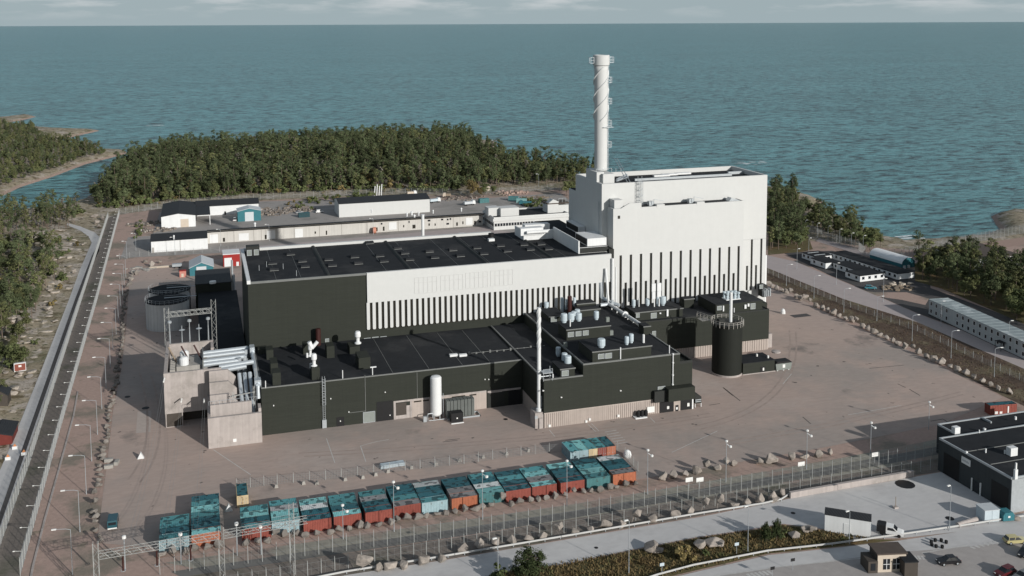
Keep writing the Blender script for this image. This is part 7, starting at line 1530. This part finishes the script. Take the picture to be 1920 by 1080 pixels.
# ================================================================== TREES
def leafquad(b, c, n, s, r):
    n = n.normalized(); a = n.orthogonal().normalized(); a = (a*math.cos(r) + n.cross(a)*math.sin(r)); d = n.cross(a); b.quad(c-a*s-d*s*.7, c+a*s-d*s*.7, c+a*s*.8+d*s*.7, c-a*s*.8+d*s*.7)
def crown(seed, kind, H):
    r = random.Random(seed); b = MB(); cl = []
    if kind == 'pine':
        n = r.randint(13, 18)
        for k in range(n):
            t_ = (.30 if seed % 2 else .40) + (.68 if seed % 2 else .58)*(k/(n-1)); rad = H*.19*math.sin(math.pi*min(1, max(.15, (1.08-t_)/.62)))*r.uniform(.5, 1.15); a = r.uniform(0, 6.28)
            cl.append((Vector((rad*math.cos(a), rad*math.sin(a), H*t_)), H*r.uniform(.06, .115)))
        q = 95; ls = .175
    elif kind == 'spruce':
        n = 22
        for k in range(n):
            t_ = .08 + .9*k/(n-1); rad = H*.20*(1-t_)*r.uniform(.7, 1.1); a = k*2.4; cl.append((Vector((rad*math.cos(a), rad*math.sin(a), H*t_)), H*(.035+.085*(1-t_))))
        q = 34; ls = .28
    elif kind == 'round':
        n = r.randint(15, 20)
        for k in range(n):
            v = Vector((r.gauss(0, 1), r.gauss(0, 1), r.gauss(0, 1))).normalized()*r.uniform(.35, 1); cl.append((Vector((v.x*H*.26, v.y*H*.26, H*.56+v.z*H*.34)), H*r.uniform(.09, .15)))
        q = 85; ls = .19
    elif kind == 'dense':
        n = 110
        for k in range(n):
            v = Vector((r.gauss(0, 1), r.gauss(0, 1), r.gauss(0, 1))).normalized()*r.uniform(.3, 1); zz = H*.48+v.z*H*.46; w_ = 1.0 - .55*max(0, (zz/H-.35)); cl.append((Vector((v.x*H*.42*w_, v.y*H*.42*w_, zz)), H*r.uniform(.07, .12)))
        q = 55; ls = .085
    elif kind == 'sparse':
        n = r.randint(9, 12)
        for k in range(n):
            t_ = .5+.48*k/(n-1); a = r.uniform(0, 6.28); rad = H*r.uniform(.02, .16); cl.append((Vector((rad*math.cos(a), rad*math.sin(a), H*t_)), H*r.uniform(.045, .08)))
        q = 24; ls = .26
    else:
        n = r.randint(9, 14)
        for k in range(n): a = r.uniform(0, 6.28); rad = H*.45*math.sqrt(r.random()); cl.append((Vector((rad*math.cos(a), rad*math.sin(a), H*r.uniform(.2, .75))), H*r.uniform(.16, .27)))
        q = 34; ls = .22
    for c, R in cl:
        for _ in range(q):
            d = Vector((r.gauss(0, 1), r.gauss(0, 1), r.gauss(0, .8))).normalized(); p = c + Vector((d.x, d.y, d.z*.7))*R*r.uniform(.45, 1.05)
            nn = d + Vector((r.uniform(-.6, .6), r.uniform(-.6, .6), r.uniform(-.1, .7))); leafquad(b, p, nn, ls*r.uniform(.6, 1.35), r.uniform(0, 6.28))
    return b, cl
def trunk(seed, kind, H, cl):
    r = random.Random(seed+99); b = MB(); top = .93 if kind in ('pine', 'spruce', 'sparse') else .6
    p = Vector((0, 0, -.8)); rad = H*.013+.05; nseg = 5
    for k in range(nseg):
        q = Vector((r.uniform(-.15, .15), r.uniform(-.15, .15), H*top*(k+1)/nseg)); r2 = rad*(1-.8*(k+1)/nseg) + .02; b.tube(p, q, rad*(1-.8*k/nseg)+.02, 6, r2, caps=False); p = q
    for c, R in ([] if kind == 'pine' else cl[::2 if kind != 'bush' else 3]):
        z = max(H*.1, c.z - (.5 if kind != 'round' else H*.2)); b.tube((0, 0, z), tuple(c), H*.004+.02, 4, .02, caps=False)
    return b
PROTO = {}
spec = [('dense', 13, 6, M_BUSH), ('round', 14, 12, M_PINE), ('pine', 0, 15, M_PINE), ('pine', 1, 16, M_PINE), ('pine', 2, 14, M_PINE2), ('pine', 3, 17, M_PINE), ('sparse', 4, 15, M_PINE2), ('spruce', 5, 16, M_PINE), ('round', 6, 11, M_DECID), ('round', 7, 10, M_PINE2), ('round', 8, 9, M_AUT), ('sparse', 9, 13, M_DEAD), ('bush', 10, 3, M_SHRUB), ('bush', 11, 2.4, M_AUT), ('bush', 12, 3.4, M_DECID)]
for k, s, H, m in spec:
    c, cl = crown(s+20, k, H); t_ = trunk(s, k, H, cl); PROTO[s] = (c.mesh('crown' if k not in ('bush', 'dense') else 'foliage', m), t_.mesh('trunk' if k not in ('bush', 'dense') else 'stem', M_TRUNK), k, H, c, t_)
KN = {'pine': ('pine_tree', 'dense dark pine'), 'sparse': ('pine_tree', 'thin sparse pine'), 'spruce': ('spruce_tree', 'conical dark spruce'), 'round': ('leafy_tree', 'round leafy tree'), 'bush': ('shrub', 'low bush'), 'dense': ('shrub', 'dense bush')}
tr_ = random.Random(21)
def pip(x, y, poly):
    c = False; n = len(poly); j = n-1
    for i in range(n):
        a, b_ = poly[i], poly[j]
        if (a[1] > y) != (b_[1] > y) and x < (b_[0]-a[0])*(y-a[1])/(b_[1]-a[1]) + a[0]: c = not c
        j = i
    return c
def zone(px_poly, step, kinds, smin=.8, smax=1.15, thin=1.0, z=0, world=None, minsd=0):
    P = world or [(G(x, y, z).x, G(x, y, z).y) for x, y in px_poly]; xs = [p[0] for p in P]; ys = [p[1] for p in P]; out = []
    y = min(ys)
    while y < max(ys):
        x = min(xs)
        while x < max(xs):
            xx = x + tr_.uniform(-.45, .45)*step; yy = y + tr_.uniform(-.45, .45)*step
            if tr_.random() < thin and pip(xx, yy, P): out.append((xx, yy, tr_.choice(kinds), tr_.uniform(smin, smax)))
            x += step
        y += step
    if out:
        A = np.array([(o[0], o[1]) for o in out]); sd = np.maximum(sdist(A[:, 0], A[:, 1], coast), sdist(A[:, 0], A[:, 1], island)); out = [o for o, s in zip(out, sd) if s > minsd]
    return out
cand = []
def add(zn, where, lst): cand.extend([(where, *o) for o in lst])
ffw = [(G(x, y).x, G(x, y).y) for x, y in [(178, 391), (240, 388), (330, 376), (450, 366), (560, 361), (640, 358), (760, 355), (870, 360), (920, 354), (960, 350), (1060, 347), (1092, 344)]]
bk = [(p[0], p[1]) for p in [tuple(G(x, y, SEA))[:2] for x, y in [(1140, 335), (1070, 331), (1010, 324), (960, 314), (900, 290), (870, 270), (750, 274), (600, 281), (450, 288), (300, 297), (240, 308), (215, 328), (195, 348), (172, 368)]]]
forest = zone(None, 4.9, [0, 1, 2, 3, 14, 1, 14, 7, 6, 6, 2, 14, 7, 3, 0, 5, 9, 8], .62, 1.12, .97, world=ffw + bk, minsd=5)
add(0, 'at the front of the wood behind the store row', forest)
add(1, 'in the pine stand between the channel and the left road', zone([(-60, 490), (0, 455), (60, 440), (128, 432), (150, 412), (140, 396), (100, 396), (60, 402), (0, 412), (-60, 420)], 4.8, [0, 1, 4, 4, 3, 2, 9, 4], .5, .85, .85, minsd=3))
add(2, 'on the rocky heath left of the road', zone([(-80, 640), (0, 640), (66, 600), (103, 540), (118, 480), (60, 455), (-80, 490)], 5.0, [0, 2, 7, 4, 6, 7, 9, 14], .45, .85, .92))
add(3, 'on the heath near the red huts', zone([(-60, 790), (0, 790), (22, 700), (60, 610), (0, 620), (-60, 640)], 5.5, [6, 7, 2, 7, 6], .55, .95, .95))
add(4, 'on the wooded island across the channel', zone([(-120, 378), (0, 366), (35, 350), (100, 329), (160, 306), (200, 296), (190, 287), (140, 274), (80, 266), (60, 248), (0, 242), (-120, 242)], 4.6, [0, 7, 6, 2, 7, 9, 14, 6], .4, .7, .93, z=SEA, minsd=6))
add(5, 'behind the tall white building on the right', zone([(1441, 476), (1500, 470), (1520, 466), (1512, 440), (1500, 420), (1498, 378), (1480, 368), (1441, 362)], 5.0, [0, 14, 6, 2, 3, 6], .7, 1.0, .97, minsd=5))
add(6, 'on the shore beyond the right fence', zone([(1500, 430), (1545, 446), (1612, 466), (1650, 474), (1655, 455), (1600, 425), (1545, 400), (1500, 385)], 5.0, [6, 7, 0, 2, 6], .6, .85, .95, minsd=4))
add(7, 'in the dark grove behind the module block', zone([(1722, 525), (1765, 540), (1850, 575), (1935, 612), (1990, 640), (1990, 545), (1880, 505), (1800, 498), (1720, 505)], 5.2, [14, 6, 14, 7, 2, 6, 0], .75, 1.1, .97))
add(7, 'in the dark grove behind the module block', zone([(1718, 520), (1740, 532), (1745, 505), (1722, 498)], 6, [1, 3], .95, 1.1, 1))
add(8, 'in the bushes of the far back yard', zone([(880, 372), (925, 372), (925, 364), (880, 362)], 6, [6, 8, 6], .8, 1.2, .8)); add(8, 'in the bushes of the far back yard', zone([(1048, 372), (1075, 370), (1075, 356), (1050, 356)], 6, [6, 7], .8, 1.0, .9))
cand2 = []
zc_ = height(np.array([c[1] for c in cand]), np.array([c[2] for c in cand]))
for c, z in zip(cand, zc_):
    p = Vector((c[1], c[2], z)); pp = p - Vector((0, 0, CH)); d = pp.dot(CFW); sx_ = 960+CF*pp.dot(CR)/d
    if -90 < sx_ < 2010: cand2.append((PROTO[c[3]][3]*c[4]*CF/d, c, z))
cand2.sort(key=lambda q: -q[0])
def tree(s, x, y, z, sc, label, group, rot=None):
    c, t_, k, H, _, _ = PROTO[s]; o = thing(KN[k][0], label, 'tree' if k not in ('bush', 'dense') else 'shrub', (x, y, z), tr_.uniform(0, 6.28), group); o.scale = (sc*tr_.uniform(.9, 1.1), sc*tr_.uniform(.9, 1.1), sc)
    link(c.name.split('.')[0], c, o); link(t_.name.split('.')[0], t_, o); return o
WORDS = {8: 'autumn tinted tree', 9: 'bare grey tree', 2: 'yellowish pine', 7: 'olive bushy tree'}
SEG = [(330, 'at the left end of the wood by the channel'), (500, 'at the wood edge behind the gabled store'), (640, 'at the wood edge behind the teal shed'), (810, 'at the wood edge behind the long warehouse'), (960, 'at the wood edge behind the scrap yard'), (9999, 'at the wood edge left of the chimney')]
for sz_, c, z in cand2[:290]:
    if c[0].startswith('at the front of the wood'):
        pp = Vector((c[1], c[2], z-CH)); sx_ = 960+CF*pp.dot(CR)/pp.dot(CFW); c = ([w_ for lim, w_ in SEG if sx_ < lim][0], *c[1:])
    k = PROTO[c[3]][2]; tree(c[3], c[1], c[2], z, c[4], '%s %s' % (WORDS.get(c[3], KN[k][1]), c[0]), '%ss %s' % (WORDS.get(c[3], KN[k][1]), c[0]))
# the rest of the woods: instances scattered by geometry nodes, one object
rest = cand2[290:]
pcol = bpy.data.collections.new('tree_kinds'); pnames = [0, 1, 2, 3, 4, 5, 6, 7, 8, 9, 14]
for s in pnames:
    c, t_, k, H, cb_, tb_ = PROTO[s]; me = bpy.data.meshes.new('tree_kind'); nv = len(cb_.v); me.from_pydata(cb_.v + tb_.v, [], cb_.f + [tuple(q+nv for q in f) for f in tb_.f]); me.materials.append(c.materials[0]); me.materials.append(M_TRUNK)
    me.polygons.foreach_set('material_index', [0]*len(cb_.f) + [1]*len(tb_.f)); o = bpy.data.objects.new('kind_%02d' % s, me); pcol.objects.link(o)
def gn_scatter(name, items, label, cat):
    me = bpy.data.meshes.new(name); me.from_pydata([(c[1], c[2], z) for _, c, z in items], [], [])
    a = me.attributes.new('kind_index', 'INT', 'POINT'); a.data.foreach_set('value', [pnames.index(c[3]) for _, c, z in items])
    a = me.attributes.new('tree_scale', 'FLOAT', 'POINT'); a.data.foreach_set('value', [c[4] for _, c, z in items])
    o = link(name, me, kind='stuff'); tag(o, label, cat)
    g = bpy.data.node_groups.new(name, 'GeometryNodeTree'); g.interface.new_socket('Geometry', in_out='INPUT', socket_type='NodeSocketGeometry'); g.interface.new_socket('Geometry', in_out='OUTPUT', socket_type='NodeSocketGeometry')
    n = g.nodes; gi = n.new('NodeGroupInput'); go = n.new('NodeGroupOutput'); ip = n.new('GeometryNodeInstanceOnPoints'); ci = n.new('GeometryNodeCollectionInfo'); ci.inputs['Collection'].default_value = pcol; ci.inputs['Separate Children'].default_value = True; ci.inputs['Reset Children'].default_value = True
    na = n.new('GeometryNodeInputNamedAttribute'); na.data_type = 'INT'; na.inputs['Name'].default_value = 'kind_index'; ns = n.new('GeometryNodeInputNamedAttribute'); ns.data_type = 'FLOAT'; ns.inputs['Name'].default_value = 'tree_scale'
    rv = n.new('FunctionNodeRandomValue'); rv.data_type = 'FLOAT_VECTOR'; rv.inputs['Min'].default_value = (0, 0, 0); rv.inputs['Max'].default_value = (0, 0, 6.283)
    L = g.links.new; L(gi.outputs[0], ip.inputs['Points']); L(ci.outputs[0], ip.inputs['Instance']); ip.inputs['Pick Instance'].default_value = True; L(na.outputs['Attribute'], ip.inputs['Instance Index']); L(rv.outputs['Value'], ip.inputs['Rotation']); L(ns.outputs['Attribute'], ip.inputs['Scale']); L(ip.outputs[0], go.inputs[0])
    md = o.modifiers.new('scatter', 'NODES'); md.node_group = g; return o
gn_scatter('forest', rest, 'dense pine wood filling the headland behind the yard', 'forest')
# bare rock showing through the heath
rr = random.Random(8); vs_, fs_ = [], []; hp = [(G(x, y).x, G(x, y).y) for x, y in [(-40, 760), (12, 800), (66, 690), (122, 558), (146, 500), (160, 452), (120, 430), (40, 440), (-40, 470)]]; hx = [p[0] for p in hp]; hy = [p[1] for p in hp]; pts_ = []
while len(pts_) < 420:
    x = rr.uniform(min(hx), max(hx)); y = rr.uniform(min(hy), max(hy))
    if pip(x, y, hp): pts_.append((x, y))
zz_ = height(np.array([p[0] for p in pts_]), np.array([p[1] for p in pts_]))
for (x, y), z in zip(pts_, zz_):
    me = BMS[rr.randrange(9)]; s = rr.uniform(.8, 3.4); a = rr.uniform(0, 6.28); sx = s*rr.uniform(.8, 1.7); fl = s*rr.uniform(.22, .5); i = len(vs_)
    vs_ += [(x + v.co.x*sx*math.cos(a) - v.co.y*s*math.sin(a), y + v.co.x*sx*math.sin(a) + v.co.y*s*math.cos(a), z - fl*.35 + v.co.z*fl) for v in me.vertices]; fs_ += [tuple(k+i for k in p.vertices) for p in me.polygons]
me = bpy.data.meshes.new('rock_outcrop'); me.from_pydata(vs_, [], fs_); me.materials.append(mat('heath_rock', (.37, .325, .28), .9, .3, .9, bump=.6, bscale=2, layers=[((.22, .20, .15), .35, .52, .62)])); o = link('rock_outcrop', me, kind='stuff'); tag(o, 'bare granite slabs showing through the heath', 'rock')
# shrubs
sh = []
def shr(where, poly, step, kinds, thin, smin, smax, z=0): sh.extend([(where, *o) for o in zone(poly, step, kinds, smin, smax, thin, z, minsd=2)])
shr('on the rocky heath left of the road', [(0, 720), (20, 700), (70, 660), (140, 500), (160, 440), (130, 440), (60, 480), (0, 520)], 7, [10, 11, 12, 10], .42, .6, 1.3)
shr('in front of the wood behind the store row', [(200, 394), (330, 380), (450, 370), (640, 362), (860, 366), (860, 358), (640, 354), (450, 362), (330, 372), (200, 388)], 7, [10, 11, 12], .5, .6, 1.2)
shr('at the foot of the far wood', [(178, 392), (240, 389), (330, 377), (450, 367), (640, 359), (860, 361), (860, 354), (640, 351), (450, 359), (330, 369), (178, 384)], 5, [10, 12, 10, 11], .8, .9, 1.9)
shr('in the overgrown corner between shed and warehouse', [(535, 395), (600, 395), (640, 378), (720, 372), (700, 366), (600, 372), (540, 380)], 5, [10, 12, 11], .6, .7, 1.3)
shr('by the bend of the far track', [(955, 388), (1020, 392), (1030, 376), (985, 372)], 4, [10, 12], .6, .6, 1.0)
shr('in the verge grass between the front roads', [(1010, 1075), (1177, 1037), (1300, 1013), (1402, 1000), (1545, 1002), (1560, 1018), (1440, 1033), (1240, 1075), (1100, 1110)], 3.0, [10, 11, 12, 11], .13, .3, .65)
shr('left of the gabled store', [(252, 425), (270, 410), (262, 445), (250, 450)], 3, [10, 12], .6, .5, .8)
zs_ = height(np.array([c[1] for c in sh]), np.array([c[2] for c in sh]))
NM = {10: 'low green bush', 11: 'low russet bush', 12: 'leafy green bush'}
for c, z in list(zip(sh, zs_))[:290]: tree(c[3], c[1], c[2], z, c[4], '%s %s' % (NM[c[3]], c[0]), '%ses %s' % (NM[c[3]], c[0]))
def single(s, x, y, top, label, wide=1.0):
    P = G(x, y); hgt = OY(x, top, P.y).z; sc = hgt/PROTO[s][3]; o = tree(s, P.x, P.y, 0, sc, label, None); o.scale.x *= wide; o.scale.y *= wide
single(13, 992, 1090, 1018, 'big dark green bush beside the front road at bottom centre', 1.1)
single(13, 1436, 1017, 975, 'left one of the two tall shrubs left of the white shed', .62); single(13, 1456, 1014, 968, 'right one of the two tall shrubs left of the white shed', .62); single(11, 1285, 1052, 1018, 'round russet bush in the verge', 1.1); single(10, 935, 1090, 1060, 'low green bush left of the big bush at bottom centre'); single(6, 40, 690, 632, 'round dark tree behind the red information board', 1.0)
single(8, 888, 372, 335, 'autumn tinted tree at the edge of the back yard', .9); single(6, 925, 364, 340, 'round green tree beside the far fence gap', .9); single(12, 147, 405, 385, 'rounded dense bush where the channel meets the road', 1.4)
# grass tufts of the verge as one mass
gr = random.Random(4); b = MB(); vp_ = [(G(x, y).x, G(x, y).y) for x, y in [(800, 1112), (960, 1070), (1177, 1035), (1300, 1011), (1402, 996), (1469, 986), (1545, 996), (1640, 1011), (1560, 1025), (1440, 1037), (1233, 1083), (1100, 1128), (900, 1150)]]
xs_ = [p[0] for p in vp_]; ys_ = [p[1] for p in vp_]; cnt = 0
while cnt < 7000:
    x = gr.uniform(min(xs_), max(xs_)); y = gr.uniform(min(ys_), max(ys_))
    if pip(x, y, vp_):
        cnt += 1; a = gr.uniform(0, 6.28); h = gr.uniform(.25, .7); w_ = gr.uniform(.08, .25); dx, dy = math.cos(a)*w_, math.sin(a)*w_; b.poly([(x-dx, y-dy, .04), (x+dx, y+dy, .04), (x+gr.uniform(-.2, .2), y+gr.uniform(-.2, .2), h)])
o = b.build('grass', mat('tufted_verge_grass', (.135, .098, .045), .9, .4, 1.2, layers=[((.075, .080, .032), .2, .52, .62)]), kind='stuff'); tag(o, 'rough russet and green grass of the verge', 'grass')
# dry heather strands on the bank
b = MB(); vp_ = [(G(x, y).x, G(x, y).y) for x, y in [(1440, 504), (1580, 561), (1720, 606), (1930, 700), (1930, 760), (1880, 738), (1710, 648), (1570, 584), (1440, 524)]]; xs_ = [p[0] for p in vp_]; ys_ = [p[1] for p in vp_]; cnt = 0
while cnt < 6000:
    x = gr.uniform(min(xs_), max(xs_)); y = gr.uniform(min(ys_), max(ys_))
    if pip(x, y, vp_): cnt += 1; a = gr.uniform(0, 6.28); h = gr.uniform(.1, .35); w_ = gr.uniform(.08, .25); dx, dy = math.cos(a)*w_, math.sin(a)*w_; b.poly([(x-dx, y-dy, .05), (x+dx, y+dy, .05), (x+gr.uniform(-.2, .2), y+gr.uniform(-.2, .2), h)])
o = b.build('heather', mat('dry_heather', (.105, .072, .052), .9, .3, 1.0, layers=[((.15, .125, .075), .12, .5, .6)]), kind='stuff'); tag(o, 'dry brown heather on the bank', 'heather')
for o in bpy.data.objects:
    if '_o' in o: del o['_o']
